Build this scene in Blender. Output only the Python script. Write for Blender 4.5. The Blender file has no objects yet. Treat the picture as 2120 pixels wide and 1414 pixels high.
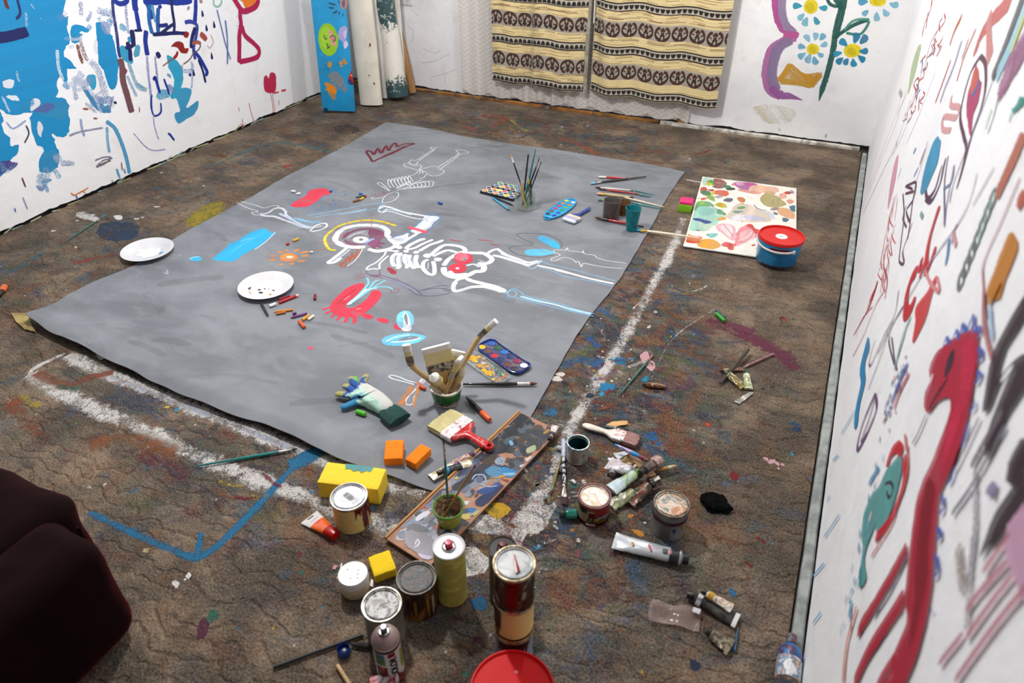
import bpy, bmesh, math, random
import numpy as np
from mathutils import Vector, Matrix, noise as mnoise
from mathutils.geometry import tessellate_polygon
SC = bpy.context.scene
COL = SC.collection
random.seed(7)
PI = math.pi
# ---------------------------------------------------------------- camera
FPX, YAW, PITCH, ROLL = 1451.947, .429791296, -.625527356, .00109295
CAMP = Vector((0, 0, 1.5))
_f = Vector((-math.sin(YAW)*math.cos(PITCH), math.cos(YAW)*math.cos(PITCH), math.sin(PITCH)))
_r = Vector((math.cos(YAW), math.sin(YAW), 0)); _u = _r.cross(_f)
CR = _r*math.cos(ROLL) + _u*math.sin(ROLL); CU = CR.cross(_f); CF = _f
cd = bpy.data.cameras.new('camera'); cam = bpy.data.objects.new('camera', cd); COL.objects.link(cam)
m = Matrix.Identity(4)
for i in range(3):
    m[i][0] = CR[i]; m[i][1] = CU[i]; m[i][2] = -CF[i]; m[i][3] = CAMP[i]
cam.matrix_world = m
cd.sensor_width = 36; cd.lens = FPX/2120*36; cd.clip_start = .05
cd.dof.use_dof = True; cd.dof.focus_distance = 3.0; cd.dof.aperture_fstop = 4.0
SC.camera = cam
# ---------------------------------------------------------------- light and exposure
SC.view_settings.view_transform = 'Standard'; SC.view_settings.look = 'None'
SC.view_settings.gamma = 1; SC.view_settings.use_curve_mapping = False
SC.view_settings.exposure = 0.0
wd = bpy.data.worlds.new('world'); SC.world = wd; wd.use_nodes = True
wd.node_tree.nodes['Background'].inputs[0].default_value = (.75, .8, 1, 1)
wd.node_tree.nodes['Background'].inputs[1].default_value = .25
def lamp(name, loc, power, radius, col):
    l = bpy.data.lights.new(name, 'POINT'); l.energy = power; l.shadow_soft_size = radius; l.color = col
    o = bpy.data.objects.new(name, l); COL.objects.link(o); o.location = loc; return o
lamp('ceiling_bulb', (-1.6, 1.85, 2.25), 178, .07, (1, .98, .96))
lamp('wall_bulb', (-.85, 3.75, 2.35), 72, .06, (1, .97, .925))
# ---------------------------------------------------------------- pixel rays
def ray(x, y): return CR*((x-1060)/FPX) - CU*((y-707)/FPX) + CF
def F(x, y, z=0.0):
    d = ray(x, y); return CAMP + d*((z-CAMP.z)/d.z)
def onplane(x, y, p, n):
    d = ray(x, y); return CAMP + d*((p-CAMP).dot(n)/d.dot(n))
def deep(x, y, P):            # point of the ray at the depth of the world point P
    return CAMP + ray(x, y)*((Vector(P)-CAMP).dot(CF))
FWH = Vector((CF.x, CF.y, 0)).normalized()
def upr(x, y, P): return onplane(x, y, Vector(P), FWH)      # on the upright plane through P that faces the camera
def depth(P): return (Vector(P)-CAMP).dot(CF)
# ---------------------------------------------------------------- colours, materials
def lin(h):
    h = h.lstrip('#'); v = [int(h[i:i+2], 16)/255 for i in (0, 2, 4)]
    return tuple(((x+.055)/1.055)**2.4 if x > .04045 else x/12.92 for x in v)
def L4(h): return lin(h)+(1,)
MATS = {}
class NT:
    def __init__(s, name):
        s.m = bpy.data.materials.new(name); s.m.use_nodes = True; s.t = s.m.node_tree
        s.b = s.t.nodes['Principled BSDF']; s.out = s.t.nodes['Material Output']
    def n(s, ty, **k):
        q = s.t.nodes.new(ty)
        for a, v in k.items(): setattr(q, a, v)
        return q
    def l(s, a, b): s.t.links.new(a, b)
    def val(s, sock, v):
        if hasattr(v, 'links') or hasattr(v, 'is_linked'): s.l(v, sock)
        else: sock.default_value = v
    def math(s, op, a, b=0.0, c=None, clamp=False):
        q = s.n('ShaderNodeMath', operation=op, use_clamp=clamp)
        s.val(q.inputs[0], a); s.val(q.inputs[1], b)
        if c is not None: s.val(q.inputs[2], c)
        return q.outputs[0]
    def noise(s, scale, detail=4, vec=None, rough=.55, dist=0, out=0):
        q = s.n('ShaderNodeTexNoise'); q.inputs['Scale'].default_value = scale; q.inputs['Detail'].default_value = detail
        q.inputs['Roughness'].default_value = rough; q.inputs['Distortion'].default_value = dist
        if vec is not None: s.l(vec, q.inputs['Vector'])
        return q.outputs[out]
    def co(s, kind='Object'): return s.n('ShaderNodeTexCoord').outputs[kind]
    def scaled(s, v, sx, sy, sz, off=(0, 0, 0)):
        q = s.n('ShaderNodeMapping'); q.inputs['Scale'].default_value = (sx, sy, sz); q.inputs['Location'].default_value = off
        s.l(v, q.inputs['Vector']); return q.outputs[0]
    def mix(s, f, a, b, mode='MIX'):
        q = s.n('ShaderNodeMix', data_type='RGBA', blend_type=mode)
        s.val(q.inputs[0], f)
        for i, v in ((6, a), (7, b)):
            if isinstance(v, (tuple, list)): q.inputs[i].default_value = tuple(v)[:3]+(1,)
            else: s.l(v, q.inputs[i])
        return q.outputs[2]
    def ramp(s, f, stops, mode='LINEAR'):
        q = s.n('ShaderNodeValToRGB'); e = q.color_ramp; e.interpolation = mode
        while len(e.elements) < len(stops): e.elements.new(.5)
        for el, (p, c) in zip(e.elements, stops): el.position = p; el.color = tuple(c)[:3]+(1,)
        s.l(f, q.inputs[0]); return q.outputs[0]
    def step(s, f, a, b):
        q = s.n('ShaderNodeMapRange', clamp=True); s.l(f, q.inputs[0])
        s.val(q.inputs[1], a); s.val(q.inputs[2], b); return q.outputs[0]
    def bump(s, h, strength=.3, dist=.002, nrm=None):
        q = s.n('ShaderNodeBump'); q.inputs['Strength'].default_value = strength; q.inputs['Distance'].default_value = dist
        s.l(h, q.inputs['Height'])
        if nrm is not None: s.l(nrm, q.inputs['Normal'])
        return q.outputs[0]
def pm(name, base, alt=None, amt=.5, scale=40, rough=.5, metal=0, bump=0, bscale=None, spec=.5, trans=0, coat=0, sheen=0, stretch=None, sharp=.12):
    """procedural material: base colour broken up by a second colour through noise"""
    if name in MATS: return MATS[name]
    t = NT(name); vec = t.co()
    if stretch: vec = t.scaled(vec, *stretch)
    f = t.noise(scale, 5, vec)
    b = lin(base); a = lin(alt) if alt else tuple(min(1, x*.86) for x in b)
    t.l(t.mix(t.step(f, 1-amt-sharp, 1-amt+sharp), b+(1,), a+(1,)), t.b.inputs['Base Color'])
    t.b.inputs['Metallic'].default_value = metal; t.b.inputs['Specular IOR Level'].default_value = spec
    t.b.inputs['Coat Weight'].default_value = coat; t.b.inputs['Sheen Weight'].default_value = sheen
    t.b.inputs['Transmission Weight'].default_value = trans
    t.l(t.math('ADD', t.math('MULTIPLY', f, .2), rough-.1), t.b.inputs['Roughness'])
    if bump: t.l(t.bump(t.noise(bscale or scale*3, 4, vec), bump, .002), t.b.inputs['Normal'])
    MATS[name] = t.m; return t.m
def blotch(name, cols, scale=30, rough=.45, metal=0, mode='CONSTANT', bump=.4, dist=1.0, stretch=None):
    """patches of several paint colours"""
    if name in MATS: return MATS[name]
    t = NT(name); vec = t.co()
    if stretch: vec = t.scaled(vec, *stretch)
    f = t.noise(scale, 3, vec, dist=dist); n = len(cols)
    f2 = t.step(f, .28, .72)
    t.l(t.ramp(f2, [(i/n if mode == 'CONSTANT' else i/max(1, n-1), lin(c)) for i, c in enumerate(cols)], mode), t.b.inputs['Base Color'])
    t.b.inputs['Roughness'].default_value = rough; t.b.inputs['Metallic'].default_value = metal
    if bump: t.l(t.bump(f, bump, .003), t.b.inputs['Normal'])
    MATS[name] = t.m; return t.m
def clear(name, tint, opac=.25, rough=.08, alt=None, scale=25, body=.5):
    """thin clear wall: see-through, glossy, with some milky or painted body"""
    if name in MATS: return MATS[name]
    t = NT(name); vec = t.co()
    tr = t.n('ShaderNodeBsdfTransparent'); tr.inputs[0].default_value = tuple(.5+.5*x for x in lin(tint))+(1,)
    f = t.noise(scale, 4, vec)
    t.l(t.mix(f, L4(tint), L4(alt or tint)), t.b.inputs['Base Color'])
    t.b.inputs['Roughness'].default_value = rough
    lw = t.n('ShaderNodeLayerWeight'); fres = t.math('ADD', t.math('MULTIPLY', t.math('POWER', lw.outputs['Facing'], 4), .55), .03)
    k = t.math('ADD', t.math('MULTIPLY', t.step(f, .5-body*.5, .5+body*.5), opac*1.2), fres, clamp=True)
    mx = t.n('ShaderNodeMixShader'); t.l(k, mx.inputs[0]); t.l(tr.outputs[0], mx.inputs[1]); t.l(t.b.outputs[0], mx.inputs[2])
    t.l(mx.outputs[0], t.out.inputs[0]); MATS[name] = t.m; return t.m
def paint_mat(name, rough=.45, grain=260, pile=False, streak=0):
    """paint laid on a surface: colour, dryness and strength come from the stroke"""
    t = NT(name); vec = t.co()
    ca = t.n('ShaderNodeAttribute', attribute_name='col'); pa = t.n('ShaderNodeAttribute', attribute_name='par')
    sp = t.n('ShaderNodeSeparateColor'); t.l(pa.outputs['Color'], sp.inputs[0])
    uv = t.n('ShaderNodeUVMap', uv_map='uv'); su = t.n('ShaderNodeSeparateXYZ'); t.l(uv.outputs[0], su.inputs[0])
    n1 = t.noise(1, 3, t.scaled(uv.outputs[0], 9, 14, 1)); n2 = t.noise(grain, 2, vec, rough=.6)
    if pile: n = t.math('ADD', t.math('ADD', t.math('MULTIPLY', t.noise(7, 3, vec), .30), t.math('MULTIPLY', n2, .28)), t.math('MULTIPLY', t.noise(48, 5, vec, rough=.75, dist=.8), .42))
    else: n = t.math('ADD', t.math('MULTIPLY', n1, .45), t.math('MULTIPLY', n2, .55))
    n = t.math('ADD', t.math('MULTIPLY', n, 3.0), -1.0)
    edge = t.math('MAXIMUM', t.math('SUBTRACT', t.math('ABSOLUTE', su.outputs[1]), .35 if pile else .72), 0)
    T = t.math('ADD', t.math('ADD', t.math('MULTIPLY', sp.outputs[0], 1.15), -.4), t.math('MULTIPLY', edge, .5 if pile else 2.8))
    mk = t.math('MULTIPLY', t.step(t.math('SUBTRACT', n, T), 0, .3 if pile else .16), sp.outputs[1])
    if streak: mk = t.math('MULTIPLY', mk, t.math('ADD', 1-streak, t.math('MULTIPLY', t.step(t.noise(1, 4, t.scaled(uv.outputs[0], 10, 7, 1), rough=.6), .35, .62), streak)))
    c = t.mix(t.math('MULTIPLY', t.step(n1, .35, .7), .3), ca.outputs['Color'], t.mix(1.0, ca.outputs['Color'], (.62, .62, .66, 1), 'MULTIPLY'))
    if pile:
        c = t.mix(t.step(n2, .38, .62), t.mix(1.0, c, (.55, .53, .5, 1), 'MULTIPLY'), c)
        t.l(t.bump(t.noise(420, 2, vec), .5, .004), t.b.inputs['Normal'])
    t.l(c, t.b.inputs['Base Color']); t.b.inputs['Roughness'].default_value = rough
    tr = t.n('ShaderNodeBsdfTransparent'); mx = t.n('ShaderNodeMixShader')
    t.l(mk, mx.inputs[0]); t.l(tr.outputs[0], mx.inputs[1]); t.l(t.b.outputs[0], mx.inputs[2]); t.l(mx.outputs[0], t.out.inputs[0])
    return t.m
# ---------------------------------------------------------------- objects
def obj(name, bm, mats, parent=None, smooth=True, loc=None):
    me = bpy.data.meshes.new(name)
    if isinstance(bm, bmesh.types.BMesh): bm.to_mesh(me); bm.free()
    else: me = bm; me.name = name
    for q in (mats if isinstance(mats, (list, tuple)) else [mats]): me.materials.append(q)
    if smooth and len(me.polygons):
        me.polygons.foreach_set('use_smooth', [True]*len(me.polygons))
        try: me.set_sharp_from_angle(angle=math.radians(38))
        except Exception: pass
    o = bpy.data.objects.new(name, me); COL.objects.link(o)
    if parent is not None: o.parent = parent
    if loc is not None: o.location = loc
    return o
def tag(o, label=None, cat=None, group=None, kind=None):
    if label: o['label'] = label
    if cat: o['category'] = cat
    if group: o['group'] = group
    if kind: o['kind'] = kind
    return o
def thing(name, label, cat, loc, rz=0, group=None, mat=None):
    o = bpy.data.objects.new(name, None); COL.objects.link(o); o.empty_display_size = .02
    if mat is not None: o.matrix_world = mat
    else: o.location = loc; o.rotation_euler = (0, 0, rz)
    return tag(o, label, cat, group)
def part(name, bm, mats, parent, label=None, smooth=True):
    o = obj(name, bm, mats, parent, smooth)
    if label: o['label'] = label
    return o
def frame(A, B, up=(0, 0, 1)):     # matrix at A with +X towards B
    A = Vector(A); x = (Vector(B)-A).normalized(); y = Vector(up).cross(x)
    if y.length < 1e-4: y = Vector((0, 1, 0))
    y.normalize(); z = x.cross(y)
    M = Matrix.Identity(4)
    for i in range(3): M[i][0] = x[i]; M[i][1] = y[i]; M[i][2] = z[i]; M[i][3] = A[i]
    return M
# ---------------------------------------------------------------- mesh makers
def box(bm, sx, sy, sz, c=(0, 0, 0), bev=0, seg=2, mi=0, M=None):
    r = bmesh.ops.create_cube(bm, size=1); vs = r['verts']
    bmesh.ops.scale(bm, vec=(sx, sy, sz), verts=vs); bmesh.ops.translate(bm, vec=c, verts=vs)
    fs = list({f for v in vs for f in v.link_faces})
    if bev:
        q = bmesh.ops.bevel(bm, geom=list({e for v in vs for e in v.link_edges}), offset=bev, segments=seg, affect='EDGES', profile=.5)
        vs = [v for v in q['verts']]; fs = q['faces']
        vs = list({v for f in fs for v in f.verts})
    for f in fs: f.material_index = mi
    if M is not None: bmesh.ops.transform(bm, matrix=M, verts=list({v for v in vs}))
    return vs
def nbox(sx, sy, sz, c=(0, 0, 0), bev=0, seg=2):
    bm = bmesh.new(); box(bm, sx, sy, sz, c, bev, seg); return bm
def lathe(prof, n=40, axis='Z', bm=None, mi=0, sy=1.0, caps=True):
    """prof: (r, h) pairs"""
    bm = bm or bmesh.new(); rings = []
    for r, h in prof:
        ring = []
        for k in range(n):
            a = 2*PI*k/n; x, y = r*math.cos(a), r*math.sin(a)*sy
            ring.append(bm.verts.new((x, y, h) if axis == 'Z' else (h, x, y)))
        rings.append(ring)
    for a, b in zip(rings, rings[1:]):
        for k in range(n):
            f = bm.faces.new((a[k], a[(k+1) % n], b[(k+1) % n], b[k])); f.material_index = mi
    if caps:
        for ring in (rings[0], rings[-1]):
            if (ring[0].co-ring[n//2].co).length > 1e-5:
                f = bm.faces.new(ring); f.material_index = mi
    bmesh.ops.remove_doubles(bm, verts=[v for q in rings for v in q], dist=1e-6)
    bmesh.ops.recalc_face_normals(bm, faces=bm.faces[:])
    return bm
def tube(pts, rad, n=10, bm=None, flat=1.0, mi=0):
    """round rod along points; rad a number or one radius per point; flat squeezes it in z"""
    bm = bm or bmesh.new(); pts = [Vector(p) for p in pts]; rings = []
    up = Vector((0, 0, 1))
    for i, p in enumerate(pts):
        t = (pts[min(i+1, len(pts)-1)]-pts[max(i-1, 0)]).normalized()
        s = up.cross(t)
        if s.length < .05: s = Vector((1, 0, 0)).cross(t)
        s.normalize(); w = t.cross(s); r = rad[i] if isinstance(rad, (list, tuple)) else rad
        rings.append([bm.verts.new(p + s*(r*math.cos(2*PI*k/n)) + w*(r*flat*math.sin(2*PI*k/n))) for k in range(n)])
    fs = []
    for a, b in zip(rings, rings[1:]):
        for k in range(n): fs.append(bm.faces.new((a[k], a[(k+1) % n], b[(k+1) % n], b[k])))
    fs.append(bm.faces.new(rings[0])); fs.append(bm.faces.new(rings[-1]))
    for f in fs: f.material_index = mi
    bmesh.ops.recalc_face_normals(bm, faces=fs)
    return bm
def prism(poly, h, bm=None, bev=0, z0=0):
    bm = bm or bmesh.new()
    vs = [bm.verts.new((x, y, z0)) for x, y in poly]; f = bm.faces.new(vs)
    q = bmesh.ops.extrude_face_region(bm, geom=[f]); up = [v for v in q['geom'] if isinstance(v, bmesh.types.BMVert)]
    bmesh.ops.translate(bm, vec=(0, 0, h), verts=up)
    bmesh.ops.recalc_face_normals(bm, faces=bm.faces[:])
    if bev:
        es = [e for e in bm.edges if len(e.link_faces) == 2 and abs(e.verts[0].co.z-e.verts[1].co.z) < 1e-6]
        bmesh.ops.bevel(bm, geom=es, offset=bev, segments=2, affect='EDGES', profile=.5)
    return bm
def cat(pts, step=.006, closed=False):
    """smooth curve through 3-D points"""
    P = [Vector(p) for p in pts]; n = len(P)
    if n < 3 and not closed:
        k = max(1, int((P[1]-P[0]).length/step)); return [P[0].lerp(P[1], i/k) for i in range(k+1)]
    out = []
    for i in range(n if closed else n-1):
        if closed: a, b, c, d = P[i-1], P[i], P[(i+1) % n], P[(i+2) % n]
        else: a, b, c, d = P[max(i-1, 0)], P[i], P[i+1], P[min(i+2, n-1)]
        k = max(1, int((c-b).length/step))
        for j in range(k):
            t = j/k; out.append(.5*((2*b)+(c-a)*t+(2*a-5*b+4*c-d)*t*t+(3*b-a-3*c+d)*t**3))
    if not closed: out.append(P[-1])
    return out
def shake(bm, amp, scale, seed=0, axes=(1, 1, 1)):
    for v in bm.verts:
        q = mnoise.noise_vector(v.co*scale+Vector((seed, seed*1.7, -seed)))
        v.co += Vector((q.x*axes[0], q.y*axes[1], q.z*axes[2]))*amp
def gridmesh(name, P, col=None, uv=None, par=None, close_u=False):
    """mesh from an (n, m, 3) array, with an optional colour per vertex"""
    n, mm = P.shape[:2]; me = bpy.data.meshes.new(name)
    idx = np.arange(n*mm).reshape(n, mm)
    q = np.stack([idx[:-1, :-1], idx[1:, :-1], idx[1:, 1:], idx[:-1, 1:]], -1).reshape(-1, 4)
    me.vertices.add(n*mm); me.vertices.foreach_set('co', P.reshape(-1).astype(np.float32))
    me.loops.add(q.size); me.loops.foreach_set('vertex_index', q.reshape(-1).astype(np.int32))
    me.polygons.add(len(q)); me.polygons.foreach_set('loop_start', np.arange(0, q.size, 4, dtype=np.int32))
    me.update(calc_edges=True)
    if col is not None:
        a = me.color_attributes.new('col', 'FLOAT_COLOR', 'POINT')
        c = np.concatenate([col.reshape(-1, 3), np.ones((n*mm, 1))], 1); a.data.foreach_set('color', c.reshape(-1).astype(np.float32))
    me.validate(); return me
def attr_mat(name, rough=.8, bump=0, bscale=400, sheen=0, trans=0, metal=0, coat=0):
    """colour read from the woven or painted pattern held by the mesh"""
    if name in MATS: return MATS[name]
    t = NT(name); a = t.n('ShaderNodeAttribute', attribute_name='col'); vec = t.co()
    f = t.noise(bscale, 3, vec)
    t.l(t.mix(t.math('MULTIPLY', f, .3), a.outputs['Color'], t.mix(1.0, a.outputs['Color'], (.6, .6, .6, 1), 'MULTIPLY')), t.b.inputs['Base Color'])
    t.b.inputs['Roughness'].default_value = rough; t.b.inputs['Sheen Weight'].default_value = sheen
    t.b.inputs['Metallic'].default_value = metal; t.b.inputs['Coat Weight'].default_value = coat
    if bump: t.l(t.bump(f, bump, .002), t.b.inputs['Normal'])
    MATS[name] = t.m; return t.m
# ---------------------------------------------------------------- painted strokes
FR = {'K1': (400, 250, .3183), 'K2': (900, 280, .3112), 'K3': (600, 0, .33238), 'LW': (0, 0, .33238), 'L2': (0, 0, .15566), 'L3': (220, 0, .11321),
      'BW': (1200, 0, .33238), 'R1': (1600, 0, .49524), 'R2': (1600, 600, .57586), 'PB': (1390, 350, .14851), 'DB': (780, 840, .24038), 'P': (0, 0, 1),
      'Z1': (640, 640, .28287)}
class Paint:
    """collects strokes lying on one surface; written into that surface's own mesh"""
    def __init__(s, proj, nrm, base=.0005, inc=.000012, zfun=None, cell=0, clip=None):
        s.proj = proj; s.n = Vector(nrm); s.off = base; s.inc = inc; s.zf = zfun; s.cell = cell; s.clip = clip
        s.V = []; s.Fc = []; s.C = []; s.Pr = []; s.UV = []; s.rs = random.Random(3)
    def pts(s, fr, t):
        ox, oy, k = FR[fr]; out = []
        for w in t.split():
            x, y = w.split(','); out.append(Vector(s.proj(ox+float(x)*k, oy+float(y)*k)))
        return out
    def _v(s, p, col, dry, a, uv):
        if s.clip: p = s.clip(Vector(p))
        if s.zf: p = Vector((p.x, p.y, s.zf(p.x, p.y)))
        s.V.append(p+s.n*s.off); s.C.append(col); s.Pr.append((dry, a, 0)); s.UV.append(uv)
        return len(s.V)-1
    def line(s, fr, col, w, t, dry=.15, a=1.0, closed=False, taper=0, step=.008, raw=None, wob=.12):
        P = raw or s.pts(fr, t); c = lin(col); s.off += s.inc; w *= .0005
        P = cat(P, step, closed); sd = s.rs.random()*90
        if closed: P.append(P[0].copy())
        if len(P) < 2: return
        u = s.rs.random()*50; prev = None; L = len(P)
        for i, p in enumerate(P):
            d = (P[min(i+1, L-1)]-P[max(i-1, 0)])
            if d.length < 1e-7: continue
            side = s.n.cross(d.normalized())
            if i: u += (p-P[i-1]).length
            k = 1+wob*mnoise.noise(Vector((u*40, sd, 0)))
            if taper: k *= max(.12, min(1, (L-1-i)/(L*taper)) if taper > 0 else min(1, i/(L*-taper)))
            if not closed: k *= .6 if i in (0, L-1) else 1
            b = (s._v(p+side*(w*k), c, dry, a, (u, 1)), s._v(p-side*(w*k), c, dry, a, (u, -1)))
            if prev: s.Fc.append((prev[0], prev[1], b[1], b[0]))
            prev = b
    def fill(s, fr, col, t, dry=.05, a=1.0, jit=.004, smooth=True, raw=None, step=.012):
        P = raw or s.pts(fr, t); c = lin(col); s.off += s.inc; step = min(step, max(.0008, sum((P[i]-P[i-1]).length for i in range(len(P)))/30))
        P = cat(P, step, True) if smooth else [p for i in range(len(P)) for p in cat([P[i], P[(i+1) % len(P)]], step)[:-1]]
        sd = s.rs.random()*90
        P = [p+(lambda q: q-s.n*q.dot(s.n))(mnoise.noise_vector(p*28+Vector((sd, 0, 0)))+.6*mnoise.noise_vector(p*95+Vector((0, sd, 0))))*jit for p in P]
        bm = bmesh.new(); vs = [bm.verts.new(p) for p in P]
        for tri in tessellate_polygon([P]):
            try: bm.faces.new([vs[i] for i in tri])
            except ValueError: pass
        if s.cell:
            xs = [v.co.x for v in vs]; ys = [v.co.y for v in vs]
            for ax, lo, hi in ((0, min(xs), max(xs)), (1, min(ys), max(ys))):
                k = math.ceil(lo/s.cell)*s.cell
                while k < hi:
                    co = Vector((0, 0, 0)); co[ax] = k; no = Vector((0, 0, 0)); no[ax] = 1
                    bmesh.ops.bisect_plane(bm, geom=bm.verts[:]+bm.edges[:]+bm.faces[:], plane_co=co, plane_no=no); k += s.cell
        bm.verts.index_update(); mp = [s._v(v.co.copy(), c, dry, a, (v.co.x+v.co.z, 0)) for v in bm.verts]
        # texture runs along the surface
        for f in bm.faces: s.Fc.append(tuple(mp[v.index] for v in f.verts))
        bm.free()
    def dab(s, x, y, r, col, dry=.1, a=1.0, asp=1.0, rot=0, n=10, jit=.3):
        """small blot at pixel (x, y), radius r in mm"""
        p = Vector(s.proj(x, y)); e1 = Vector((0, 0, 1)).cross(s.n)
        e1 = Vector((1, 0, 0)) if e1.length < .1 else e1.normalized(); e2 = s.n.cross(e1)
        Q = []
        for k in range(n):
            t = 2*PI*k/n; q = r*.001*(1+s.rs.uniform(-jit, jit)); x_, y_ = q*math.cos(t)*asp, q*math.sin(t)
            Q.append(p+e1*(x_*math.cos(rot)-y_*math.sin(rot))+e2*(x_*math.sin(rot)+y_*math.cos(rot)))
        s.fill(None, col, None, dry, a, 0, True, Q, .004)
    def into(s, me):
        """a new mesh: me plus the strokes (material slot 1)"""
        nv, npoly = len(me.vertices), len(me.polygons)
        co = np.zeros(nv*3, np.float32); me.vertices.foreach_get('co', co)
        fc = [tuple(p.vertices) for p in me.polygons]
        base = np.zeros((nv, 4)); base[:, 3] = 1
        if 'col' in me.color_attributes: q = np.zeros(nv*4, np.float32); me.color_attributes['col'].data.foreach_get('color', q); base = q.reshape(-1, 4)
        fl = []
        for f in s.Fc:
            a, b, c = (s.V[f[i]] for i in range(3)); fl.append(f if (b-a).cross(c-a).dot(s.n) > 0 else f[::-1])
        out = bpy.data.meshes.new(me.name)
        out.from_pydata(co.reshape(-1, 3).tolist()+[tuple(v) for v in s.V], [], fc+[tuple(i+nv for i in f) for f in fl])
        k = len(s.V)
        a = out.color_attributes.new('col', 'FLOAT_COLOR', 'POINT')
        a.data.foreach_set('color', np.concatenate([base, np.array([(c[0], c[1], c[2], 1) for c in s.C])]).astype(np.float32).reshape(-1))
        a = out.color_attributes.new('par', 'FLOAT_COLOR', 'POINT')
        a.data.foreach_set('color', np.concatenate([np.zeros((nv, 4)), np.array([(c[0], c[1], c[2], 1) for c in s.Pr])]).astype(np.float32).reshape(-1))
        u = out.uv_layers.new(name='uv'); li = np.zeros(len(out.loops), dtype=np.int32); out.loops.foreach_get('vertex_index', li)
        u.data.foreach_set('uv', np.concatenate([np.zeros((nv, 2)), np.array(s.UV)]).astype(np.float32)[li].reshape(-1))
        mi = np.zeros(len(out.polygons), np.int32); mi[npoly:] = 1; out.polygons.foreach_set('material_index', mi)
        bpy.data.meshes.remove(me); return out
# ================================================================ the room
XL, XR = -3.3615, .2355
BA, BB = Vector((-3.3615, 4.443, 0)), Vector((.2355, 4.5255, 0))
BX = (BB-BA).normalized(); BN = Vector((BX.y, -BX.x, 0))        # along the back wall, and into the room
LN, RN = Vector((1, 0, 0)), Vector((-1, 0, 0))
def onleft(x, y, off=0): return onplane(x, y, Vector((XL+off, 0, 0)), LN)
def onback(x, y, off=0): return onplane(x, y, BA+BN*off, BN)
def onright(x, y, off=0): return onplane(x, y, Vector((XR-off, 0, 0)), RN)
YF = -1.7
CZ = 2.55
def wallmat(name, col, alt):
    t = NT(name); vec = t.co()
    c = t.mix(t.step(t.noise(2.2, 4, vec), .45, .7), L4(col), L4(alt))
    c = t.mix(t.math('MULTIPLY', t.step(t.noise(9, 5, vec), .6, .72), .25), c, L4('#cfc9c0'))
    t.l(c, t.b.inputs['Base Color']); t.b.inputs['Roughness'].default_value = .55
    h = t.math('ADD', t.noise(14, 3, vec), t.math('MULTIPLY', t.noise(220, 3, vec), .12))
    t.l(t.bump(h, .35, .012), t.b.inputs['Normal']); return t.m
wall_white = wallmat('wall_paint', '#ecedf0', '#e2e3e8')
wall_back_m = wallmat('wall_paint_back', '#f2f2f2', '#e4e4e8')
def wall(P0, P1, nrm, seed, z0=.012, dz=.012):
    """front face with a ragged foot, and depth behind it"""
    P0, P1, n = Vector(P0), Vector(P1), Vector(nrm); L = (P1-P0).length; k = int(L/.02)
    V = []; Fc = []
    for i in range(k+1):
        p = P0.lerp(P1, i/k); h = max(.001, z0+dz*(mnoise.noise(Vector((i*.13, seed, 0)))+.5*mnoise.noise(Vector((i*.6, seed, 3)))))
        V += [p+Vector((0, 0, h)), p+Vector((0, 0, CZ)), p-n*.09+Vector((0, 0, h)), p-n*.09+Vector((0, 0, CZ))]
    for i in range(k):
        a, b = i*4, i*4+4
        Fc += [(a, b, b+1, a+1), (a+2, a, b, b+2), (a+2, a+3, b+3, b+2), (a+1, b+1, b+3, a+3)]
    me = bpy.data.meshes.new('wall'); me.from_pydata([tuple(v) for v in V], [], Fc); return me
# floor slab below the carpet
obj('floor', nbox(XR-XL+.2, 4.6-YF+.2, .06, ((XL+XR)/2, (4.6+YF)/2, -.042)), pm('floor_board', '#4a3d33', '#2e2722', .5, 12, .8), smooth=False)['kind'] = 'structure'
o = obj('ceiling', nbox(XR-XL+.2, 4.6-YF+.2, .06, ((XL+XR)/2, (4.6+YF)/2, CZ+.03)), pm('ceiling_paint', '#5e5c5a', '#565452', .5, 3, .8), smooth=False); o['kind'] = 'structure'
o = obj('wall_front', nbox(XR-XL+.2, .08, CZ, ((XL+XR)/2, YF-.04, CZ/2)), pm('front_wall_paint', '#3c3833', '#322e2a', .5, 3, .8), smooth=False); o['kind'] = 'structure'
# ---------------------------------------------------------------- left wall and its painting
LP = Paint(onleft, LN)
B1, B2, NV, IN = '#0b8cc6', '#2f9cc4', '#0c2f96', '#101a5c'
LP.fill('LW', B1, '-60,-40 384,-40 384,84 436,108 421,155 436,262 398,337 482,426 421,431 421,506 372,487 352,516 362,565 350,600 415,640 436,800 392,860 330,832 372,990 330,1062 255,1072 250,985 272,930 216,882 186,735 200,702 100,716 20,690 -60,560', jit=.012)
LP.fill('LW', B1, '-40,700 15,700 25,790 40,830 70,860 60,905 120,900 105,960 60,1000 40,1060 -40,1100', jit=.012, dry=.1)
LP.fill('LW', B1, '596,142 650,150 660,200 700,220 722,330 742,400 730,470 735,510 690,560 665,500 640,440 612,380 605,250', jit=.008)
LP.fill('LW', B1, '445,165 500,160 560,190 545,200 500,200 495,262 445,262', jit=.006, dry=.3)
LP.fill('LW', B2, '545,470 590,470 600,530 580,560 550,520', jit=.006)
LP.fill('LW', '#2b9fc8', '1040,350 1080,360 1140,440 1130,540 1095,610 1060,600 1085,500 1050,420', jit=.006, dry=.15)
LP.fill('LW', '#3a97c4', '1090,600 1130,550 1190,560 1180,620 1160,670 1235,630 1225,690 1170,740 1110,770 1088,710 1120,690 1110,640', jit=.006, dry=.25)
LP.fill('LW', '#4aa3ca', '985,570 1050,560 1050,610 985,620', jit=.008, dry=.6)
LP.fill('LW', B2, '745,285 800,300 830,390 780,385 750,340', jit=.006, dry=.1)
LP.fill('LW', '#4c9fbd', '850,280 872,290 870,340 840,355 835,330', jit=.004, dry=.1)
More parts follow.
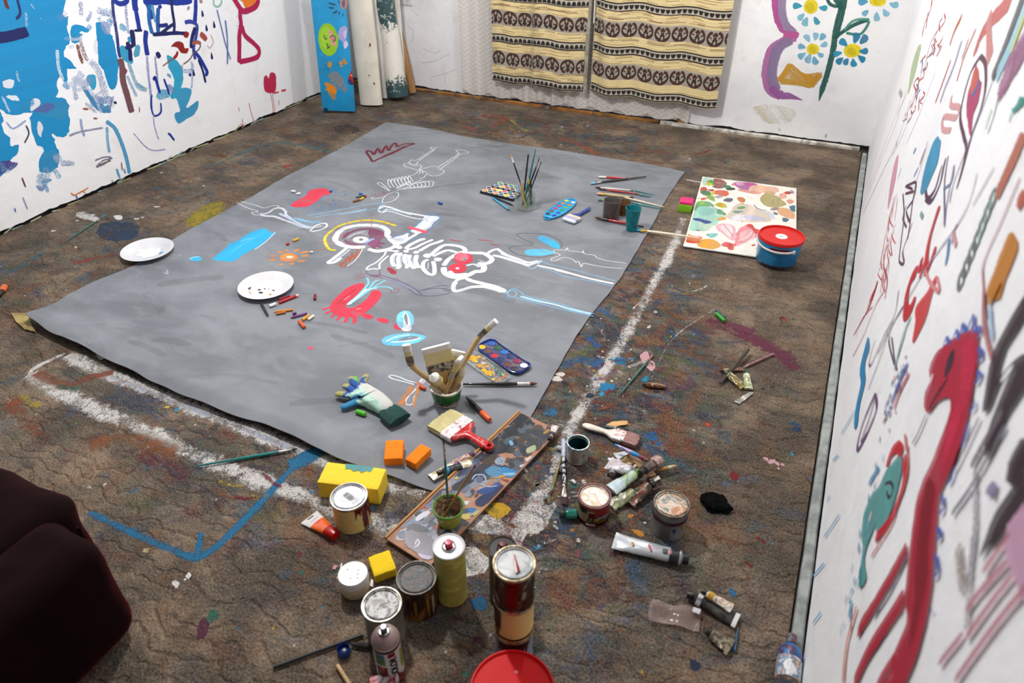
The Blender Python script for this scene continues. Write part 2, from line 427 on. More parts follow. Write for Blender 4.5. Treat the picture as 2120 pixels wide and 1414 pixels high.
LP.fill('LW', '#2e93bf', '797,235 822,220 822,260 800,262', jit=.004)
LP.fill('LW', '#2d8cbd', '235,650 420,640 405,740 260,720', jit=.012, dry=.35)
LP.fill('LW', '#5468a8', '215,660 330,650 320,690 230,700', jit=.01, dry=.55)
LP.fill('LW', '#47408a', '0,1010 90,1000 110,1030 40,1070 -30,1080', jit=.01, dry=.5)
LP.fill('LW', '#2f8fc4', '250,985 330,930 372,990 330,1062 255,1072', jit=.012, dry=.4)
for q in ('22,505 85,500 75,545 35,550', '40,598 105,600 118,628 60,620', '200,618 245,625 240,660 190,690', '240,755 262,780 255,850 228,810', '590,240 606,260 606,330 580,300'):
    LP.fill('LW', '#dfe3ec', q, jit=.006, dry=.35)
for q, w, d in (('355,310 365,420 385,480 395,500', 20, .6), ('160,80 165,130 163,165', 14, .75), ('105,440 108,480 122,510', 12, .75), ('190,25 215,55', 10, .8), ('250,110 256,118', 12, .8), ('12,600 60,700', 14, .7)):
    LP.line('LW', '#d5e4f0', w, q, d)
rr = random.Random(11)
for i in range(34):     # dry swipes at the ragged edge of the blue
    x, y = rr.choice([(400, 90), (430, 250), (560, 140), (620, 600), (420, 540), (480, 500), (560, 620), (690, 640), (350, 1050), (90, 720), (650, 120), (520, 90), (460, 160), (1150, 400), (1010, 500), (250, 1120), (40, 1060), (700, 130)])
    x += rr.uniform(-45, 45); y += rr.uniform(-45, 45); a = rr.uniform(-1.2, 1.5); l = rr.uniform(30, 90)
    LP.line('LW', rr.choice(['#3f9fce', '#5aa8d0', '#7fb0d8', '#8aa0cc', '#2d93c8', '#b9c6e0', '#6d8fc0']), rr.uniform(18, 55), '%d,%d %d,%d %d,%d' % (x, y, x+l*.5*math.cos(a)+8, y+l*.5*math.sin(a), x+l*math.cos(a), y+l*math.sin(a)), rr.uniform(.6, .85), wob=.4)
for c, w, d, q in ((IN, 44, .03, '-20,238 60,225 172,196'), ('#1f2a63', 12, .1, '105,-10 118,40 125,85 100,120'), ('#6a2420', 16, .2, '28,-10 42,40 55,55'),
  ('#1c2f7a', 20, .45, '700,-10 705,80 725,200 740,330 750,360'), ('#7c86c0', 20, .7, '780,-10 785,80 800,210'), (NV, 24, .05, '710,0 740,22 775,18 800,-4'),
  (NV, 34, .02, '840,-20 838,20 846,70'), (NV, 26, .02, '838,40 850,90 868,190'), (IN, 14, .2, '835,190 885,188'), (NV, 26, .1, '905,-10 930,60 945,120'), ('#1b62a8', 26, .25, '930,-10 928,120 948,210'),
  ('#3f8fc8', 20, .5, '945,20 955,80 970,140'), (NV, 20, .05, '985,50 1000,40 1005,50'), ('#1b55a0', 26, .2, '985,50 982,130 985,210'), ('#14257c', 20, .1, '985,160 1020,158 1045,152'),
  (NV, 40, .03, '890,0 960,5 1020,0 1080,8 1160,5 1190,-10'), (NV, 26, .05, '960,4 1030,10'), (IN, 18, .05, '1068,-10 1072,60 1085,150 1082,210'), (IN, 20, .1, '950,215 1030,210 1100,205 1160,210'),
  (IN, 18, .15, '1000,210 1050,170 1080,150'), (NV, 26, .1, '1218,-10 1218,60 1212,140'), ('#2b3f9a', 24, .4, '1150,140 1190,135 1225,160 1220,230 1205,300 1215,370'), (IN, 24, .1, '1215,170 1195,240 1190,300'),
  (NV, 24, .2, '1205,320 1235,350 1265,400 1290,450 1278,470'), (IN, 16, .15, '1235,370 1262,440 1280,515'), (NV, 28, .06, '910,190 905,260 918,345'), (IN, 28, .05, '818,185 828,240 830,290'), (IN, 24, .1, '790,260 808,310 812,380'),
  (IN, 20, .1, '780,300 830,285'), (IN, 30, .08, '975,325 995,360'), ('#8088c4', 18, .65, '915,350 922,450 935,560 945,680'), ('#7c88c0', 16, .65, '965,350 975,450 985,550'), (NV, 18, .15, '955,500 965,480 980,530 995,580'),
  (NV, 14, .3, '1020,490 1045,560 1055,590'), (NV, 12, .4, '945,590 940,660 960,720 1000,700 1000,640'), ('#8890c8', 9, .6, '955,710 960,780 980,850 990,870'), (NV, 14, .2, '1045,830 1060,840 1085,875'), ('#8890c8', 8, .6, '830,830 930,930 1030,930'),
  (NV, 20, .1, '1185,455 1180,475'), ('#8a98cc', 16, .7, '1195,400 1195,520 1190,550'), ('#7f9bd0', 26, .75, '1130,400 1140,440 1200,430 1190,380'),
  ('#6f4a52', 36, .08, '745,365 760,420 765,500 790,590 820,700'), ('#7a3f45', 18, .1, '775,425 785,440 772,460'), ('#8fb8cc', 28, .6, '800,390 830,480 860,540 915,560'), ('#8fb4d0', 22, .65, '790,470 830,560 850,600'), ('#70a8c8', 18, .6, '850,520 905,555'),
  ('#9cb0d4', 30, .7, '460,530 470,600 480,620'), ('#3a86b8', 26, .45, '520,540 570,620 620,680 690,690'), ('#4a8fbc', 22, .5, '590,640 650,670 680,660'), ('#4f9cc8', 24, .35, '660,755 715,800 760,900 790,1000 805,1080'), ('#6fb0d4', 20, .6, '665,790 670,880 680,950'),
  ('#5d9fcc', 16, .5, '725,1050 745,1110'), ('#6f9fcc', 14, .5, '770,1050 780,1080'), ('#7f88b8', 12, .6, '680,690 690,650 705,600'), ('#8f9fd0', 16, .6, '500,740 510,800 525,850'), ('#8a8fae', 12, .6, '430,845 500,820 640,795'),
  ('#6c6a80', 9, .6, '590,1000 640,980 690,980 650,1020 600,1040 640,1000 700,985'), ('#6a5060', 9, .6, '610,1030 660,1010 690,1000'), ('#8a9cd0', 10, .6, '40,760 80,800 160,750'), ('#c6d0e4', 20, .7, '480,560 560,560 630,700'),
  ('#8d6f80', 26, .75, '500,250 520,330 545,380'), ('#97a9d0', 46, .75, '560,380 600,420 630,500 660,600'), ('#8898c8', 40, .8, '600,60 680,90 700,150'), ('#95a0c4', 30, .75, '500,10 505,100'), ('#9aa8c8', 22, .75, '530,640 600,700')):
    LP.line('LW', c, w, q, d)
LP.line('LW', '#7b3b22', 20, '480,275 495,340 515,395', .62, wob=.3)
for q in ('1115,258 1140,270 1150,300 1172,298 1165,330 1125,325 1110,300 1080,290 1062,292 1085,265', '1150,195 1176,205 1165,235 1145,228'): LP.fill('LW', '#8e1512', q, jit=.003)
LP.line('LW', '#8e1512', 16, '1105,320 1098,345 1080,362', .05); LP.line('LW', '#8a5a55', 8, '1080,362 1040,390 1012,412', .3); LP.line('LW', '#a5473f', 34, '1245,210 1265,225 1285,250', .2)
LP.line('LW', '#a05850', 22, '1195,272 1230,262 1250,275', .3); LP.line('LW', '#6a5560', 8, '1250,280 1235,310 1205,330 1180,370 1140,400', .3); LP.line('LW', '#c9a8a8', 8, '1310,215 1328,260 1305,300 1290,280', .5)
LP.line('LW', '#8b8fa8', 20, '1180,40 1165,60', .6); LP.line('LW', '#9a7f86', 24, '1240,5 1260,12', .5)
for x, y in ((1260, 85), (1285, 175), (1332, 155), (1318, 350), (1205, 455)): LP.fill('LW', IN, '%d,%d %d,%d %d,%d %d,%d %d,%d' % (x-4, y-24, x+7, y, x+8, y+14, x, y+20, x-6, y+8), jit=.001)
LP.line('LW', '#8fc4ae', 12, '1330,-10 1330,25 1352,42 1375,25 1380,-10', .3); LP.line('LW', '#6f80b8', 12, '1350,60 1380,180 1405,280 1435,370', .4); LP.line('LW', '#5f70b0', 14, '1402,125 1415,250 1415,400', .5)
MG = '#b0164e'
LP.line('LW', MG, 34, '1450,-20 1480,30 1510,68 1550,62 1590,40 1605,10 1600,-20', .03); LP.line('LW', MG, 32, '1495,60 1495,110 1500,150 1490,220 1490,300 1488,390', .03)
LP.line('LW', MG, 30, '1505,160 1525,220 1580,270 1612,310 1605,350 1560,370 1490,385', .03); LP.fill('LW', '#e87c1c', '1480,-20 1595,-20 1580,25 1530,48 1510,10', jit=.003)
for t in range(16): LP.dab(*[(1488+rr.uniform(-14, 14))*.33238, (80+t*20)*.33238], 2.5, '#4a1030')
LP.fill('LW', '#c2264f', '1645,480 1660,470 1672,490 1680,455 1705,452 1718,480 1712,570 1655,572 1642,530', jit=.003, dry=.15)
for q in ('1680,570 1695,640 1700,700', '1695,580 1712,695', '1550,640 1560,690 1580,755', '1483,665 1490,695', '1508,740 1515,795', '1735,625 1738,655', '1495,770 1525,790'): LP.line('LW', '#d0575a', 5, q, .2)
LP.line('LW', '#d84a52', 12, '1700,580 1735,572', .3); LP.line('LW', '#d84a52', 16, '1750,565 1780,560', .4)
for q, c in (('135,1105 158,1165', '#6a2a35'), ('140,1228 170,1302', '#9aa0c0'), ('90,1295 95,1320', '#3a6fb0'), ('470,1215 488,1250', '#3f4f90'), ('865,665 868,700', '#b0605a'), ('695,1120 700,1138', '#7a3a40'), ('755,1010 760,1060', '#8a5060'), ('160,780 178,830 150,890', '#26304a'), ('240,1350 245,1370', '#5f90c0'), ('440,1200 460,1215 490,1200 520,1185 548,1168', '#dd7f3c'), ('515,1190 530,1200', '#dd7f3c')): LP.line('LW', c, 7, q, .25)
LP.fill('LW', '#6f8fc0', '220,1155 270,1160 300,1130 260,1190', jit=.004, dry=.6); LP.line('LW', '#8fb5d8', 60, '300,1050 270,1110 240,1150', .75); LP.line('LW', '#aac4de', 50, '340,960 370,1010', .7)
LP.line('LW', '#a8503e', 12, '515,675 550,680', .5); LP.line('LW', '#8f4a4a', 10, '580,735 605,738', .4); LP.dab(238, 212, 9, '#1b2450')
for i in range(30):     # greenish drips along the foot of the wall
    x = rr.uniform(0, 640); y = 490-.444*x; LP.line('P', rr.choice(['#9db8a4', '#b9bd88', '#8fb0b0', '#c4c9a8']), rr.uniform(5, 12), '%.1f,%.1f %.1f,%.1f' % (x, y-rr.uniform(2, 5), x+rr.uniform(10, 40), y-rr.uniform(2, 6)-.444*25), .55)
me = LP.into(wall((XL, YF, 0), (XL, 4.443, 0), LN, 1.0, .016, .014))
obj('wall_left', me, [wall_white, paint_mat('wall_strokes', streak=.12)], smooth=False)['kind'] = 'structure'
# ---------------------------------------------------------------- back wall: flowers
BP = Paint(onback, BN)
TQ = '#1d9cc0'
BP.fill('BW', '#c9629c', '1205,-60 1280,-60 1280,60 1300,160 1368,215 1310,222 1245,190 1205,80', jit=.004, dry=.2)
for c, d, q in (('#8d6a97', 110, '1180,-40 1180,-30'),): pass
BP.line('BW', '#b7569a', 62, '1232,-40 1235,60 1260,150 1330,215', .25, wob=.1); BP.line('BW', '#9a8aa8', 46, '1262,-40 1262,70 1290,165 1340,215', .35)
BP.line('BW', '#b56da6', 60, '1345,222 1270,262 1200,310 1172,400 1165,470 1190,560 1260,596', .2); BP.line('BW', '#8d7aa0', 62, '1320,245 1240,300 1205,400 1200,480 1225,565', .3)
BP.line('BW', '#9b5fa0', 46, '1190,540 1240,590 1310,600 1390,625', .35, taper=.4); BP.line('BW', '#c05a98', 40, '1270,210 1365,222', .3)
BP.fill('BW', '#c9931f', '1308,395 1330,400 1400,455 1508,450 1490,480 1440,548 1360,525 1290,520 1232,500 1265,450', jit=.004, dry=.6)
BP.line('BW', '#d29a28', 36, '1312,400 1275,460 1240,500', .4); BP.line('BW', '#c58f1e', 40, '1500,460 1470,500 1440,540', .4); BP.line('BW', '#c99a38', 40, '1250,505 1350,515 1440,530', .45)
DG = '#0c5a50'
BP.line('BW', DG, 40, '1650,-60 1635,50 1610,150 1590,240', .05); BP.line('BW', DG, 34, '1590,230 1575,330 1545,450 1510,560 1490,632', .3, taper=.2)
BP.line('BW', DG, 26, '1580,-30 1610,20 1635,60', .1); BP.line('BW', DG, 22, '1590,235 1650,190 1720,150 1800,122', .2); BP.line('BW', '#4d9a88', 16, '1650,190 1690,140 1740,120 1805,122', .5)
BP.line('BW', '#2f8878', 16, '1660,205 1740,215 1780,180 1805,130', .35); BP.line('BW', DG, 18, '1540,-10 1560,25 1600,40 1625,30', .3)
def flower(cx, cy, rx, ry, pet, pc, dry, yc='#ecd616'):
    BP.fill('BW', yc, ' '.join('%.0f,%.0f' % (cx+rx*math.cos(a*PI/5), cy+ry*math.sin(a*PI/5)) for a in range(10)), jit=.003, dry=.08)
    BP.fill('BW', '#dcc61a', ' '.join('%.0f,%.0f' % (cx+rx*.6*math.cos(a*PI/4)-3, cy+ry*.6*math.sin(a*PI/4)+3) for a in range(8)), jit=.004, dry=.5)
    for px, py, r in pet:
        a = math.atan2(cy-py, cx-px); tx, ty = px+r*1.3*math.cos(a), py+r*1.3*math.sin(a); n = (-math.sin(a), math.cos(a))
        q = [(tx, ty)]+[(px+r*(k*n[0]-j*math.cos(a)), py+r*(k*n[1]-j*math.sin(a))) for k, j in ((.8, .1), (.85, .8), (.2, 1.15), (-.6, .95), (-.85, .1))]
        BP.fill('BW', rr.choice(pc), ' '.join('%.1f,%.1f' % z for z in q), jit=.003, dry=dry)
flower(1440, 40, 46, 46, [(1355, 38, 24), (1378, 105, 22), (1407, 135, 24), (1475, 130, 22), (1517, 50, 22)], ['#2f9fb8', '#5fb4c8', '#7fc2cc'], .35)
flower(1858, 5, 52, 36, [(1780, 80, 20), (1850, 105, 24), (1907, 80, 22), (1958, 30, 24), (1765, 10, 26)], ['#5fb0cc', '#86c0d8', '#3fa0c4'], .5)
flower(1453, 306, 40, 36, [(1418, 238, 22), (1470, 226, 22), (1512, 230, 22), (1385, 290, 22), (1385, 345, 22), (1425, 365, 24), (1466, 378, 24), (1500, 340, 18), (1522, 280, 20)], ['#6fb5d2', '#8fc4da', '#5aa8ca'], .5)
flower(1698, 316, 54, 42, [(1643, 265, 26), (1722, 235, 28), (1770, 245, 28), (1606, 335, 22), (1620, 378, 22), (1660, 384, 20), (1706, 392, 22), (1756, 366, 22), (1770, 318, 24)], ['#1591b8', '#1c9cc0', '#1c86ac'], .12)
for q in ('1535,835 1533,858', '1243,800 1246,815'): BP.line('BW', '#4a9fc8', 8, q, .3)
BP.fill('BW', '#e6dfcc', '1080,670 1180,650 1340,680 1300,760 1160,760', jit=.01, dry=.75)
# brown door jamb foot beside the lace, and scratches left of it
BP.fill('BW', '#b98a55', '622,600 684,600 668,770 602,775', jit=.002, dry=.1, smooth=False); BP.line('BW', '#d8c0a0', 30, '650,640 640,760', .5); BP.line('BW', '#8a5a2c', 12, '625,640 608,770', .4)
for q in ('740,160 770,200 760,260', '880,480 960,460 1040,430', '830,300 900,330 940,310', '760,60 800,100', '960,450 970,520', '820,390 900,380 1000,330'): BP.line('K3', '#d6d5da', 6, q, .6)
me = BP.into(wall(BA-BX*.1, BB+BX*.1, BN, 5.0, .018, .012))
obj('wall_back', me, [wall_back_m, paint_mat('wall_strokes_back', .55, streak=.3)], smooth=False)['kind'] = 'structure'
# ---------------------------------------------------------------- right wall
RP = Paint(onright, RN)
RD, PU, TE = '#c8102a', '#5a2a4c', '#4f9c98'
def rl(fr, c, w, q, d=.2, **k): RP.line(fr, c, w*.78 if w > 16 else w*1.05, q, d, **k)
for q, w, c in (('545,380 500,520 440,680 395,800', 4, '#5a3050'), ('560,360 520,500 450,680 398,815', 4, '#5a3050'), ('575,420 520,590 440,760 380,890', 5, '#3f8fae'), ('590,430 545,560 500,650', 4, '#8890b0'), ('620,200 580,340 520,480', 4, '#7a4a60'),
  ('700,110 660,180 640,260', 6, '#b04048'), ('640,260 600,370 560,480', 5, '#a04a58'), ('680,300 620,460 560,600', 4, '#7f8ab8'), ('520,590 515,615', 12, RD), ('555,470 550,490', 10, RD)): rl('R1', c, w, q)
RP.fill('R1', '#b9d0a0', '620,190 600,290 575,370 565,390 580,280 605,200', jit=.004, dry=.55)
RP.fill('R1', '#e0a3b8', '525,650 515,740 495,830 480,875 490,780 510,680', jit=.004, dry=.45)
for q, w in (('625,150 635,100 660,40 665,0', 22), ('640,120 650,50', 18), ('615,330 590,420 575,450', 14), ('600,380 590,350 610,330 600,420', 8)): rl('R1', '#c4404a', w, q, .35)
rl('R1', '#c2603a', 34, '790,70 760,130 740,190', .25); rl('R1', '#c05048', 26, '745,250 720,320 680,430', .25); rl('R1', '#9d94b4', 40, '790,170 760,270 720,370 700,430', .6)
rl('R1', '#c86a6a', 60, '1000,0 920,80 870,150 845,230', .45); rl('R1', '#d08a88', 44, '905,60 905,180 910,250', .5); rl('R1', '#c25a5a', 14, '850,120 800,240 770,340', .3); rl('R1', '#c87a78', 18, '820,160 790,250', .4)
for i in range(26):
    x, y = rr.uniform(560, 720), rr.uniform(60, 480); x = 830-.95*y*.65+rr.uniform(-60, 60) if 0 else x
    y = max(20, min(470, (760-x)*2.4+rr.uniform(-90, 90))); rl('R1', rr.choice(['#c8464a', '#c05a50', '#b8405a', '#7a3a60', '#5a6ab0']), rr.uniform(4, 9), '%d,%d %d,%d %d,%d' % (x, y, x+rr.uniform(-14, 10), y+rr.uniform(10, 30), x+rr.uniform(-25, 0), y+rr.uniform(30, 60)), .35)
RP.fill('R1', '#b23a6a', '850,270 858,310 872,350 862,420 840,480 828,570 815,500 812,440 820,380 840,320', jit=.004, dry=.1)
RP.fill('R1', '#4a62a0', '855,330 866,340 845,400 835,390', jit=.003); RP.fill('R1', '#c85a55', '845,290 862,300 860,340 830,400 828,360', jit=.003, dry=.2)
rl('R1', PU, 12, '870,235 890,270 890,370 870,460 835,560 800,690 780,760', .2); rl('R1', PU, 11, '870,235 830,300 800,400 785,490 800,570 810,620 790,720 770,790', .25)
rl('R1', '#d8a0a4', 20, '750,400 745,440 780,450 770,490 715,490 712,540 745,545', .3); rl('R1', '#7f86a8', 6, '920,340 880,450 820,600 760,760 740,850', .3); rl('R1', '#8e7f94', 6, '960,330 930,470 900,560', .3)
RP.fill('R1', '#2b93bf', '680,580 702,590 695,660 670,730 640,800 620,810 628,740 650,660', jit=.006, dry=.15)
rl('R1', '#4a2f5c', 14, '640,830 665,840 700,770 715,700 725,660', .25); rl('R1', PU, 13, '640,800 650,830 680,790 700,720 710,690', .25); rl('R1', '#5a4a7a', 7, '735,650 720,760 720,900 718,940', .25); rl('R1', '#6a74a0', 6, '760,690 730,850 720,950', .3); rl('R1', '#7b84a8', 7, '760,690 750,760 715,790', .25)
for q in ('555,780 575,770 600,765 590,830 560,880 575,930', '545,810 550,900 540,990 530,1080 535,1100 550,1100 545,1050 565,990 585,930', '560,780 585,790', '555,810 590,800', '560,860 545,910 560,950', '570,905 565,930', '600,765 585,850 575,930 565,1000'): rl('R1', PU, 8, q, .2)
for i in range(20):
    y = rr.uniform(800, 1130); x = 520-(y-800)*.17+rr.uniform(-16, 22); rl('R1', rr.choice(['#c8303c', '#b82a44', '#c8505a']), 4.5, '%d,%d %d,%d %d,%d' % (x, y, x-rr.uniform(5, 20), y+rr.uniform(30, 60), x-rr.uniform(0, 30), y+rr.uniform(60, 110)), .3)
for q in ('520,810 495,900 470,1000 450,1110', '510,820 480,960', '490,990 465,1100 480,1170 470,1250', '440,1170 400,1290 340,1400'): rl('R1', '#c03a44', 7, q, .25)
rl('R1', RD, 34, '440,1175 420,1240 390,1320', .1, taper=.6)
# red letters C - L
rl('R1', RD, 46, '605,1135 585,1160 565,1220 558,1290 565,1310 585,1280 598,1240', .08); rl('R1', RD, 26, '610,1130 625,1115', .1); rl('R1', RD, 34, '625,1080 618,1120', .1); rl('R1', RD, 26, '640,1090 615,1165', .1)
rl('R1', RD, 34, '700,860 660,990 645,1080 645,1140', .08); rl('R1', RD, 32, '645,1140 665,1090 685,1030', .08)
RP.fill('R1', '#d4383e', '690,1150 660,1270 640,1340 590,1430 600,1340 600,1290 640,1230', jit=.004, dry=.2)
rl('R1', '#dd8f94', 10, '640,1130 660,1180 700,1220 690,1160', .4)
for q, c, w in (('740,1000 735,1060 725,1110', '#4f88c0', 14), ('760,960 750,1020', '#8fb0d8', 10), ('775,940 760,970 770,1030', '#d89aa0', 12), ('620,890 630,910', '#7fa898', 14), ('600,620 590,640', '#3a6ab0', 16), ('610,700 590,740', '#6a78b8', 9), ('650,590 620,700 600,760', '#7a80a8', 6), ('640,620 615,690', '#b05068', 14), ('540,700 525,745', '#5a70b0', 8), ('530,380 540,400', '#b0b0b0', 30)): rl('R1', c, w, q, .3)
for k in range(7):   # grey link chain
    x, y = 780+k*22, 1210-k*56; rl('R1', '#6e7a7c', 11, '%d,%d %d,%d %d,%d %d,%d' % (x, y, x+2, y-50, x+22, y-80, x+20, y-30), .35, closed=True)
rl('R1', '#bfe0cc', 26, '1000,650 900,900 860,1020', .7); rl('R1', '#c4e2cc', 20, '920,450 890,540', .6); rl('R1', '#b87a80', 6, '1040,740 960,930 890,1090 885,1180 900,1330', .3); rl('R1', '#8e8aa0', 5, '860,720 800,900 640,1130 520,1330', .35); rl('R1', '#9a90a8', 5, '930,700 840,860', .35)
rl('R1', '#c07a1c', 90, '1020,990 970,1110 920,1250', .12); rl('R1', '#b86a58', 60, '1055,560 1000,690 940,820', .3); rl('R1', '#b85a48', 60, '1060,800 1030,870', .3); RP.fill('R1', '#1c8f86', '1040,390 1055,420 1030,470 1000,470 1020,440', jit=.008, dry=.25)
rl('R1', '#8fc0b4', 10, '1010,460 990,510', .4); rl('R1', '#5c5f66', 60, '1060,-40 980,180 920,330', .3); rl('R1', '#9fcfe0', 70, '1080,-20 1000,190 940,320', .45); rl('R1', '#d8dc70', 26, '1060,60 1000,220', .4); rl('R1', '#9a6088', 130, '1080,140 1020,250 960,350', .5); rl('R1', '#b58aa8', 60, '1000,300 950,360', .6)
# lower half
rl('R2', '#c03a44', 6, '405,0 370,60 330,160 290,240', .25); rl('R2', RD, 24, '370,0 350,40 335,90', .1, taper=.6); rl('R2', '#d06068', 5, '360,60 320,110 300,170', .3)
for q in ('455,0 440,90 400,170 355,270 350,250 370,180', '440,100 420,180 440,270', '470,60 420,150 380,230', '420,150 390,240 345,360', '430,170 440,250 450,290'): rl('R2', '#5f4a68', 6, q, .3)
RP.fill('R2', '#1b8cc0', '345,170 350,210 335,260 335,330 318,400 305,490 295,495 300,430 318,340 315,290 330,220', jit=.003)
rl('R2', '#70407a', 12, '370,375 375,430 340,520 310,575 308,550 330,470 370,375', .2); rl('R2', '#7a4a80', 10, '370,390 350,460 320,545 345,510', .3)
rl('R2', '#6fa8a4', 12, '500,95 470,170 440,290', .4); rl('R2', '#8fb8b0', 10, '480,150 450,250', .4)
for i in range(44):
    t = rr.random(); x = 390+t*90+rr.uniform(-12, 12); y = 520-t*250+rr.uniform(-55, 55)
    rl('R2', rr.choice(['#2f4fa8', '#2f4fa8', '#c8404a', '#3a8a7a', '#2a3a80', '#5f8fa8']), rr.uniform(8, 14), '%d,%d %d,%d' % (x, y, x+rr.uniform(2, 8), y-rr.uniform(8, 22)), .1)
rl('R2', '#2f56b0', 20, '490,265 460,330 430,410', .25); rl('R2', '#c85058', 14, '495,300 460,370 440,430', .35)
RP.fill('R2', '#5a9f9e', '465,590 470,640 455,720 430,800 385,870 375,840 360,880 345,920 335,960 340,1040 320,1070 318,1000 330,930 325,880 335,800 360,740 385,710 415,650', jit=.005, dry=.12)
rl('R2', RD, 30, '415,640 430,590 455,565 470,590', .2); rl('R2', RD, 26, '478,600 480,680 455,770 420,840 375,895', .25); rl('R2', '#c85a5a', 12, '490,560 490,660 470,740', .5, wob=.5); rl('R2', '#d06a66', 10, '480,520 488,580', .5); rl('R2', '#cc6a6a', 8, '450,800 430,850 360,960', .5)
rl('R2', '#d8c0c8', 22, '362,800 345,850', .3); rl('R2', '#3a3a4a', 7, '410,700 430,695 440,720 425,750 415,725', .3); rl('R2', '#2f8f96', 22, '320,1000 322,1070', .2)
for i in range(34):
    y = rr.uniform(590, 1240); x = 395-(y-590)*.2+rr.uniform(-24, 14); rl('R2', rr.choice(['#4f9cc8', '#6fb0d4', '#3f8fc0', '#5a8fb0']), rr.uniform(7, 14), '%d,%d %d,%d' % (x, y, x-rr.uniform(2, 7), y+rr.uniform(14, 34)), .3)
rl('R2', '#4f9cc8', 20, '385,640 350,700', .3); rl('R2', '#5aa5cc', 26, '290,1120 280,1180', .3)
CRI = '#b00a34'
RP.fill('R2', CRI, '740,150 750,230 735,330 720,420 690,540 650,650 610,740 598,860 590,960 585,1060 560,1200 520,1340 470,1440 395,1440 430,1380 440,1320 490,1200 480,1130 490,1060 500,940 515,830 530,740 575,630 620,520 650,430 640,385 600,405 565,445 552,420 555,370 575,330 570,290 590,235 640,190 690,158', jit=.004, dry=.02)
RP.fill('R2', '#c81a48', '700,180 740,200 725,330 700,420 650,560 610,680 640,500 680,380 690,280', jit=.006, dry=.45); RP.fill('R2', '#8a0626', '560,700 590,720 570,900 560,1060 520,1250 500,1300 520,1100 530,900', jit=.006, dry=.5)
rl('R2', CRI, 36, '490,930 430,1040 370,1140 320,1220 315,1250', .05); rl('R2', CRI, 40, '480,1110 420,1200 350,1310 300,1420', .05); rl('R2', CRI, 22, '450,1320 400,1400 380,1440', .05)
RP.fill('R2', '#3a1030', '662,215 660,260 640,310 625,318 632,270 645,230', jit=.002); rl('R2', '#4a0820', 10, '640,320 600,380 570,430', .3); rl('R2', '#e8c4cc', 16, '572,330 585,312', .2)
for q in ('620,210 632,175 645,200', '655,190 668,150 680,180', '690,160 690,125 708,155', '710,150 730,95 732,150', '735,150 760,140 745,180', '750,210 765,240 748,260', '745,300 760,310 738,340', '735,400 738,420 722,440', '715,480 700,530 690,570', '665,640 655,680 640,700', '620,740 625,790 610,810', '600,860 618,885 602,905', '595,950 605,1020 590,1040', '585,1150 580,1165'): rl('R2', '#3a5ab4', 9, q, .25)
rl('R2', '#7a7f8a', 8, '560,450 530,520 510,555', .35); rl('R2', '#6f6a80', 7, '755,460 700,580 660,660', .35); rl('R2', '#6a6670', 9, '490,960 430,1080 370,1175', .35); rl('R2', '#6a6a74', 9, '850,490 790,600 720,720 655,810', .4)
BK = '#2c1724'
RP.fill('R2', BK, '920,20 860,120 800,240 780,330 765,450 785,440 830,330 880,270 860,320 800,470 775,560 775,610 800,580 850,460 930,330 930,230 880,260 820,320 850,210 930,80', jit=.003)
rl('R2', BK, 50, '930,560 880,650 865,700', .05); rl('R2', BK, 44, '930,690 850,810 790,900 760,965', .08, taper=.3); rl('R2', '#6a5f6c', 14, '840,440 780,540 725,640', .4)
RP.fill('R2', '#7d7a9c', '800,690 820,700 812,740 808,760 800,740 780,730', jit=.003, dry=.3); rl('R2', '#a59890', 30, '680,920 685,1000 700,1080', .6); rl('R2', '#9a8a88', 20, '735,880 725,1000 710,1230', .65); rl('R2', '#9a96a6', 12, '740,650 740,860 720,1050', .6)
RP.fill('R2', '#cda0bc', '930,790 860,860 855,960 880,1050 930,1120', jit=.01, dry=.4)
for q in ('870,880 770,1020', '860,980 760,1090 710,1160', '880,1030 800,1130 710,1255', '930,1070 800,1230 670,1410', '700,1240 610,1350'): rl('R2', '#b87888', 9, q, .35)
rl('R2', '#dd7f5c', 14, '310,1140 275,1270 260,1414', .25); rl('R2', '#b0686a', 10, '770,0 770,120 800,250', .4); rl('R2', '#9cc0dc', 10, '790,60 800,180', .5); RP.fill('R2', '#c07a20', '800,-20 830,-20 790,55 785,30', jit=.003)
for q in ('240,595 220,615', '210,740 200,760', '245,810 190,890', '190,985 150,1030', '150,1200 180,1160', '300,435 250,520'): rl('R2', '#3f9cc8', 7, q, .4)
me = RP.into(wall((XR, 4.53, 0), (XR, YF, 0), RN, 9.0, .014, .01))
obj('wall_right', me, [wall_white, paint_mat('wall_strokes_right', streak=.22)], smooth=False)['kind'] = 'structure'
# ---------------------------------------------------------------- strips along the walls
def strip(name, A, B, n, w, h, mats, seed, off=.012):
    A, B = Vector(A), Vector(B); M = frame(A+n*(off+w/2), B+n*(off+w/2)); L = (B-A).length; bm = bmesh.new(); k = int(L/.03)
    R = [(-w/2, -.012), (-w/2, h*.8), (-w/2+.004, h), (w/2-.005, h), (w/2, h*.7), (w/2, -.012)]; prev = None
    for i in range(k+1):
        ring = []
        for y, z in R:
            q = mnoise.noise(Vector((i*.2, y*50, seed)))*.002; ring.append(bm.verts.new(M @ Vector((L*i/k, y+q, z+q*.6))))
        if prev:
            for a in range(5): bm.faces.new((prev[a], prev[a+1], ring[a+1], ring[a]))
        else: bm.faces.new(ring)
        prev = ring
    bm.faces.new(prev[::-1]); bmesh.ops.recalc_face_normals(bm, faces=bm.faces[:])
    o = obj(name, bm, mats, smooth=False); o['kind'] = 'structure'; return o
strip('baseboard_right', (XR, 4.4, 0), (XR, YF, 0), RN, .026, .018, pm('strip_grey', '#a0a5a2', '#7c807e', .5, 22, .75, bump=.5), 2, .004)
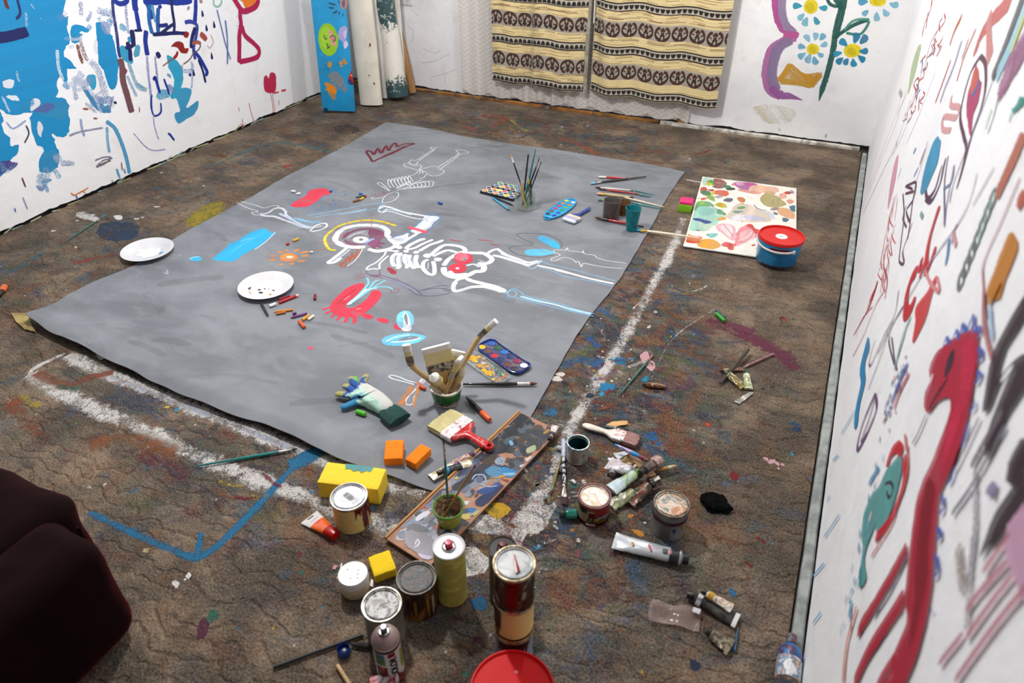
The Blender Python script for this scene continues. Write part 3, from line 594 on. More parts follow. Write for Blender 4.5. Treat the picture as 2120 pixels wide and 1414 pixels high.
strip('baseboard_back', BA+BX*.02, BA+BX*2.35, BN, .034, .014, blotch('strip_brown', ['#d9d2c6', '#5c4632', '#a5702e', '#8a5a2a', '#3a2f28', '#c9b090'], 5, .6, mode='LINEAR', bump=.5), 3)
strip('trim_1', BA+BX*2.36, BB-BX*.05, BN, .032, .014, blotch('strip_white', ['#dcd8d0', '#cfc9be', '#8f8678', '#e6e2da', '#b5a890'], 6, .6, mode='LINEAR', bump=.5), 4)
# ---------------------------------------------------------------- carpet
def carpet_material():
    t = NT('carpet_pile'); vec = t.co()
    big = t.noise(1.1, 4, vec); med = t.noise(4.5, 5, vec, dist=.4); fine = t.noise(170, 3, vec, rough=.75); clump = t.noise(38, 4, vec, rough=.7, dist=.5)
    c = t.mix(t.step(med, .40, .60), L4('#a38e79'), L4('#65594f'))
    c = t.mix(t.step(t.noise(2.3, 5, t.scaled(vec, 1, 1, 1, (5, 3, 0)), dist=.6), .52, .57), c, t.mix(1.0, c, (.70, .69, .68, 1), 'MULTIPLY'))
    at = t.n('ShaderNodeAttribute', attribute_name='col'); sp = t.n('ShaderNodeSeparateColor'); t.l(at.outputs['Color'], sp.inputs[0])
    dens = sp.outputs[0]
    for i, (h, s, lo, a) in enumerate((('#4d5a52', 3, .50, .55), ('#3c4348', 5, .53, .7), ('#5a2430', 6.5, .60, .8), ('#24587c', 7, .61, .85), ('#8a5a34', 5, .58, .65), ('#202c44', 8, .60, .85), ('#7d3a2c', 9, .64, .75), ('#8d8a86', 11, .63, .6), ('#5c6a2c', 7, .66, .6), ('#355f58', 12, .63, .7))):
        nz = t.noise(s, 5, t.scaled(vec, 1, 1.25, 1, (i*7.3, i*3.1, i)), rough=.62, dist=.7)
        k = t.math('MULTIPLY', t.math('MULTIPLY', t.step(nz, t.math('SUBTRACT', lo, t.math('MULTIPLY', dens, .085)), t.math('SUBTRACT', lo+.07, t.math('MULTIPLY', dens, .085))), dens), a, clamp=True)
        c = t.mix(k, c, L4(h))
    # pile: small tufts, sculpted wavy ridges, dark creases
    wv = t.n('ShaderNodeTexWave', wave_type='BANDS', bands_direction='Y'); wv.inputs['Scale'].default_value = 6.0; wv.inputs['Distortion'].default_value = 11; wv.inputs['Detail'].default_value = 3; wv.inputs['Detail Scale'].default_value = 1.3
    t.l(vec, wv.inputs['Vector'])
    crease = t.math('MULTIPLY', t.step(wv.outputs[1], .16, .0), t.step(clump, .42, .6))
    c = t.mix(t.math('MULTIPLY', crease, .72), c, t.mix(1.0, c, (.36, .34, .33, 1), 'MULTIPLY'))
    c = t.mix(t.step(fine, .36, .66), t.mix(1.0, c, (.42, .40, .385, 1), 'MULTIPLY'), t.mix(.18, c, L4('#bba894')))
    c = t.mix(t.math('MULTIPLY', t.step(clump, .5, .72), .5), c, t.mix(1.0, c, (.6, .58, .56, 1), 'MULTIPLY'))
    # flecks of paint
    vo = t.n('ShaderNodeTexVoronoi'); vo.inputs['Scale'].default_value = 26; t.l(t.scaled(vec, 1, 1, .2), vo.inputs['Vector'])
    sc = t.n('ShaderNodeSeparateColor'); t.l(vo.outputs['Color'], sc.inputs[0])
    fl = t.math('MULTIPLY', t.step(vo.outputs['Distance'], .12, .07), t.step(sc.outputs[0], .84, .86))
    c = t.mix(t.math('MULTIPLY', fl, t.math('MULTIPLY', dens, .9, clamp=True)), c, t.ramp(sc.outputs[1], [(0, lin('#d8d4cc')), (.35, lin('#7a1f26')), (.55, lin('#2f7fae')), (.7, lin('#c9c4bc')), (.85, lin('#1d2a38')), (.95, lin('#b5702c'))], 'CONSTANT'))
    t.l(c, t.b.inputs['Base Color']); t.b.inputs['Roughness'].default_value = .95; t.b.inputs['Specular IOR Level'].default_value = .15
    h = t.math('ADD', t.math('ADD', t.math('MULTIPLY', fine, .5), t.math('MULTIPLY', clump, .9)), t.math('MULTIPLY', t.step(wv.outputs[1], 0, .3), .36))
    t.l(t.bump(h, .9, .011), t.b.inputs['Normal']); return t.m
CP = Paint(lambda x, y: F(x, y, .0), (0, 0, 1), .0003, .0000012, clip=lambda p: Vector((min(max(p.x, XL+.006), XR-.04), min(p.y, 4.37+.02*(p.x-XL)), p.z)))
WH = '#d9d6d4'
CP.line('P', WH, 54, '1415,452 1385,530 1335,620 1285,712 1232,800 1185,880 1150,965 1112,1030 1070,1090', .62, wob=.25)
CP.line('P', WH, 60, '1160,950 1125,1020 1085,1075', .6, wob=.3); CP.fill('P', WH, '985,1065 1030,1065 1060,1095 1110,1060 1150,1040 1130,1090 1090,1110 1085,1140 1060,1110 1000,1105 960,1090', jit=.012, dry=.6)
CP.fill('P', WH, '950,1125 1010,1155 1005,1185 950,1190 900,1150', jit=.01, dry=.58)
CP.line('P', WH, 74, '140,735 200,765 330,815 460,868 600,925 700,965 800,1000 880,1020', .6, wob=.3); CP.line('P', '#b9c4de', 26, '230,780 330,820 460,870 620,935', .72)
CP.line('P', WH, 72, '62,775 130,815 250,868 400,940 560,1003 700,1052 820,1098 960,1140', .6, wob=.25); CP.line('P', WH, 24, '60,778 75,760 135,732', .6); CP.line('P', '#cfc6c0', 26, '62,775 90,800', .6)
CP.line('P', WH, 12, '1420,372 1455,378', .4); CP.line('P', WH, 9, '1330,620 1310,640', .5); CP.line('P', '#cfc6c4', 9, '1480,640 1390,705 1330,830', .7)
BL = '#1f6f9c'
for w, q, d in ((24, '185,1060 230,1082 300,1115 360,1140 408,1158', .5), (26, '400,1160 450,1130 520,1062 590,985 640,935', .5), (20, '415,1102 408,1155', .55), (60, '600,965 640,945 665,930', .45), (16, '270,1020 290,1010', .6)): CP.line('P', BL, w, q, d)
CP.line('P', '#3f7078', 22, '440,345 500,318 560,297 620,300 690,316', .55); CP.line('P', '#3a7080', 18, '1245,300 1290,315', .7)
RU = '#8a4b30'
for w, q, d, c in ((60, '75,772 110,790 150,800', .62, RU), (80, '20,820 50,870 95,920', .7, RU), (50, '150,795 190,780 235,770', .6, '#8a4a38'), (90, '185,925 250,905 330,925 360,940', .66, '#8d5530'), (70, '290,945 350,965 390,985', .66, '#6a2f3c'), (36, '1155,285 1200,300 1255,332', .5, '#8a4a30'), (60, '995,240 1045,245 1020,262', .62, '#9a4a34'), (50, '960,262 985,270', .65, '#a04a48'), (40, '885,295 920,300', .4, '#9a3a28'), (34, '585,345 605,342', .3, '#9a3e20'), (44, '150,545 200,535 255,522', .68, '#8f4038'), (30, '0,572 45,550 90,522', .62, '#3a6a78'), (80, '1400,800 1440,790', .75, '#6a4a5a'), (60, '440,320 470,325', .6, '#6a4622'),
    (90, '1465,662 1520,685 1590,715 1650,765', .62, '#6b2a45'), (60, '1490,665 1560,690', .6, '#72304a'), (46, '1430,680 1480,710', .7, '#3f4a66'), (30, '1180,395 1205,402', .3, '#9a7a88'), (40, '1240,970 1270,975', .6, '#8a5430'), (60, '1160,760 1200,745 1250,755', .6, '#2c5a86'), (60, '1130,850 1150,860', .55, '#2f6f92'), (50, '1210,690 1240,720', .6, '#2c5590'), (40, '1270,655 1240,640', .62, '#35608a'), (40, '1290,580 1310,620', .66, '#7a7060')): CP.line('P', c, w, q, d, wob=.4)
CP.fill('P', '#9a8a1e', '383,466 408,434 440,418 468,421 452,448 420,466', jit=.012, dry=.62); CP.fill('P', '#c9a020', '1005,1052 1035,1042 1058,1050 1050,1068 1020,1070', jit=.01, dry=.5)
CP.fill('P', '#1f3a58', '200,480 215,462 260,458 285,468 280,490 240,500 215,495', jit=.02, dry=.55); CP.fill('P', '#3c2f30', '692,262 720,258 745,268 725,278 700,274', jit=.012, dry=.6)
CP.fill('P', '#dedcda', '158,440 185,442 205,458 170,452', jit=.02, dry=.55); CP.fill('P', '#e4e2e0', '238,446 255,448 252,455 240,454', jit=.008, dry=.2)
CP.fill('P', '#d9a8ae', '1326,735 1340,728 1346,742 1356,752 1350,768 1338,760 1330,750', jit=.004, dry=.1)
for x, y, r in ((1152, 784, 14), (1160, 775, 10), (283, 453, 9), (325, 428, 9), (295, 450, 6), (110, 478, 8), (160, 457, 6), (1220, 590, 12)): CP.dab(x, y, r, '#dcd8d2', .2, asp=1.6, rot=.4)
for x, y, r, c in ((1256, 800, 30, '#1f7fb0'), (1285, 745, 18, '#1f7fb0'), (1246, 815, 12, '#2f9cc8'), (1282, 748, 26, '#226f9a'), (1335, 785, 16, '#2288b4'), (1310, 745, 10, '#3a9fc0'), (620, 238, 14, '#1c2238'), (1022, 258, 9, '#2f5fae'), (1265, 255, 9, '#2f4f9a'), (1585, 950, 12, '#dcb0bc'), (1597, 955, 12, '#dcb0bc'), (1609, 960, 11, '#dcb0bc'), (1620, 962, 9, '#dcb0bc'), (1612, 970, 6, '#dcb0bc'), (1466, 880, 13, '#c8481c'), (1520, 985, 18, '#7a1420'), (1650, 890, 20, '#1c3a5c'), (1644, 878, 14, '#1c4a70'), (1680, 990, 8, '#2f8fc8'), (1580, 805, 10, '#1c3050'), (1355, 908, 16, '#20649c'), (1340, 905, 16, '#20649c'), (1363, 918, 12, '#20649c'), (1350, 897, 12, '#1f5a94'), (1640, 940, 7, '#2f8fc0'), (1620, 660, 22, '#5a2a20'), (1625, 663, 14, '#a0442c'), (1305, 1068, 10, '#d08a30'), (1310, 1082, 8, '#a04a28'), (1322, 1104, 16, '#d08a34'), (1316, 1100, 10, '#d88f38'), (1185, 1098, 8, '#c08a40'), (345, 843, 8, '#d8c030'), (365, 1209, 12, '#e6e4e2'), (390, 1192, 9, '#e6e4e2'), (383, 1200, 5, '#e6e4e2'), (358, 1205, 4, '#e6e4e2'), (302, 1140, 13, '#cbb888'), (448, 1034, 8, '#b8a488'), (1570, 1115, 10, '#7a2028'), (1580, 1122, 9, '#7a2028'), (1545, 1165, 9, '#7a1c24'), (1553, 1172, 8, '#7a1c24'), (1643, 1299, 9, '#2f8fc0'), (440, 1275, 22, '#2c6a58'), (420, 1300, 24, '#5a2440'), (1560, 520, 6, '#b02028'), (1665, 438, 7, '#b02028'), (523, 374, 8, '#9a3030'), (1440, 1378, 18, '#22304c'), (990, 1250, 34, '#1f5a84'), (1520, 370, 8, '#3a3a38'), (1490, 315, 6, '#2c3a58'), (1030, 880, 10, '#c87830'), (700, 1195, 6, '#caa0a0'), (620, 1148, 12, '#7a3034')): CP.dab(x, y, r*.62, c, .45, asp=rr.uniform(.8, 1.8), rot=rr.uniform(0, 3))
pal_ = ['#d8d4ce', '#d8d4ce', '#7a2430', '#2c6a94', '#243044', '#8a5430', '#2f6a5c', '#b09a40', '#9c5a5c', '#3f8fb8', '#5c2a40']
for i in range(520):     # spatter, thickest along the right edge and the front of the sheet
    z = rr.random()
    if z < .5: t = rr.random(); x, y = 1400-t*330+rr.gauss(40, 50), 480+t*640+rr.gauss(0, 50)
    elif z < .68: x, y = rr.uniform(900, 1500), rr.uniform(235, 330)
    elif z < .84: t = rr.random(); x, y = 700-t*600+rr.gauss(-60, 40), 250+t*330+rr.gauss(0, 25)
    else: x, y = rr.uniform(150, 1600), rr.uniform(720, 1400)
    CP.dab(x, y, abs(rr.gauss(0, 3.0))+1.2, rr.choice(pal_), rr.uniform(.3, .85), asp=rr.uniform(.7, 2.4), rot=rr.uniform(0, 3), n=7)
for i in range(300):     # worn smears of paint in the pile
    t = rr.random(); x, y = 1375-t*330+rr.gauss(25, 45), 480+t*660+rr.gauss(0, 40)
    if i % 4 == 0: x, y = rr.uniform(900, 1560), rr.uniform(235, 340)
    if i % 7 == 0: x, y = rr.uniform(40, 600), rr.uniform(760, 1100)
    a = rr.uniform(-.5, .9); l = rr.uniform(15, 60)
    CP.line('P', rr.choice(pal_), rr.uniform(8, 34), '%d,%d %d,%d %d,%d' % (x, y, x+l*.5*math.cos(a), y+l*.5*math.sin(a)+4, x+l*math.cos(a), y+l*math.sin(a)), rr.uniform(.7, .95), wob=.6)
xs = np.linspace(XL+.004, XR-.036, 74); ys = np.linspace(YF-.02, 4.47, 112)
X, Y = np.meshgrid(xs, ys, indexing='ij'); Z = np.zeros_like(X)
edge_y = BA.y + (X-BA.x)*(BB.y-BA.y)/(BB.x-BA.x) - .055
Y = YF-.02+(Y-YF+.02)*(edge_y-YF+.02)/(4.47-YF+.02)
D = .22+1.1*np.exp(-((X+.62+.25*(Y-2.2))/.42)**2)*np.exp(-((Y-2.0)/1.0)**2)+.6*np.exp(-((Y-4.0)/.35)**2)*np.exp(-((X+1.6)/1.0)**2)+.38*np.exp(-((X+2.9)/.35)**2)+.55*np.exp(-((Y-1.1)/.45)**2)*np.exp(-((X+1.3)/1.0)**2)
me = gridmesh('carpet', np.stack([X, Y, Z], -1), np.repeat(np.clip(D, 0, 1)[..., None], 3, -1))
me = CP.into(me)
# give the carpet its thickness
bm = bmesh.new(); bm.from_mesh(me); be = [e for e in bm.edges if len(e.link_faces) == 1 and all(f.material_index == 0 for f in e.link_faces)]
q = bmesh.ops.extrude_edge_only(bm, edges=be); bmesh.ops.translate(bm, vec=(0, 0, -.011), verts=[v for v in q['geom'] if isinstance(v, bmesh.types.BMVert)])
bmesh.ops.edgeloop_fill(bm, edges=[e for e in q['geom'] if isinstance(e, bmesh.types.BMEdge) and all(v.co.z < -.01 for v in e.verts)])
bm.to_mesh(me); bm.free()
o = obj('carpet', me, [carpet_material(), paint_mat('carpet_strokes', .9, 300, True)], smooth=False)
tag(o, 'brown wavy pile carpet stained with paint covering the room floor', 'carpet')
# ================================================================ the big grey painted sheet
def pl(t, z=.005): return [Vector(F(*map(float, w.split(',')), z)) for w in t.split()]
E_FRONT = pl('55,655 110,688 180,720 270,763 370,810 470,848 560,880 630,910 700,942 790,976 890,1012 985,1040', .036)
E_FRONT[-1] = F(985, 1040, .006); E_FRONT[-2] = F(890, 1012, .010); E_FRONT[-3] = F(790, 976, .03)
E_LEFT = [E_FRONT[0]]+pl('170,595 285,545 385,480 495,422 600,362 700,310 800,253')
E_BACK = pl('800,253 880,265 960,282 1050,297 1150,310 1250,326 1340,340 1418,356')
E_RIGHT = [E_FRONT[-1]]+pl('1050,945 1104,853 1156,760 1193,697 1229,645 1271,593 1300,551 1333,494 1349,468 1386,402 1418,356')
def resamp(P, n):
    P = cat(P, .01); a = np.array([tuple(p) for p in P]); d = np.r_[0, np.cumsum(np.linalg.norm(np.diff(a, axis=0), axis=1))]
    t = np.linspace(0, d[-1], n); return np.stack([np.interp(t, d, a[:, i]) for i in range(3)], -1)
FOLDS = [(F(*a), F(*b), h, w) for a, b, h, w in (((285, 610), (440, 690), .007, .03), ((190, 640), (300, 740), .006, .035), ((330, 700), (520, 770), .005, .04), ((150, 620), (260, 700), .006, .03), ((470, 560), (330, 590), .004, .03),
    ((640, 720), (480, 800), .004, .035), ((1180, 330), (1320, 350), .004, .03), ((1020, 640), (1180, 690), .003, .03), ((560, 380), (700, 420), .003, .03), ((230, 600), (120, 670), .005, .03), ((420, 760), (650, 850), .004, .04))]
_fa, _fb = E_FRONT[0], E_FRONT[-1]
_fd = (_fb-_fa).normalized(); _fn = Vector((-_fd.y, _fd.x, 0)); _fl = (_fb-_fa).length
def zc(x, y):
    p = Vector((x, y, 0)); z = .0048+.0012*(1+mnoise.noise(Vector((x*4, y*4, 2.2))))
    for a, b, h, w in FOLDS:
        a = Vector((a.x, a.y, 0)); d = Vector((b.x, b.y, 0))-a; t = (p-a).dot(d)/d.length_squared; q = (p-a-d*t)
        e = max(0, -t, t-1)*d.length
        z += h*math.exp(-(q.length/w)**2-(e/.06)**2)
    t = (p-_fa).dot(_fd); dd = abs((p-_fa).dot(_fn))
    z += math.exp(-(dd/.09)**1.5)*(.032+.010*mnoise.noise(Vector((t*5, 0, 4))))*max(0, min(1, (_fl-.14-t)/.16)) if dd < .3 else 0
    z += .012*math.exp(-((p-_fa).length/.09)**2)
    return z
def canvas():
    n, k = 150, 190
    f, b, l, r = resamp(E_FRONT, n), resamp(E_BACK, n), resamp(E_LEFT, k), resamp(E_RIGHT, k)
    u = np.linspace(0, 1, n)[:, None, None]; v = np.linspace(0, 1, k)[None, :, None]
    P = (1-v)*f[:, None]+v*b[:, None]+(1-u)*l[None]+u*r[None]-((1-u)*(1-v)*f[0]+u*(1-v)*f[-1]+(1-u)*v*b[0]+u*v*b[-1])
    for i in range(n):
        for j in range(k):
            e = min(i, n-1-i, j, k-1-j)
            if e < 2:
                q = mnoise.noise_vector(Vector((P[i, j, 0]*12, P[i, j, 1]*12, 0)))*.004; P[i, j, 0] += q.x; P[i, j, 1] += q.y
            P[i, j, 2] = zc(P[i, j, 0], P[i, j, 1])
    me = gridmesh('painted_sheet', P)
    bm = bmesh.new(); bm.from_mesh(me)
    q = bmesh.ops.extrude_edge_only(bm, edges=[e for e in bm.edges if len(e.link_faces) == 1])
    bmesh.ops.translate(bm, vec=(0, 0, -.0028), verts=[v for v in q['geom'] if isinstance(v, bmesh.types.BMVert)])
    bmesh.ops.recalc_face_normals(bm, faces=bm.faces[:])
    if sum(f.normal.z for f in bm.faces) < 0: bmesh.ops.reverse_faces(bm, faces=bm.faces[:])
    bm.to_mesh(me); bm.free(); return me
QP = Paint(lambda x, y: F(x, y, .0045), (0, 0, 1), .0004, .0000012, zc, .02)
def q1(c, w, t, d=.12, **k): QP.line('K1', c, w*.66 if w > 6 else 4.0, t, d, **k)
def q2(c, w, t, d=.12, **k): QP.line('K2', c, w*.68 if w > 6 else 4.0, t, d, **k)
def ell(cx, cy, rx, ry, n=12, rot=0):
    o = []
    for i in range(n):
        a = 2*PI*i/n; x, y = rx*math.cos(a), ry*math.sin(a); o.append('%.1f,%.1f' % (cx+x*math.cos(rot)-y*math.sin(rot), cy+x*math.sin(rot)+y*math.cos(rot)))
    return ' '.join(o)
W1, W2, CY, RE, PK, GR = '#eef0f4', '#d3d8e2', '#35b6ea', '#e0304a', '#e84a62', '#80848b'
# crown
q1('#6a1226', 24, '1165,268 1150,240 1128,208 1135,195 1160,205 1175,222 1190,198 1202,182 1215,205 1226,212 1240,186 1256,165 1264,182 1272,196 1292,162 1312,146 1322,156 1326,172 1352,160 1385,152 1442,150', .02)
q1('#6a1226', 26, '1165,270 1230,240 1300,212 1380,172 1440,150', .05); q1('#6a1226', 16, '1380,165 1300,205 1235,232', .1)
# red rain cloud
QP.fill('K1', RE, '635,550 660,530 700,505 738,488 752,462 790,446 840,440 880,450 896,462 885,480 850,490 815,515 780,540 740,560 690,564 645,562', jit=.004)
q1(PK, 24, '690,540 760,500 840,470', .6); q1('#f2a0ac', 7, '770,492 800,486 825,478', .3)
q1('#3f8fc4', 5, '618,552 640,530 660,520 700,492 725,485 740,465 760,440 830,430 890,435 925,452 925,480 890,490 845,495 838,520 790,545 770,560 700,572 640,572 618,560', .25)
rs = random.Random(5)
for i in range(58):
    x, y = rs.uniform(745, 1010), 0; y = rs.uniform(max(478, 640-(x-640)*.45), 615-(x-820)*.2) if x < 1010 else 500
    if y < 470 or y > 618: continue
    q1(rs.choice(['#3a86bc', '#3a86bc', '#2f6fa8']), 6, '%d,%d %d,%d' % (x, y, x+rs.uniform(4, 10), y-rs.uniform(6, 12)), .2)
# cyan slab and small patch
QP.fill('K1', '#1aaee8', '130,905 160,870 210,838 235,800 290,780 360,735 410,712 460,703 490,720 505,732 540,727 500,760 450,800 400,832 330,872 270,912 180,915', jit=.006)
q1('#7fd4f4', 12, '305,790 350,770 395,765', .5); q1('#d8f0fa', 8, '535,728 470,790 400,840', .35); q1('#4fc4f0', 30, '250,850 330,800 420,750', .7)
QP.fill('K1', CY, '-22,895 5,886 45,885 50,912 -5,915', jit=.004, dry=.15); q1('#d8f0fa', 6, '-25,905 0,890 40,888', .3); q1('#cfe4ee', 8, '-95,880 -80,872', .2); q1('#c8ccd4', 10, '-190,985 -165,1000 -170,970', .6)
# orange sun
QP.fill('K1', '#e0852a', ell(622, 893, 60, 29), jit=.003); QP.fill('K1', '#f6e6cc', ell(627, 890, 22, 9), jit=.002); q1('#f0b070', 6, ell(622, 892, 38, 17), .4, closed=True)
for q in ('548,855 585,860', '500,880 540,884', '498,910 545,905', '560,938 590,936', '625,935 658,934', '675,915 730,915', '705,884 750,880', '695,862 752,852', '655,852 692,838', '595,845 622,850'): q1('#dd8830', 26, q, .1)
QP.fill('K1', '#e4f2f4', ell(772, 858, 10, 6), jit=.001)
# yellow halo and rays
q1('#e8cf1c', 22, '930,845 888,838 862,800 860,760 900,718 960,682 1050,658 1130,650 1220,658 1320,686', .2); q1('#f0e060', 10, '880,830 850,780 880,730', .4)
for q in ('920,690 985,715', '845,738 985,748', '795,795 960,778', '798,855 960,792', '990,662 1030,688', '1072,635 1120,672', '1162,630 1160,700', '1265,650 1200,692', '1298,660 1265,692'): q1('#c8642c', 5, q, .15)
# skull in profile
q1(W1, 44, '930,790 925,765 950,725 1000,698 1070,684 1150,682 1220,690 1262,715 1262,745', .15); q1(W1, 40, '1255,740 1290,780 1320,808 1290,830 1240,845 1190,850 1140,835', .12); q1(W1, 44, '935,790 980,815 1050,825 1120,822', .12)
q1('#7a3a58', 26, '975,765 1010,735 1070,712 1140,706 1200,716 1235,745', .12); q1('#8a4a66', 20, '985,775 1010,800 1060,812', .3); QP.fill('K1', '#7d3f60', '1150,710 1215,715 1245,740 1232,768 1180,775 1140,750', jit=.003, dry=.12)
QP.fill('K1', '#83456a', '1135,800 1180,775 1225,772 1215,792 1250,796 1245,806 1205,806 1230,822 1222,830 1185,820 1190,838 1165,835 1150,815', jit=.001); q1('#a898a8', 22, '1000,770 1040,745 1100,735 1140,750', .3)
q1('#8a4a62', 14, '1010,785 1050,800 1100,808 1140,790', .3); QP.fill('K1', W1, ell(1090, 776, 52, 22), jit=.002); QP.fill('K1', '#84706e', ell(1092, 775, 14, 8), jit=.001); q1('#7fa4d0', 26, '1110,802 1150,780 1180,768', .3); q1('#b8c8e2', 12, '1120,795 1165,772', .3)
q1('#8f5a70', 12, '970,775 985,735 1030,725', .3); q1(W2, 12, '1010,760 1060,735 1120,722', .5); q1('#6f6670', 8, '1025,770 1050,757 1100,750', .3)
# open beak
q1(W1, 30, '1000,830 950,870 905,905 872,928', .12); q1(W1, 22, '870,930 920,925 965,895', .15); q1(W2, 14, '1020,840 970,880 905,925', .3)
q1('#b6512c', 9, '945,940 965,925 960,950 1000,900 990,945 1010,885 1020,920 1035,862 1045,895 1070,842 1055,835', .1); q1('#b6512c', 9, '950,945 995,952 1040,920 1075,870 1095,835', .12); q1('#d8dade', 9, '1000,950 1050,915 1090,860 1100,835', .25)
# small far skeleton in thin white line
for q in ('1545,172 1575,178 1590,172', '1545,172 1545,182 1558,190 1535,205 1500,228 1470,250 1445,262', '1575,180 1560,198 1520,225 1480,255 1455,275', '1445,262 1420,258 1405,275 1420,288 1450,288 1460,275', '1400,280 1370,285 1380,300 1415,310 1450,318 1480,318', '1400,275 1430,290 1475,292 1485,302 1475,318 1520,340', '1705,192 1725,210 1715,225 1680,248 1640,275 1600,300 1590,312', '1705,190 1760,195 1792,208 1770,215 1740,218 1700,250 1650,285 1605,318', '1590,300 1550,300 1510,310 1480,318', '1590,318 1625,322 1628,340 1590,358 1550,360 1520,345', '1480,318 1462,330 1440,350 1412,358', '1520,345 1500,370 1470,378', '1470,322 1478,340 1460,350', '1490,325 1495,345',
          '1205,402 1225,410 1260,440 1280,458', '1205,402 1200,415 1230,432 1275,460', '1320,460 1400,430 1450,400 1490,385', '1310,465 1335,475 1330,500 1290,528 1235,535 1235,510 1260,485 1310,465', '1195,495 1160,505 1170,512 1230,500'): q1(W1, 6, q, .15)
for k in range(7):
    x, y = 1265+k*22, 395-k*4; q1(W1, 5, '%d,%d %d,%d %d,%d %d,%d' % (x+22, y+45, x+2, y+15, x+8, y-12, x+34, y+30), .2); q1(W1, 5, '%d,%d %d,%d %d,%d %d,%d' % (x+80, y+30, x+130+k*5, y+24, x+150, y+44+k*3, x+90, y+52), .2)
for k in range(8): q1(W1, 5, ell(1330+k*11, 440-k*6, 8, 5, 6), .2, closed=True)
for q in ('1180,500 1200,492', '1205,492 1232,484', '1160,488 1172,495', '1210,470 1216,482', '1232,462 1240,478', '1240,485 1262,480', '1180,478 1186,492', '1246,470 1252,478'): q1('#a83030', 5, q, .15)
# long arm: white lines, blue lines
q1(W1, 6, '285,537 360,572 415,588 420,598 385,595 385,606 415,616 450,600', .15); q1(W1, 6, '310,528 400,550 460,570 500,560 548,553 555,562 520,578 490,600', .15)
q1(W2, 24, '435,615 480,622 530,625 590,648 650,668 700,690 760,705', .3); q1(W2, 22, '520,575 570,570 600,590 605,615 640,640', .3); q1(W2, 20, '440,612 490,600 520,578', .35); q1('#bcd0ea', 26, '560,605 640,645 720,685 780,698', .45)
q1(W1, 16, '760,722 790,690 840,670 865,672 868,690 830,712 770,725', .25); q1(W2, 14, '790,700 840,685', .4); q1('#8fc4ec', 20, '655,635 700,650 760,660', .5)
for k in range(6): q1('#6fb8ea', 10, '%d,%d %d,%d' % (690+k*24, 640+k*4, 705+k*26, 662+k*2), .35)
q1('#8cc8f0', 8, '740,618 860,600 990,575 1100,552 1200,540 1250,535', .2); q1('#8cc8f0', 8, '790,630 900,612 1030,600 1120,585 1200,572', .2); q1('#a8d4f2', 14, '950,610 1060,592 1130,575', .55); q1('#8cc8f0', 8, '620,650 690,640 760,665 800,660 835,655', .3)
q1('#9ccdf0', 14, '1205,595 1215,560 1250,545', .3)
# upper arm and elbow
q1(W1, 22, '1210,575 1240,560 1290,570 1360,595 1440,610 1500,620 1560,628', .2); q1(W2, 16, '1230,590 1300,598 1380,622 1460,640 1510,640', .3); q1(W1, 14, '1205,590 1235,600 1260,575', .2); q1('#bcd8f0', 16, '1250,580 1330,590 1420,615', .45)
QP.fill('K1', W2, '1505,625 1560,620 1600,632 1560,670 1540,700 1470,735 1410,720 1450,690 1490,650', jit=.003, dry=.25); q1('#4f9ad4', 6, '1500,618 1560,610 1605,632 1595,655 1550,695 1530,735 1440,770 1390,800', .2); q1('#4f9ad4', 6, '1490,640 1450,685 1400,725 1330,745 1285,770', .2); q1(W1, 26, '1550,640 1510,690 1450,740 1400,770', .2); q1('#8fb4d8', 8, '1510,640 1540,665 1580,650', .3)
q1(W1, 24, '1400,735 1350,760 1300,770 1295,790 1340,800 1375,790 1420,755', .15); QP.fill('K1', W2, '1300,765 1370,745 1400,750 1360,795 1320,800', jit=.003, dry=.3)
q1(PK, 34, '1400,695 1450,708 1525,730', .05); q1('#f2667a', 14, '1410,692 1500,715', .3)
# spine and ribs
for cx, cy, rx, ry in ((1340, 825, 22, 12), (1385, 850, 18, 10), (1450, 858, 20, 10), (1520, 880, 26, 14), (1590, 905, 26, 12)): QP.fill('K1', W1, ell(cx, cy, rx, ry, 9), jit=.003, dry=.1)
for q, w in (('1380,835 1410,810 1470,780 1510,770', 34), ('1390,840 1440,830 1500,800 1560,775', 26), ('1470,850 1540,810 1600,790 1625,778', 30), ('1540,880 1600,830 1650,810 1740,822 1770,845 1745,860', 34), ('1560,885 1610,860 1660,845 1720,860 1760,852', 28),
    ('1330,860 1300,885 1295,920 1310,950', 34), ('1350,860 1335,900 1340,940 1330,965', 34), ('1380,870 1375,910 1395,940 1385,962', 34), ('1410,875 1400,910 1420,940 1440,965', 34), ('1455,875 1445,920 1470,960', 34), ('1530,905 1500,920 1495,960 1520,990 1545,1005', 30), ('1560,915 1570,960 1565,1000 1540,1005', 30), ('1260,845 1310,850 1340,850', 26), ('1300,820 1350,800 1400,760', 20)): q1(W1, w, q, .22)
for q in ('1310,880 1305,930', '1350,880 1350,940', '1390,890 1395,935', '1430,900 1435,940', '1530,925 1525,970'): q1('#b8c4d6', 12, q, .5)
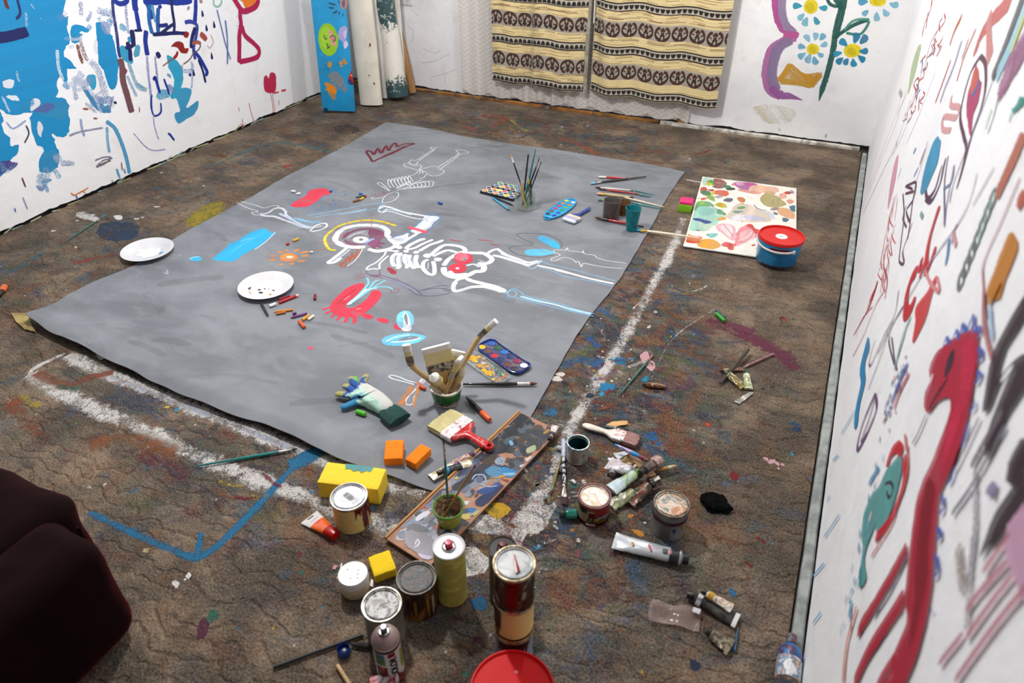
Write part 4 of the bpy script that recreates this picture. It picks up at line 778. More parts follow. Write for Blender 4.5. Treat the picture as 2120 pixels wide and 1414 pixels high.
# left arm line, purple hands
q1(W1, 14, '1255,850 1240,880 1190,925 1160,940 1135,955 1130,972 1170,965 1210,965 1215,930 1270,880', .15); q1('#6a4a6a', 5, '1135,975 1125,990 1150,1005 1200,1010 1215,1000 1210,970', .2)
for q in ('1150,1010 1220,1020 1310,1045 1380,1080 1440,1125 1480,1140 1480,1125 1430,1085 1350,1048 1270,1020 1200,1000', '1480,1105 1540,1090 1610,1075 1660,1078', '1450,1110 1520,1100 1600,1092 1665,1105 1690,1100', '1480,1140 1560,1142 1640,1130 1690,1112', '1620,1100 1660,1092', '1625,1112 1670,1108', '1150,1005 1190,1015 1215,1005'): q1('#5a5578', 5, q, .2)
q1('#8a8cb8', 12, '1230,1020 1330,1055 1430,1105', .45)
for q in ('1055,1030 1060,1010 1090,998 1112,1005 1110,1020 1080,1028 1060,1032', '1075,1012 1100,1010', '1075,1020 1100,1018', '1280,1110 1300,1095 1340,1100 1335,1112 1300,1120 1280,1112', '1300,1030 1330,1025 1335,1035 1310,1040', '1160,1010 1200,1000 1215,1015 1170,1022'): q1('#a05870', 5, q, .2)
QP.fill('K1', '#a8283c', '1262,960 1290,958 1320,985 1310,1000 1280,990', jit=.003, dry=.2); q1('#a8283c', 4, '1245,945 1250,948', .1); q1('#a8283c', 4, '1270,945 1274,948', .1)
# red horseshoe with cyan inside
QP.fill('K1', RE, '1078,1060 1105,1060 1112,1085 1075,1130 1030,1170 990,1205 1010,1222 1050,1215 1100,1185 1140,1150 1165,1110 1200,1105 1225,1120 1218,1150 1180,1195 1130,1240 1070,1275 990,1280 920,1260 890,1225 900,1185 960,1125 1020,1080', jit=.003)
q1('#c02a40', 26, '930,1200 990,1150 1060,1095', .6); q1('#f07a8a', 16, '980,1170 1020,1140', .5); q1('#f6c0c8', 7, '1060,1228 1095,1222', .35); q1('#b42038', 9, '960,1185 985,1190', .4)
for q, w in (('905,1215 870,1222 838,1232', 18), ('915,1232 880,1248 855,1260', 18), ('935,1245 910,1270 900,1284', 20), ('965,1262 945,1290 930,1300', 20), ('1005,1270 995,1300 985,1315', 20), ('1050,1268 1052,1300 1045,1320', 24), ('1085,1255 1105,1275', 18)): q1(RE, w, q, .05)
QP.fill('K1', RE, ell(1135, 1274, 38, 17, rot=.25), jit=.002); QP.fill('K1', RE, ell(1235, 1300, 40, 15, rot=.2), jit=.002); QP.fill('K1', RE, ell(1330, 1342, 30, 18, rot=.5), jit=.002); q1('#c02a40', 10, '1110,1262 1160,1280', .4)
for q, w in (('1005,1195 1060,1150 1100,1110 1140,1060 1130,1025', 16), ('1010,1198 1080,1150 1140,1100 1180,1050 1210,1040', 16), ('1020,1195 1100,1140 1170,1090 1250,1040', 12), ('1140,1100 1200,1085 1270,1085 1300,1100', 12)): q1('#7fd0ee', w, q, .2)
q1('#dff2fa', 14, '1010,1195 1070,1150 1130,1095', .25); q1('#eaf6fa', 8, '1015,1192 1120,1110 1200,1090', .3); q1('#e8f4f8', 16, '1000,1198 1030,1190', .1)
for q in ('955,1310 962,1318', '965,1308 972,1318', '948,1318 955,1308'): q1(PK, 5, q, .2)
# drop shapes below (Z1 frame)
QP.fill('Z1', '#7fd4f2', ell(702, 82, 66, 70), jit=.003, dry=.12); QP.fill('Z1', W1, '700,25 730,60 742,110 748,150 710,165 690,150 690,110 690,60', jit=.002, dry=.15); QP.fill('Z1', GR, '705,32 722,60 724,100 718,118 704,95 695,60', jit=.001)
q1(W1, 8, '1365,1280 1378,1250 1395,1268 1400,1310 1398,1345 1368,1362', .15); QP.fill('Z1', W1, '680,140 720,150 745,150 730,165 690,162', jit=.003, dry=.2)
QP.fill('Z1', '#6fcdf0', '530,225 600,190 700,178 800,185 858,205 800,245 720,265 640,272 560,265', jit=.003, dry=.12); QP.fill('Z1', GR, '650,235 690,210 760,200 810,210 770,228 700,236', jit=.001); q1(W1, 7, '1310,1412 1330,1416', .3); QP.line('Z1', W1, 8, '600,245 680,240 770,228 815,210', .2)
QP.line('Z1', '#b8e4f6', 14, '560,240 640,205 740,190', .5); QP.fill('Z1', PK, '-5,290 20,280 30,290 15,302 -5,300', jit=.004, dry=.4)
# loose pair of legs at the bottom with orange scribble
for q in ('580,492 600,485 660,500 720,525 775,540', '580,492 610,512 700,535 770,555', '775,540 800,560 770,600 730,640 708,670 712,700 740,705 765,690 768,650 780,620 810,575', '860,515 830,545 810,535 830,510 860,500', '790,545 860,510'): QP.line('Z1', '#e2e8f0', 5, q, .15)
QP.fill('Z1', '#c9803c', '735,570 775,565 730,640 705,660 715,700 690,690 700,735 680,700 650,705 690,640', jit=.004, dry=.3); QP.fill('Z1', '#c9803c', '790,570 815,575 800,630 780,680 770,725 755,700 775,650', jit=.004, dry=.35); QP.line('Z1', '#b8705a', 22, '780,540 820,560', .5); QP.line('Z1', '#c9803c', 7, '655,690 690,680', .4)
# hips (K2 frame)
q2(W1, 40, '60,880 65,915 100,940 160,948 220,935 270,910 320,905 325,870 290,850', .12); q2(W1, 36, '60,870 90,830 140,800 190,785 260,785 330,790 380,825 360,850 300,860', .12); QP.fill('K2', RE, ell(190, 822, 66, 40), jit=.003, dry=.05); QP.fill('K2', '#f07088', ell(185, 815, 50, 26), jit=.004, dry=.55); QP.fill('K2', GR, ell(200, 826, 20, 12), jit=.002)
q1('#f2a4b2', 5, '1745,905 1765,895 1790,902', .3); QP.fill('K2', RE, ell(152, 888, 60, 32), jit=.002); QP.fill('K2', '#e8d8dc', ell(152, 888, 13, 8), jit=.001); q2(W1, 30, '100,905 130,930 220,925', .2); q2(W2, 22, '210,870 260,860 300,880', .3); q2('#b8c0cc', 14, '290,830 330,845', .5)
q2(W1, 30, '140,975 125,1010 135,1040 190,1030 240,1015 320,1010 390,1025 450,1045', .12); q2(W1, 34, '215,955 240,970 320,990 400,1010 470,1040', .12); q2(W1, 26, '140,975 160,960 220,950', .15); q2(W1, 24, '455,1050 470,1035', .15)
q2(W1, 24, '350,790 380,770 420,760 430,770 480,800 550,825 620,850 690,840', .15); q2(W1, 28, '385,800 450,815 530,840 600,862 630,875', .2); q2(W2, 26, '440,790 520,820 600,845', .4); q2(W2, 26, '620,870 690,845 710,840', .3); q2('#9ccdf0', 7, '620,885 660,890 690,860 715,835 700,830', .25)
# shins in blue line and white
q2('#8cc8f0', 6, '700,838 760,860 850,880 950,905 1060,935 1200,972', .2); q2('#8cc8f0', 6, '690,880 780,905 880,945 1000,965 1100,985 1190,1008', .2); q2(W1, 20, '685,870 760,885 850,905 950,935 1050,960 1190,990', .2); q2(W2, 16, '800,900 900,925', .4)
q2('#7cc0ee', 7, '470,1060 490,1040 530,1025 575,1050 600,1070 700,1095 850,1130 950,1165 1060,1190', .2); q2('#7cc0ee', 7, '480,1070 500,1088 540,1085 600,1100 720,1130 860,1165 1000,1195 1055,1205', .2); q2('#b4dcf4', 22, '570,1075 680,1105 800,1130 900,1160 1040,1192', .4); q2('#8cc8f0', 6, ell(515, 1057, 30, 22), .25, closed=True); q2(W2, 10, '700,1110 850,1145', .4)
# fish and bird outline
QP.fill('K2', CY, '680,680 720,672 780,695 820,720 830,755 795,755 760,735 700,700', jit=.003, dry=.1); QP.fill('K2', '#5fc4ec', '595,775 640,762 720,760 790,775 795,790 720,803 620,802', jit=.003, dry=.12)
for q in ('540,662 570,655 650,655 740,662 810,690 845,720 840,755', '540,662 590,695 650,720 640,735', '640,738 560,738 505,745 495,755 520,780 570,800 680,815 790,800'): q2('#5a5a6a', 4, q, .25)
q2('#7a9a88', 4, '700,780 790,770', .4)
for q in ('790,765 840,765 870,770 875,755 885,752 890,770 960,778 985,785 985,768 1000,792 1060,800 1080,818 1150,838 1240,850 1275,856', '790,770 800,785 835,800 780,822 775,835 800,838 860,815 920,830 940,850 955,840 975,878 990,855 1060,868 1130,880 1250,890'): q2('#e6eaf0', 6, q, .15)
for q in ('98,695 140,705 195,708', '285,698 340,702 398,708', '370,725 400,732 445,736'): q2('#b8342c', 9, q, .15, taper=.3)
rs2 = random.Random(9)
for i in range(26):
    x, y = rs2.uniform(300, 1200), rs2.uniform(350, 880); QP.dab(x, y, 1.4, '#5a5c62', .2)
for i in range(60):    # faint chalky streaks in the ground colour
    t, u = rs2.random(), rs2.random(); A = Vector(E_LEFT[0]).lerp(E_LEFT[-1], t); B = Vector(E_RIGHT[0]).lerp(E_RIGHT[-1], t); p = A.lerp(B, .04+.82*u); l = rs2.uniform(.08, .3); a = rs2.uniform(-.5, .7)
    d = Vector((math.cos(a), math.sin(a), 0))*l; QP.line(None, rs2.choice(['#8e9298', '#94989e', '#6e7278']), rs2.uniform(16, 50), None, rs2.uniform(.2, .5), raw=[p, p+d*.5+Vector((0, .01, 0)), p+d], a=.2, step=.03)
def sheet_material():
    t = NT('sheet_grey'); vec = t.co(); a = t.noise(3.2, 5, t.scaled(vec, .9, 1.25, 1), dist=.5); b = t.noise(11, 5, t.scaled(vec, .8, 1.5, 1), dist=.4); f = t.noise(900, 2, vec)
    c = t.mix(t.step(a, .38, .64), L4('#6c7077'), L4('#83878e')); c = t.mix(t.math('MULTIPLY', t.step(b, .5, .75), .45), c, L4('#92969d')); c = t.mix(t.math('MULTIPLY', t.step(t.noise(5, 4, vec), .58, .75), .3), c, L4('#5f636a'))
    t.l(t.mix(t.math('MULTIPLY', f, .15), c, L4('#505257')), t.b.inputs['Base Color']); t.b.inputs['Roughness'].default_value = .72
    t.l(t.bump(t.math('ADD', f, t.noise(16, 4, vec)), .12, .004), t.b.inputs['Normal']); return t.m
o = obj('painted_sheet', QP.into(canvas()), [sheet_material(), paint_mat('sheet_strokes', .5, 340, streak=.32)])
tag(o, 'large grey sheet on the carpet painted with a skeleton, cloud, crown and red horseshoe', 'painting')
# ================================================================ builders
def proj(P):
    q = Vector(P)-CAMP; d = q.dot(CF); return 1060+FPX*q.dot(CR)/d, 707-FPX*q.dot(CU)/d
def top(x, y, surf):
    """point under pixel (x, y) on the carpet ('c'), on the sheet ('s') or at a height"""
    if surf == 'c': return F(x, y, .0022)
    if surf == 's':
        z = .006
        for _ in range(4): p = F(x, y, z); z = zc(p.x, p.y)+.0016
        return Vector((p.x, p.y, z))
    return F(x, y, surf)
def bytop(tx, ty, wpx, by, z0=.0022):
    """upright round thing from its top centre, top width and lowest visible edge: base point, radius, height"""
    lo, hi = .01, .5
    for _ in range(40):
        h = (lo+hi)/2; P = F(tx, ty, z0+h); r = wpx*depth(P)/FPX/2
        t = Vector((-P.x, -P.y, 0)).normalized(); y = proj(Vector((P.x, P.y, z0))+t*r)[1]
        if y < by: lo = h
        else: hi = h
    return Vector((P.x, P.y, z0)), r, h
def loft(secs, n=18, bm=None, p=2.0, mi=0):
    """secs: (x, y, z, ry, rz[, p]) cross sections along X, superellipse rings"""
    bm = bm or bmesh.new(); rings = []
    for s in secs:
        x, y, z, ry, rz = s[:5]; e = 2.0/(s[5] if len(s) > 5 else p); ring = []
        for k in range(n):
            a = 2*PI*(k+.5)/n; c, d = math.cos(a), math.sin(a)
            ring.append(bm.verts.new((x, y+ry*math.copysign(abs(c)**e, c), z+rz*math.copysign(abs(d)**e, d))))
        rings.append(ring)
    fs = []
    for a, b in zip(rings, rings[1:]):
        for k in range(n): fs.append(bm.faces.new((a[k], b[k], b[(k+1) % n], a[(k+1) % n])))
    fs += [bm.faces.new(rings[0]), bm.faces.new(rings[-1])]
    for f in fs: f.material_index = mi
    bmesh.ops.recalc_face_normals(bm, faces=fs); return bm
def plain(c, rough=.45, **k): return pm('paint_'+c.lstrip('#')+str(rough), c, scale=60, rough=rough, **k)
def bristle_mat(c, c2=None):
    return pm('bristle_'+c.lstrip('#')+(c2 or '').lstrip('#'), c, c2, .5, 8, .7, stretch=(4, 120, 30), bump=.6, bscale=10)
STEEL = pm('brushed_steel', '#b9b9b8', '#9a9a98', .5, 90, .28, 1.0)
WORN = pm('worn_steel', '#9c9a94', '#6f6a60', .5, 60, .4, .9, bump=.2)
WOODM = pm('pale_wood', '#cdb182', '#b8955f', .5, 14, .55, stretch=(2, 30, 30))
def brush(A, B, label, handle='#1c1c1e', r=.0045, fer=.03, bris=.018, bc='#5a3a22', bc2=None, flat=0, fc=None, hend=None, split=None, group=None, name='paintbrush', bw=None, hm=None, fr=None):
    """artist's brush: A bristle tip, B end of the handle; flat = width of a flat brush head"""
    A, B = Vector(A), Vector(B); L = (B-A).length; M = frame(A, B)
    t = thing(name, label, 'brush', None, group=group, mat=M)
    fr = fr or r*.8; w = flat/2 if flat else fr; fz = fr*.65 if flat else fr
    if flat: bm = loft([(0, 0, 0, w*.95, fz*.35, 4), (bris*.5, 0, 0, w*1.05, fz*.8, 4), (bris*1.05, 0, 0, w, fz, 4)], 20)
    else: bm = loft([(0, 0, 0, fr*.08, fr*.08), (bris*.25, 0, 0, fr*.55, fr*.55), (bris*.6, 0, 0, fr*1.08, fr*1.08), (bris*1.05, 0, 0, fr*.92, fr*.92)], 14)
    part('bristles', bm, bristle_mat(bc, bc2), t)
    x0, x1 = bris, bris+fer
    secs = [(x0, 0, 0, w*1.02, fz*1.02, 3 if flat else 2), (x0+fer*.2, 0, 0, w*1.04, fz*1.05, 3 if flat else 2), (x1-fer*.12, 0, 0, fr*1.02, fr*1.02), (x1-fer*.1, 0, 0, fr*1.12, fr*1.12), (x1-fer*.05, 0, 0, fr*1.12, fr*1.12), (x1, 0, 0, fr*1.02, fr*1.02)]
    part('ferrule', loft(secs, 18), fc if fc is not None else STEEL, t)
    hl = L-x1; hs = [(x1-.001, 0, 0, fr*.96, fr*.96), (x1+hl*.06, 0, 0, fr*1.05, fr*1.05), (x1+hl*.2, 0, 0, r, r), (x1+hl*.45, 0, 0, r*.9, r*.9), (x1+hl*.8, 0, 0, r*.62, r*.62), (L-.003, 0, 0, r*.5, r*.5), (L, 0, 0, r*.2, r*.2)]
    h = part('handle', loft(hs, 14), hm or pm('handle_'+handle.lstrip('#'), handle, scale=70, rough=.3, coat=.4), t)
    if hend:
        k = .86; part('handle_tip', loft([(L-hl*(1-k), 0, 0, r*.62, r*.62), (L-.003, 0, 0, r*.56, r*.56), (L+.001, 0, 0, r*.22, r*.22)], 12), pm('handle_'+hend.lstrip('#'), hend, scale=70, rough=.35), t)
    if split:
        a, b, c = split; part('handle_band', loft([(x1+hl*a, 0, 0, r*1.06, r*1.06), (x1+hl*b, 0, 0, r*1.04, r*1.04)], 14), pm('handle_'+c.lstrip('#'), c, scale=70, rough=.35), t)
    return t
def lying(a, b, surf, label, r=.0045, **k):
    s2 = k.pop('surf2', surf); A, B = top(*a, surf), top(*b, s2)
    q = max(r, k.get('fr') or 0)*1.12; return brush(A+Vector((0, 0, q)), B+Vector((0, 0, q)), label, r=r, **k)
def wide_brush(A, B, label, width, bris, ferl, bc, bc2, hcol, fcol, thick=.016, up=(0, 0, 1), tipc=None, group=None, bend=0, hr=.011, hole=False, splash=None):
    """house painter's flat brush; bend turns the head (radians) against the handle"""
    A, B = Vector(A), Vector(B); L = (B-A).length; M = frame(A, B, up); t = thing('flat_brush', label, 'brush', None, group=group, mat=M)
    bm = bmesh.new(); n = 46; rs = random.Random(int(width*1e5)); prev = None      # a block of hairs with an uneven tip
    for i in range(n+1):
        y = width*(i/n-.5); f = rs.uniform(-.5, .5); xt = rs.uniform(-.0035, .0025)+.004*abs(2*i/n-1)**3; w_ = .99-.03*rs.random()
        col = [bm.verts.new(q) for q in ((bris+.002, y*.97, thick*.48), (bris*.45, y*w_, thick*(.47+.03*f)), (xt+.003, y*w_, thick*(.32+.08*f)), (xt, y*w_, 0), (xt+.003, y*w_, -thick*(.32+.08*f)), (bris*.45, y*w_, -thick*(.47+.03*f)), (bris+.002, y*.97, -thick*.48))]
        if prev:
            for a_, b_ in zip(range(6), range(1, 7)): bm.faces.new((prev[a_], prev[b_], col[b_], col[a_]))
        else: bm.faces.new(col)
        prev = col
    bm.faces.new(prev); bmesh.ops.recalc_face_normals(bm, faces=bm.faces[:])
    part('bristles', bm, bristle_mat(bc, bc2), t)
    if tipc:
        bm = bmesh.new()
        loft([(-.0035, 0, 0, width*.47, thick*.25, 5), (-.002, 0, 0, width*.5, thick*.36, 5), (bris*.22, 0, 0, width*.505, thick*.5, 5), (bris*.27, 0, 0, width*.5, thick*.45, 5)], 24, bm); part('bristle_tips', bm, bristle_mat(tipc), t)
    part('ferrule', loft([(bris, 0, 0, width*.5+.0012, thick*.54, 6), (bris+ferl, 0, 0, width*.5+.0008, thick*.54, 6)], 28), fcol, t)
    x = bris+ferl; hl = L-x
    hs = [(x-.001, 0, 0, width*.46, thick*.5, 4), (x+hl*.06, 0, 0, width*.44, thick*.5, 3), (x+hl*.2, 0, 0, hr*1.25, thick*.48), (x+hl*.32, 0, 0, hr*.85, thick*.42), (x+hl*.6, 0, 0, hr*1.1, thick*.42), (x+hl*.82, 0, 0, hr*1.25, thick*.38)]
    if hole:
        bm = loft(hs, 18); c = x+hl*.9; ring = bmesh.new()
        R = [[ring.verts.new((c+(hl*.1+hr*.0+.0055*math.cos(b))*math.cos(a)*.85, (hr*.78+.0055*math.cos(b))*math.sin(a), thick*.36*math.sin(b))) for b in (i*PI/4 for i in range(8))] for a in (i*PI/12 for i in range(24))]
        for i in range(24):
            for j in range(8): ring.faces.new((R[i][j], R[(i+1) % 24][j], R[(i+1) % 24][(j+1) % 8], R[i][(j+1) % 8]))
        me = bpy.data.meshes.new('tmp'); ring.to_mesh(me); ring.free(); bm.from_mesh(me); bpy.data.meshes.remove(me); bmesh.ops.recalc_face_normals(bm, faces=bm.faces[:])
    else: bm = loft(hs+[(L-.006, 0, 0, hr*1.0, thick*.33), (L, 0, 0, hr*.4, thick*.15)], 18)
    part('handle', bm, hcol, t); return t
def can_parts(t, r, h, body, rim, lid, lidz=.005, bead=True):
    b = part('body', lathe([(r*.97, .001), (r*.99, 0), (r*.99, .004), (r*.965, .006), (r*.965, h-.009), (r*.985, h-.006)] if bead else [(r*.97, .001), (r*.99, 0), (r*.99, h-.006)], 48), body, t)
    part('rim', lathe([(r*.965, h-.009), (r, h-.007), (r*1.01, h-.003), (r*.99, h), (r*.92, h), (r*.9, h-.004), (r*.84, h-.004), (r*.84, h-.006)], 48, caps=False), rim, t)
    if lid is not None: part('lid', lathe([(r*.855, h-.006), (r*.85, h-.0005), (r*.80, h+.0005), (r*.78, h-.003), (0, h-.0032)], 48, caps=False), lid, t)
    return b
def wrap(pts, r, h0):      # polygon on a cylinder: pts in (angle deg, z)
    return [Vector((r*math.cos(math.radians(a)), r*math.sin(math.radians(a)), h0+z)) for a, z in pts]
def patch(t, name, r, a0, a1, z0, z1, mat, jag=0, n=14, seed=1, drip=None):
    """painted or printed patch on a round wall, ragged if jag"""
    bm = bmesh.new(); rs = random.Random(seed); prev = None
    for i in range(n+1):
        a = math.radians(a0+(a1-a0)*i/n); d = jag*rs.random()
        if drip and i % drip == 0: d -= (z1-z0)*rs.uniform(.1, .8)
        zs = [z1, z1-(z1-z0)*.5+d*.2, z0+d]; col = [bm.verts.new((r*math.cos(a), r*math.sin(a), z)) for z in zs]
        if prev:
            for k in range(2): bm.faces.new((prev[k], col[k], col[k+1], prev[k+1]))
        prev = col
    bmesh.ops.solidify(bm, geom=bm.faces[:], thickness=-.0005); bmesh.ops.recalc_face_normals(bm, faces=bm.faces[:])
    return part(name, bm, mat, t)
def camang(P): return math.degrees(math.atan2(-P.y, -P.x))     # direction to the viewer's side
def face_up(t, name, size, mats, z, build):   # flat print on a lid
    bm = bmesh.new(); build(bm); bmesh.ops.translate(bm, vec=(0, 0, z), verts=bm.verts[:]); return part(name, bm, mats, t)
def barcode(t, z, s, rot, x0=0, y0=0):
    def b(bm):
        rs = random.Random(4); x = -s*.5
        while x < s*.5:
            w = rs.choice([.0006, .0009, .0013]); box(bm, w, s*.55, .0002, (x, 0, 0)); x += w+rs.choice([.0007, .001])
        for k in range(3): box(bm, s*.8, .0009, .0002, (0, -s*.45-k*.003, 0))
        for k in range(3): box(bm, .0009, s*.7, .0002, (s*.7+k*.004, 0, 0))
        bmesh.ops.rotate(bm, matrix=Matrix.Rotation(rot, 3, 'Z'), verts=bm.verts[:]); bmesh.ops.translate(bm, vec=(x0, y0, 0), verts=bm.verts[:])
    return face_up(t, 'barcode_print', s, plain('#3a3c44'), z, b)
def letters(text, size, mat, parent, name='lettering', depth_=.0003, bold=.0, wrapr=None, ang=0, z=0, vertical=False, M=None):
    """printed lettering, as thin relief; wrapr bends it round a can"""
    cu = bpy.data.curves.new('txt', 'FONT'); cu.body = text; cu.size = size; cu.align_x = 'CENTER'; cu.align_y = 'CENTER'; cu.extrude = depth_; cu.offset = bold; cu.resolution_u = 3
    o = bpy.data.objects.new('txt', cu); COL.objects.link(o); dg = bpy.context.evaluated_depsgraph_get(); me = bpy.data.meshes.new_from_object(o.evaluated_get(dg))
    bpy.data.objects.remove(o); bm = bmesh.new(); bm.from_mesh(me); bpy.data.meshes.remove(me)
    if wrapr:
        bmesh.ops.subdivide_edges(bm, edges=[e for e in bm.edges if e.calc_length() > size*.25], cuts=2)
        for v in bm.verts:
            x, y, d = v.co; u, w = (-y, x) if vertical else (x, y); a = math.radians(ang)+u/wrapr
            v.co = Vector(((wrapr+d)*math.cos(a), (wrapr+d)*math.sin(a), z+w))
    if M is not None: bmesh.ops.transform(bm, matrix=M, verts=bm.verts[:])
    return part(name, bm, mat, parent, smooth=False)
def tube_of_paint(cap, end, surf, label, r, body, capm, bands=(), crumple=.003, group=None, flatend=.0025, seed=1, wend=1.45, name='paint_tube', zoff=0):
    """squeezed paint tube lying down: cap pixel, crimped end pixel"""
    A, B = top(*cap, surf), top(*end, surf); A.z += zoff; B.z += zoff; L = (B-A).length; M = frame(A+Vector((0, 0, r)), B+Vector((0, 0, max(.003, r*.55)))); t = thing(name, label, 'paint tube', None, group=group, mat=M)
    cl = min(.016, L*.16)
    def w(x): k = (x-cl)/(L-cl); return r*(1+(wend-1)*max(0, k)), r*max(0, 1-k)**.8+flatend*k, -.0*k
    xs = [cl*.8, cl*1.05, cl*1.5]+[cl*1.5+(L-cl*1.5)*i/9 for i in range(1, 10)]
    secs = [(cl*.7, 0, 0, r*.45, r*.45), (cl*.98, 0, 0, r*.5, r*.5), (cl*1.0, 0, 0, r*.6, r*.6), (cl*1.35, 0, 0, r, r)]+[(x, 0, 0, w(x)[0], w(x)[1]) for x in xs[3:]]
    bm = loft(secs, 20); bmesh.ops.subdivide_edges(bm, edges=[e for e in bm.edges if e.calc_length() > L*.05], cuts=1)
    for v in bm.verts:
        k = max(0, (v.co.x-cl*1.5)/L); q = mnoise.noise_vector(v.co*70+Vector((seed*3.3, seed, 0))); v.co.z += q.z*crumple*min(1, k*4)*.8; v.co.y += q.y*crumple*k
    part('body', bm, body, t)
    bm = loft([(L-.008, 0, 0, r*wend*1.02, flatend*1.3, 6), (L, 0, 0, r*wend*1.02, flatend*1.1, 6)], 20); part('crimp', bm, body, t)
    part('cap', loft([(0, 0, 0, r*.62, r*.62), (cl*.08, 0, 0, r*.7, r*.7), (cl*.85, 0, 0, r*.74, r*.74), (cl*.9, 0, 0, r*.6, r*.6)], 14), capm, t)
    for i, (a, b, m) in enumerate(bands):
        xa, xb = cl*1.5+(L-cl*1.5)*a, cl*1.5+(L-cl*1.5)*b; k = 4
        part('label_band', loft([(xa+(xb-xa)*j/k, 0, 0, w(xa+(xb-xa)*j/k)[0]*1.03+crumple*.4, w(xa+(xb-xa)*j/k)[1]*1.04+crumple*.5) for j in range(k+1)], 20), m, t)
    return t
def crayon(a, b, surf, label, col, r=.0045, tip=True, group='crayons on the grey sheet', name='crayon', wrapc=None, tipc=None, cat_='crayon', zoff=0, pencil=False):
    A, B = top(*a, surf), top(*b, surf); L = (B-A).length; M = frame(A+Vector((0, 0, r+zoff)), B+Vector((0, 0, r+zoff)))
    t = thing(name, label, cat_, None, group=group, mat=M); m = pm('wax_'+col.lstrip('#'), col, scale=120, rough=.55)
    tl = min(.012, L*.25) if tip else 0
    part('stick', loft([(tl, 0, 0, r, r), (L-.0008, 0, 0, r, r), (L, 0, 0, r*.85, r*.85)], 12), m, t)
    tm = pm('wax_'+tipc.lstrip('#'), tipc, scale=120, rough=.55) if tipc else m
    if tip: part('tip', loft([(0, 0, 0, r*(.12 if pencil else .45), r*(.12 if pencil else .45)), (tl*1.02, 0, 0, r*.96, r*.96)], 12), tm, t)
    if wrapc: part('wrapper', loft([(L*.3, 0, 0, r*1.07, r*1.07), (L*.92, 0, 0, r*1.07, r*1.07)], 12), pm('wax_'+wrapc.lstrip('#'), wrapc, scale=120, rough=.6), t)
    return t
def stub(a, b, surf, label, col, r=.005, group='crayons on the grey sheet', name='crayon_stub'):
    A, B = top(*a, surf), top(*b, surf); L = max(.006, (B-A).length); M = frame(A+Vector((0, 0, r)), B+Vector((0, 0, r)))
    bm = loft([(0, 0, 0, r*.7, r*.7), (L*.1, 0, 0, r, r), (L*.92, 0, 0, r, r), (L, 0, 0, r*.8, r*.8)], 12); shake(bm, .0006, 300, L*100)
    o = obj(name, bm, pm('wax_'+col.lstrip('#'), col, scale=120, rough=.6)); o.matrix_world = M; return tag(o, label, 'crayon', group)
def sheet_scrap(name, label, cat_, pts, surf, mat, thick=.0008, amp=.006, group=None, z=0, scale=40, seed=0, curl=0):
    """crumpled flat scrap from a pixel outline"""
    P = [top(*map(float, w.split(',')), surf) for w in pts.split()]; c = sum(P, Vector())/len(P); bm = bmesh.new()
    vs = [bm.verts.new(p-c) for p in P]; bm.faces.new(vs); bmesh.ops.triangulate(bm, faces=bm.faces[:])
    for _ in range(4): bmesh.ops.subdivide_edges(bm, edges=[e for e in bm.edges if e.calc_length() > .006], cuts=1, use_grid_fill=False); bmesh.ops.triangulate(bm, faces=bm.faces[:])
    for v in bm.verts: q = v.co.xy.length; v.co.z = z+amp*(.6+mnoise.noise(v.co*scale+Vector((seed, 0, seed))))+curl*q*q
    mn = min(v.co.z for v in bm.verts)
    for v in bm.verts: v.co.z += z-mn
    bmesh.ops.solidify(bm, geom=bm.faces[:], thickness=thick); bmesh.ops.recalc_face_normals(bm, faces=bm.faces[:])
    o = obj(name, bm, mat); o.location = c; return tag(o, label, cat_, group)
def spongebox(name, label, cat_, P, sx, sy, sz, rz, mat, group=None, bump_=0, tag_label=True):
    bm = nbox(sx, sy, sz, (0, 0, sz/2), .004, 2); bmesh.ops.subdivide_edges(bm, edges=[e for e in bm.edges if e.calc_length() > .012], cuts=4, use_grid_fill=True); shake(bm, .0012, 60, sx*50)
    o = obj(name, bm, mat); o.location = P; o.rotation_euler = (0, 0, rz); return tag(o, label, cat_, group)
def sponge_mat(name, c, c2):
    t = NT(name); vec = t.co(); vo = t.n('ShaderNodeTexVoronoi'); vo.inputs['Scale'].default_value = 260; t.l(vec, vo.inputs['Vector'])
    v2 = t.n('ShaderNodeTexVoronoi'); v2.inputs['Scale'].default_value = 75; t.l(vec, v2.inputs['Vector'])
    sp = t.n('ShaderNodeSeparateColor'); t.l(v2.outputs['Color'], sp.inputs[0])
    hole = t.math('MULTIPLY', t.step(v2.outputs['Distance'], .22, .12), t.step(sp.outputs[0], .6, .62))
    c_ = t.mix(t.math('MULTIPLY', t.step(vo.outputs['Distance'], .45, .05), .5), L4(c), L4(c2)); t.l(t.mix(t.math('MULTIPLY', hole, .3), c_, L4(c2)), t.b.inputs['Base Color'])
    t.b.inputs['Roughness'].default_value = .95; h = t.math('SUBTRACT', vo.outputs['Distance'], hole); t.l(t.bump(h, .35, .002), t.b.inputs['Normal']); return t.m
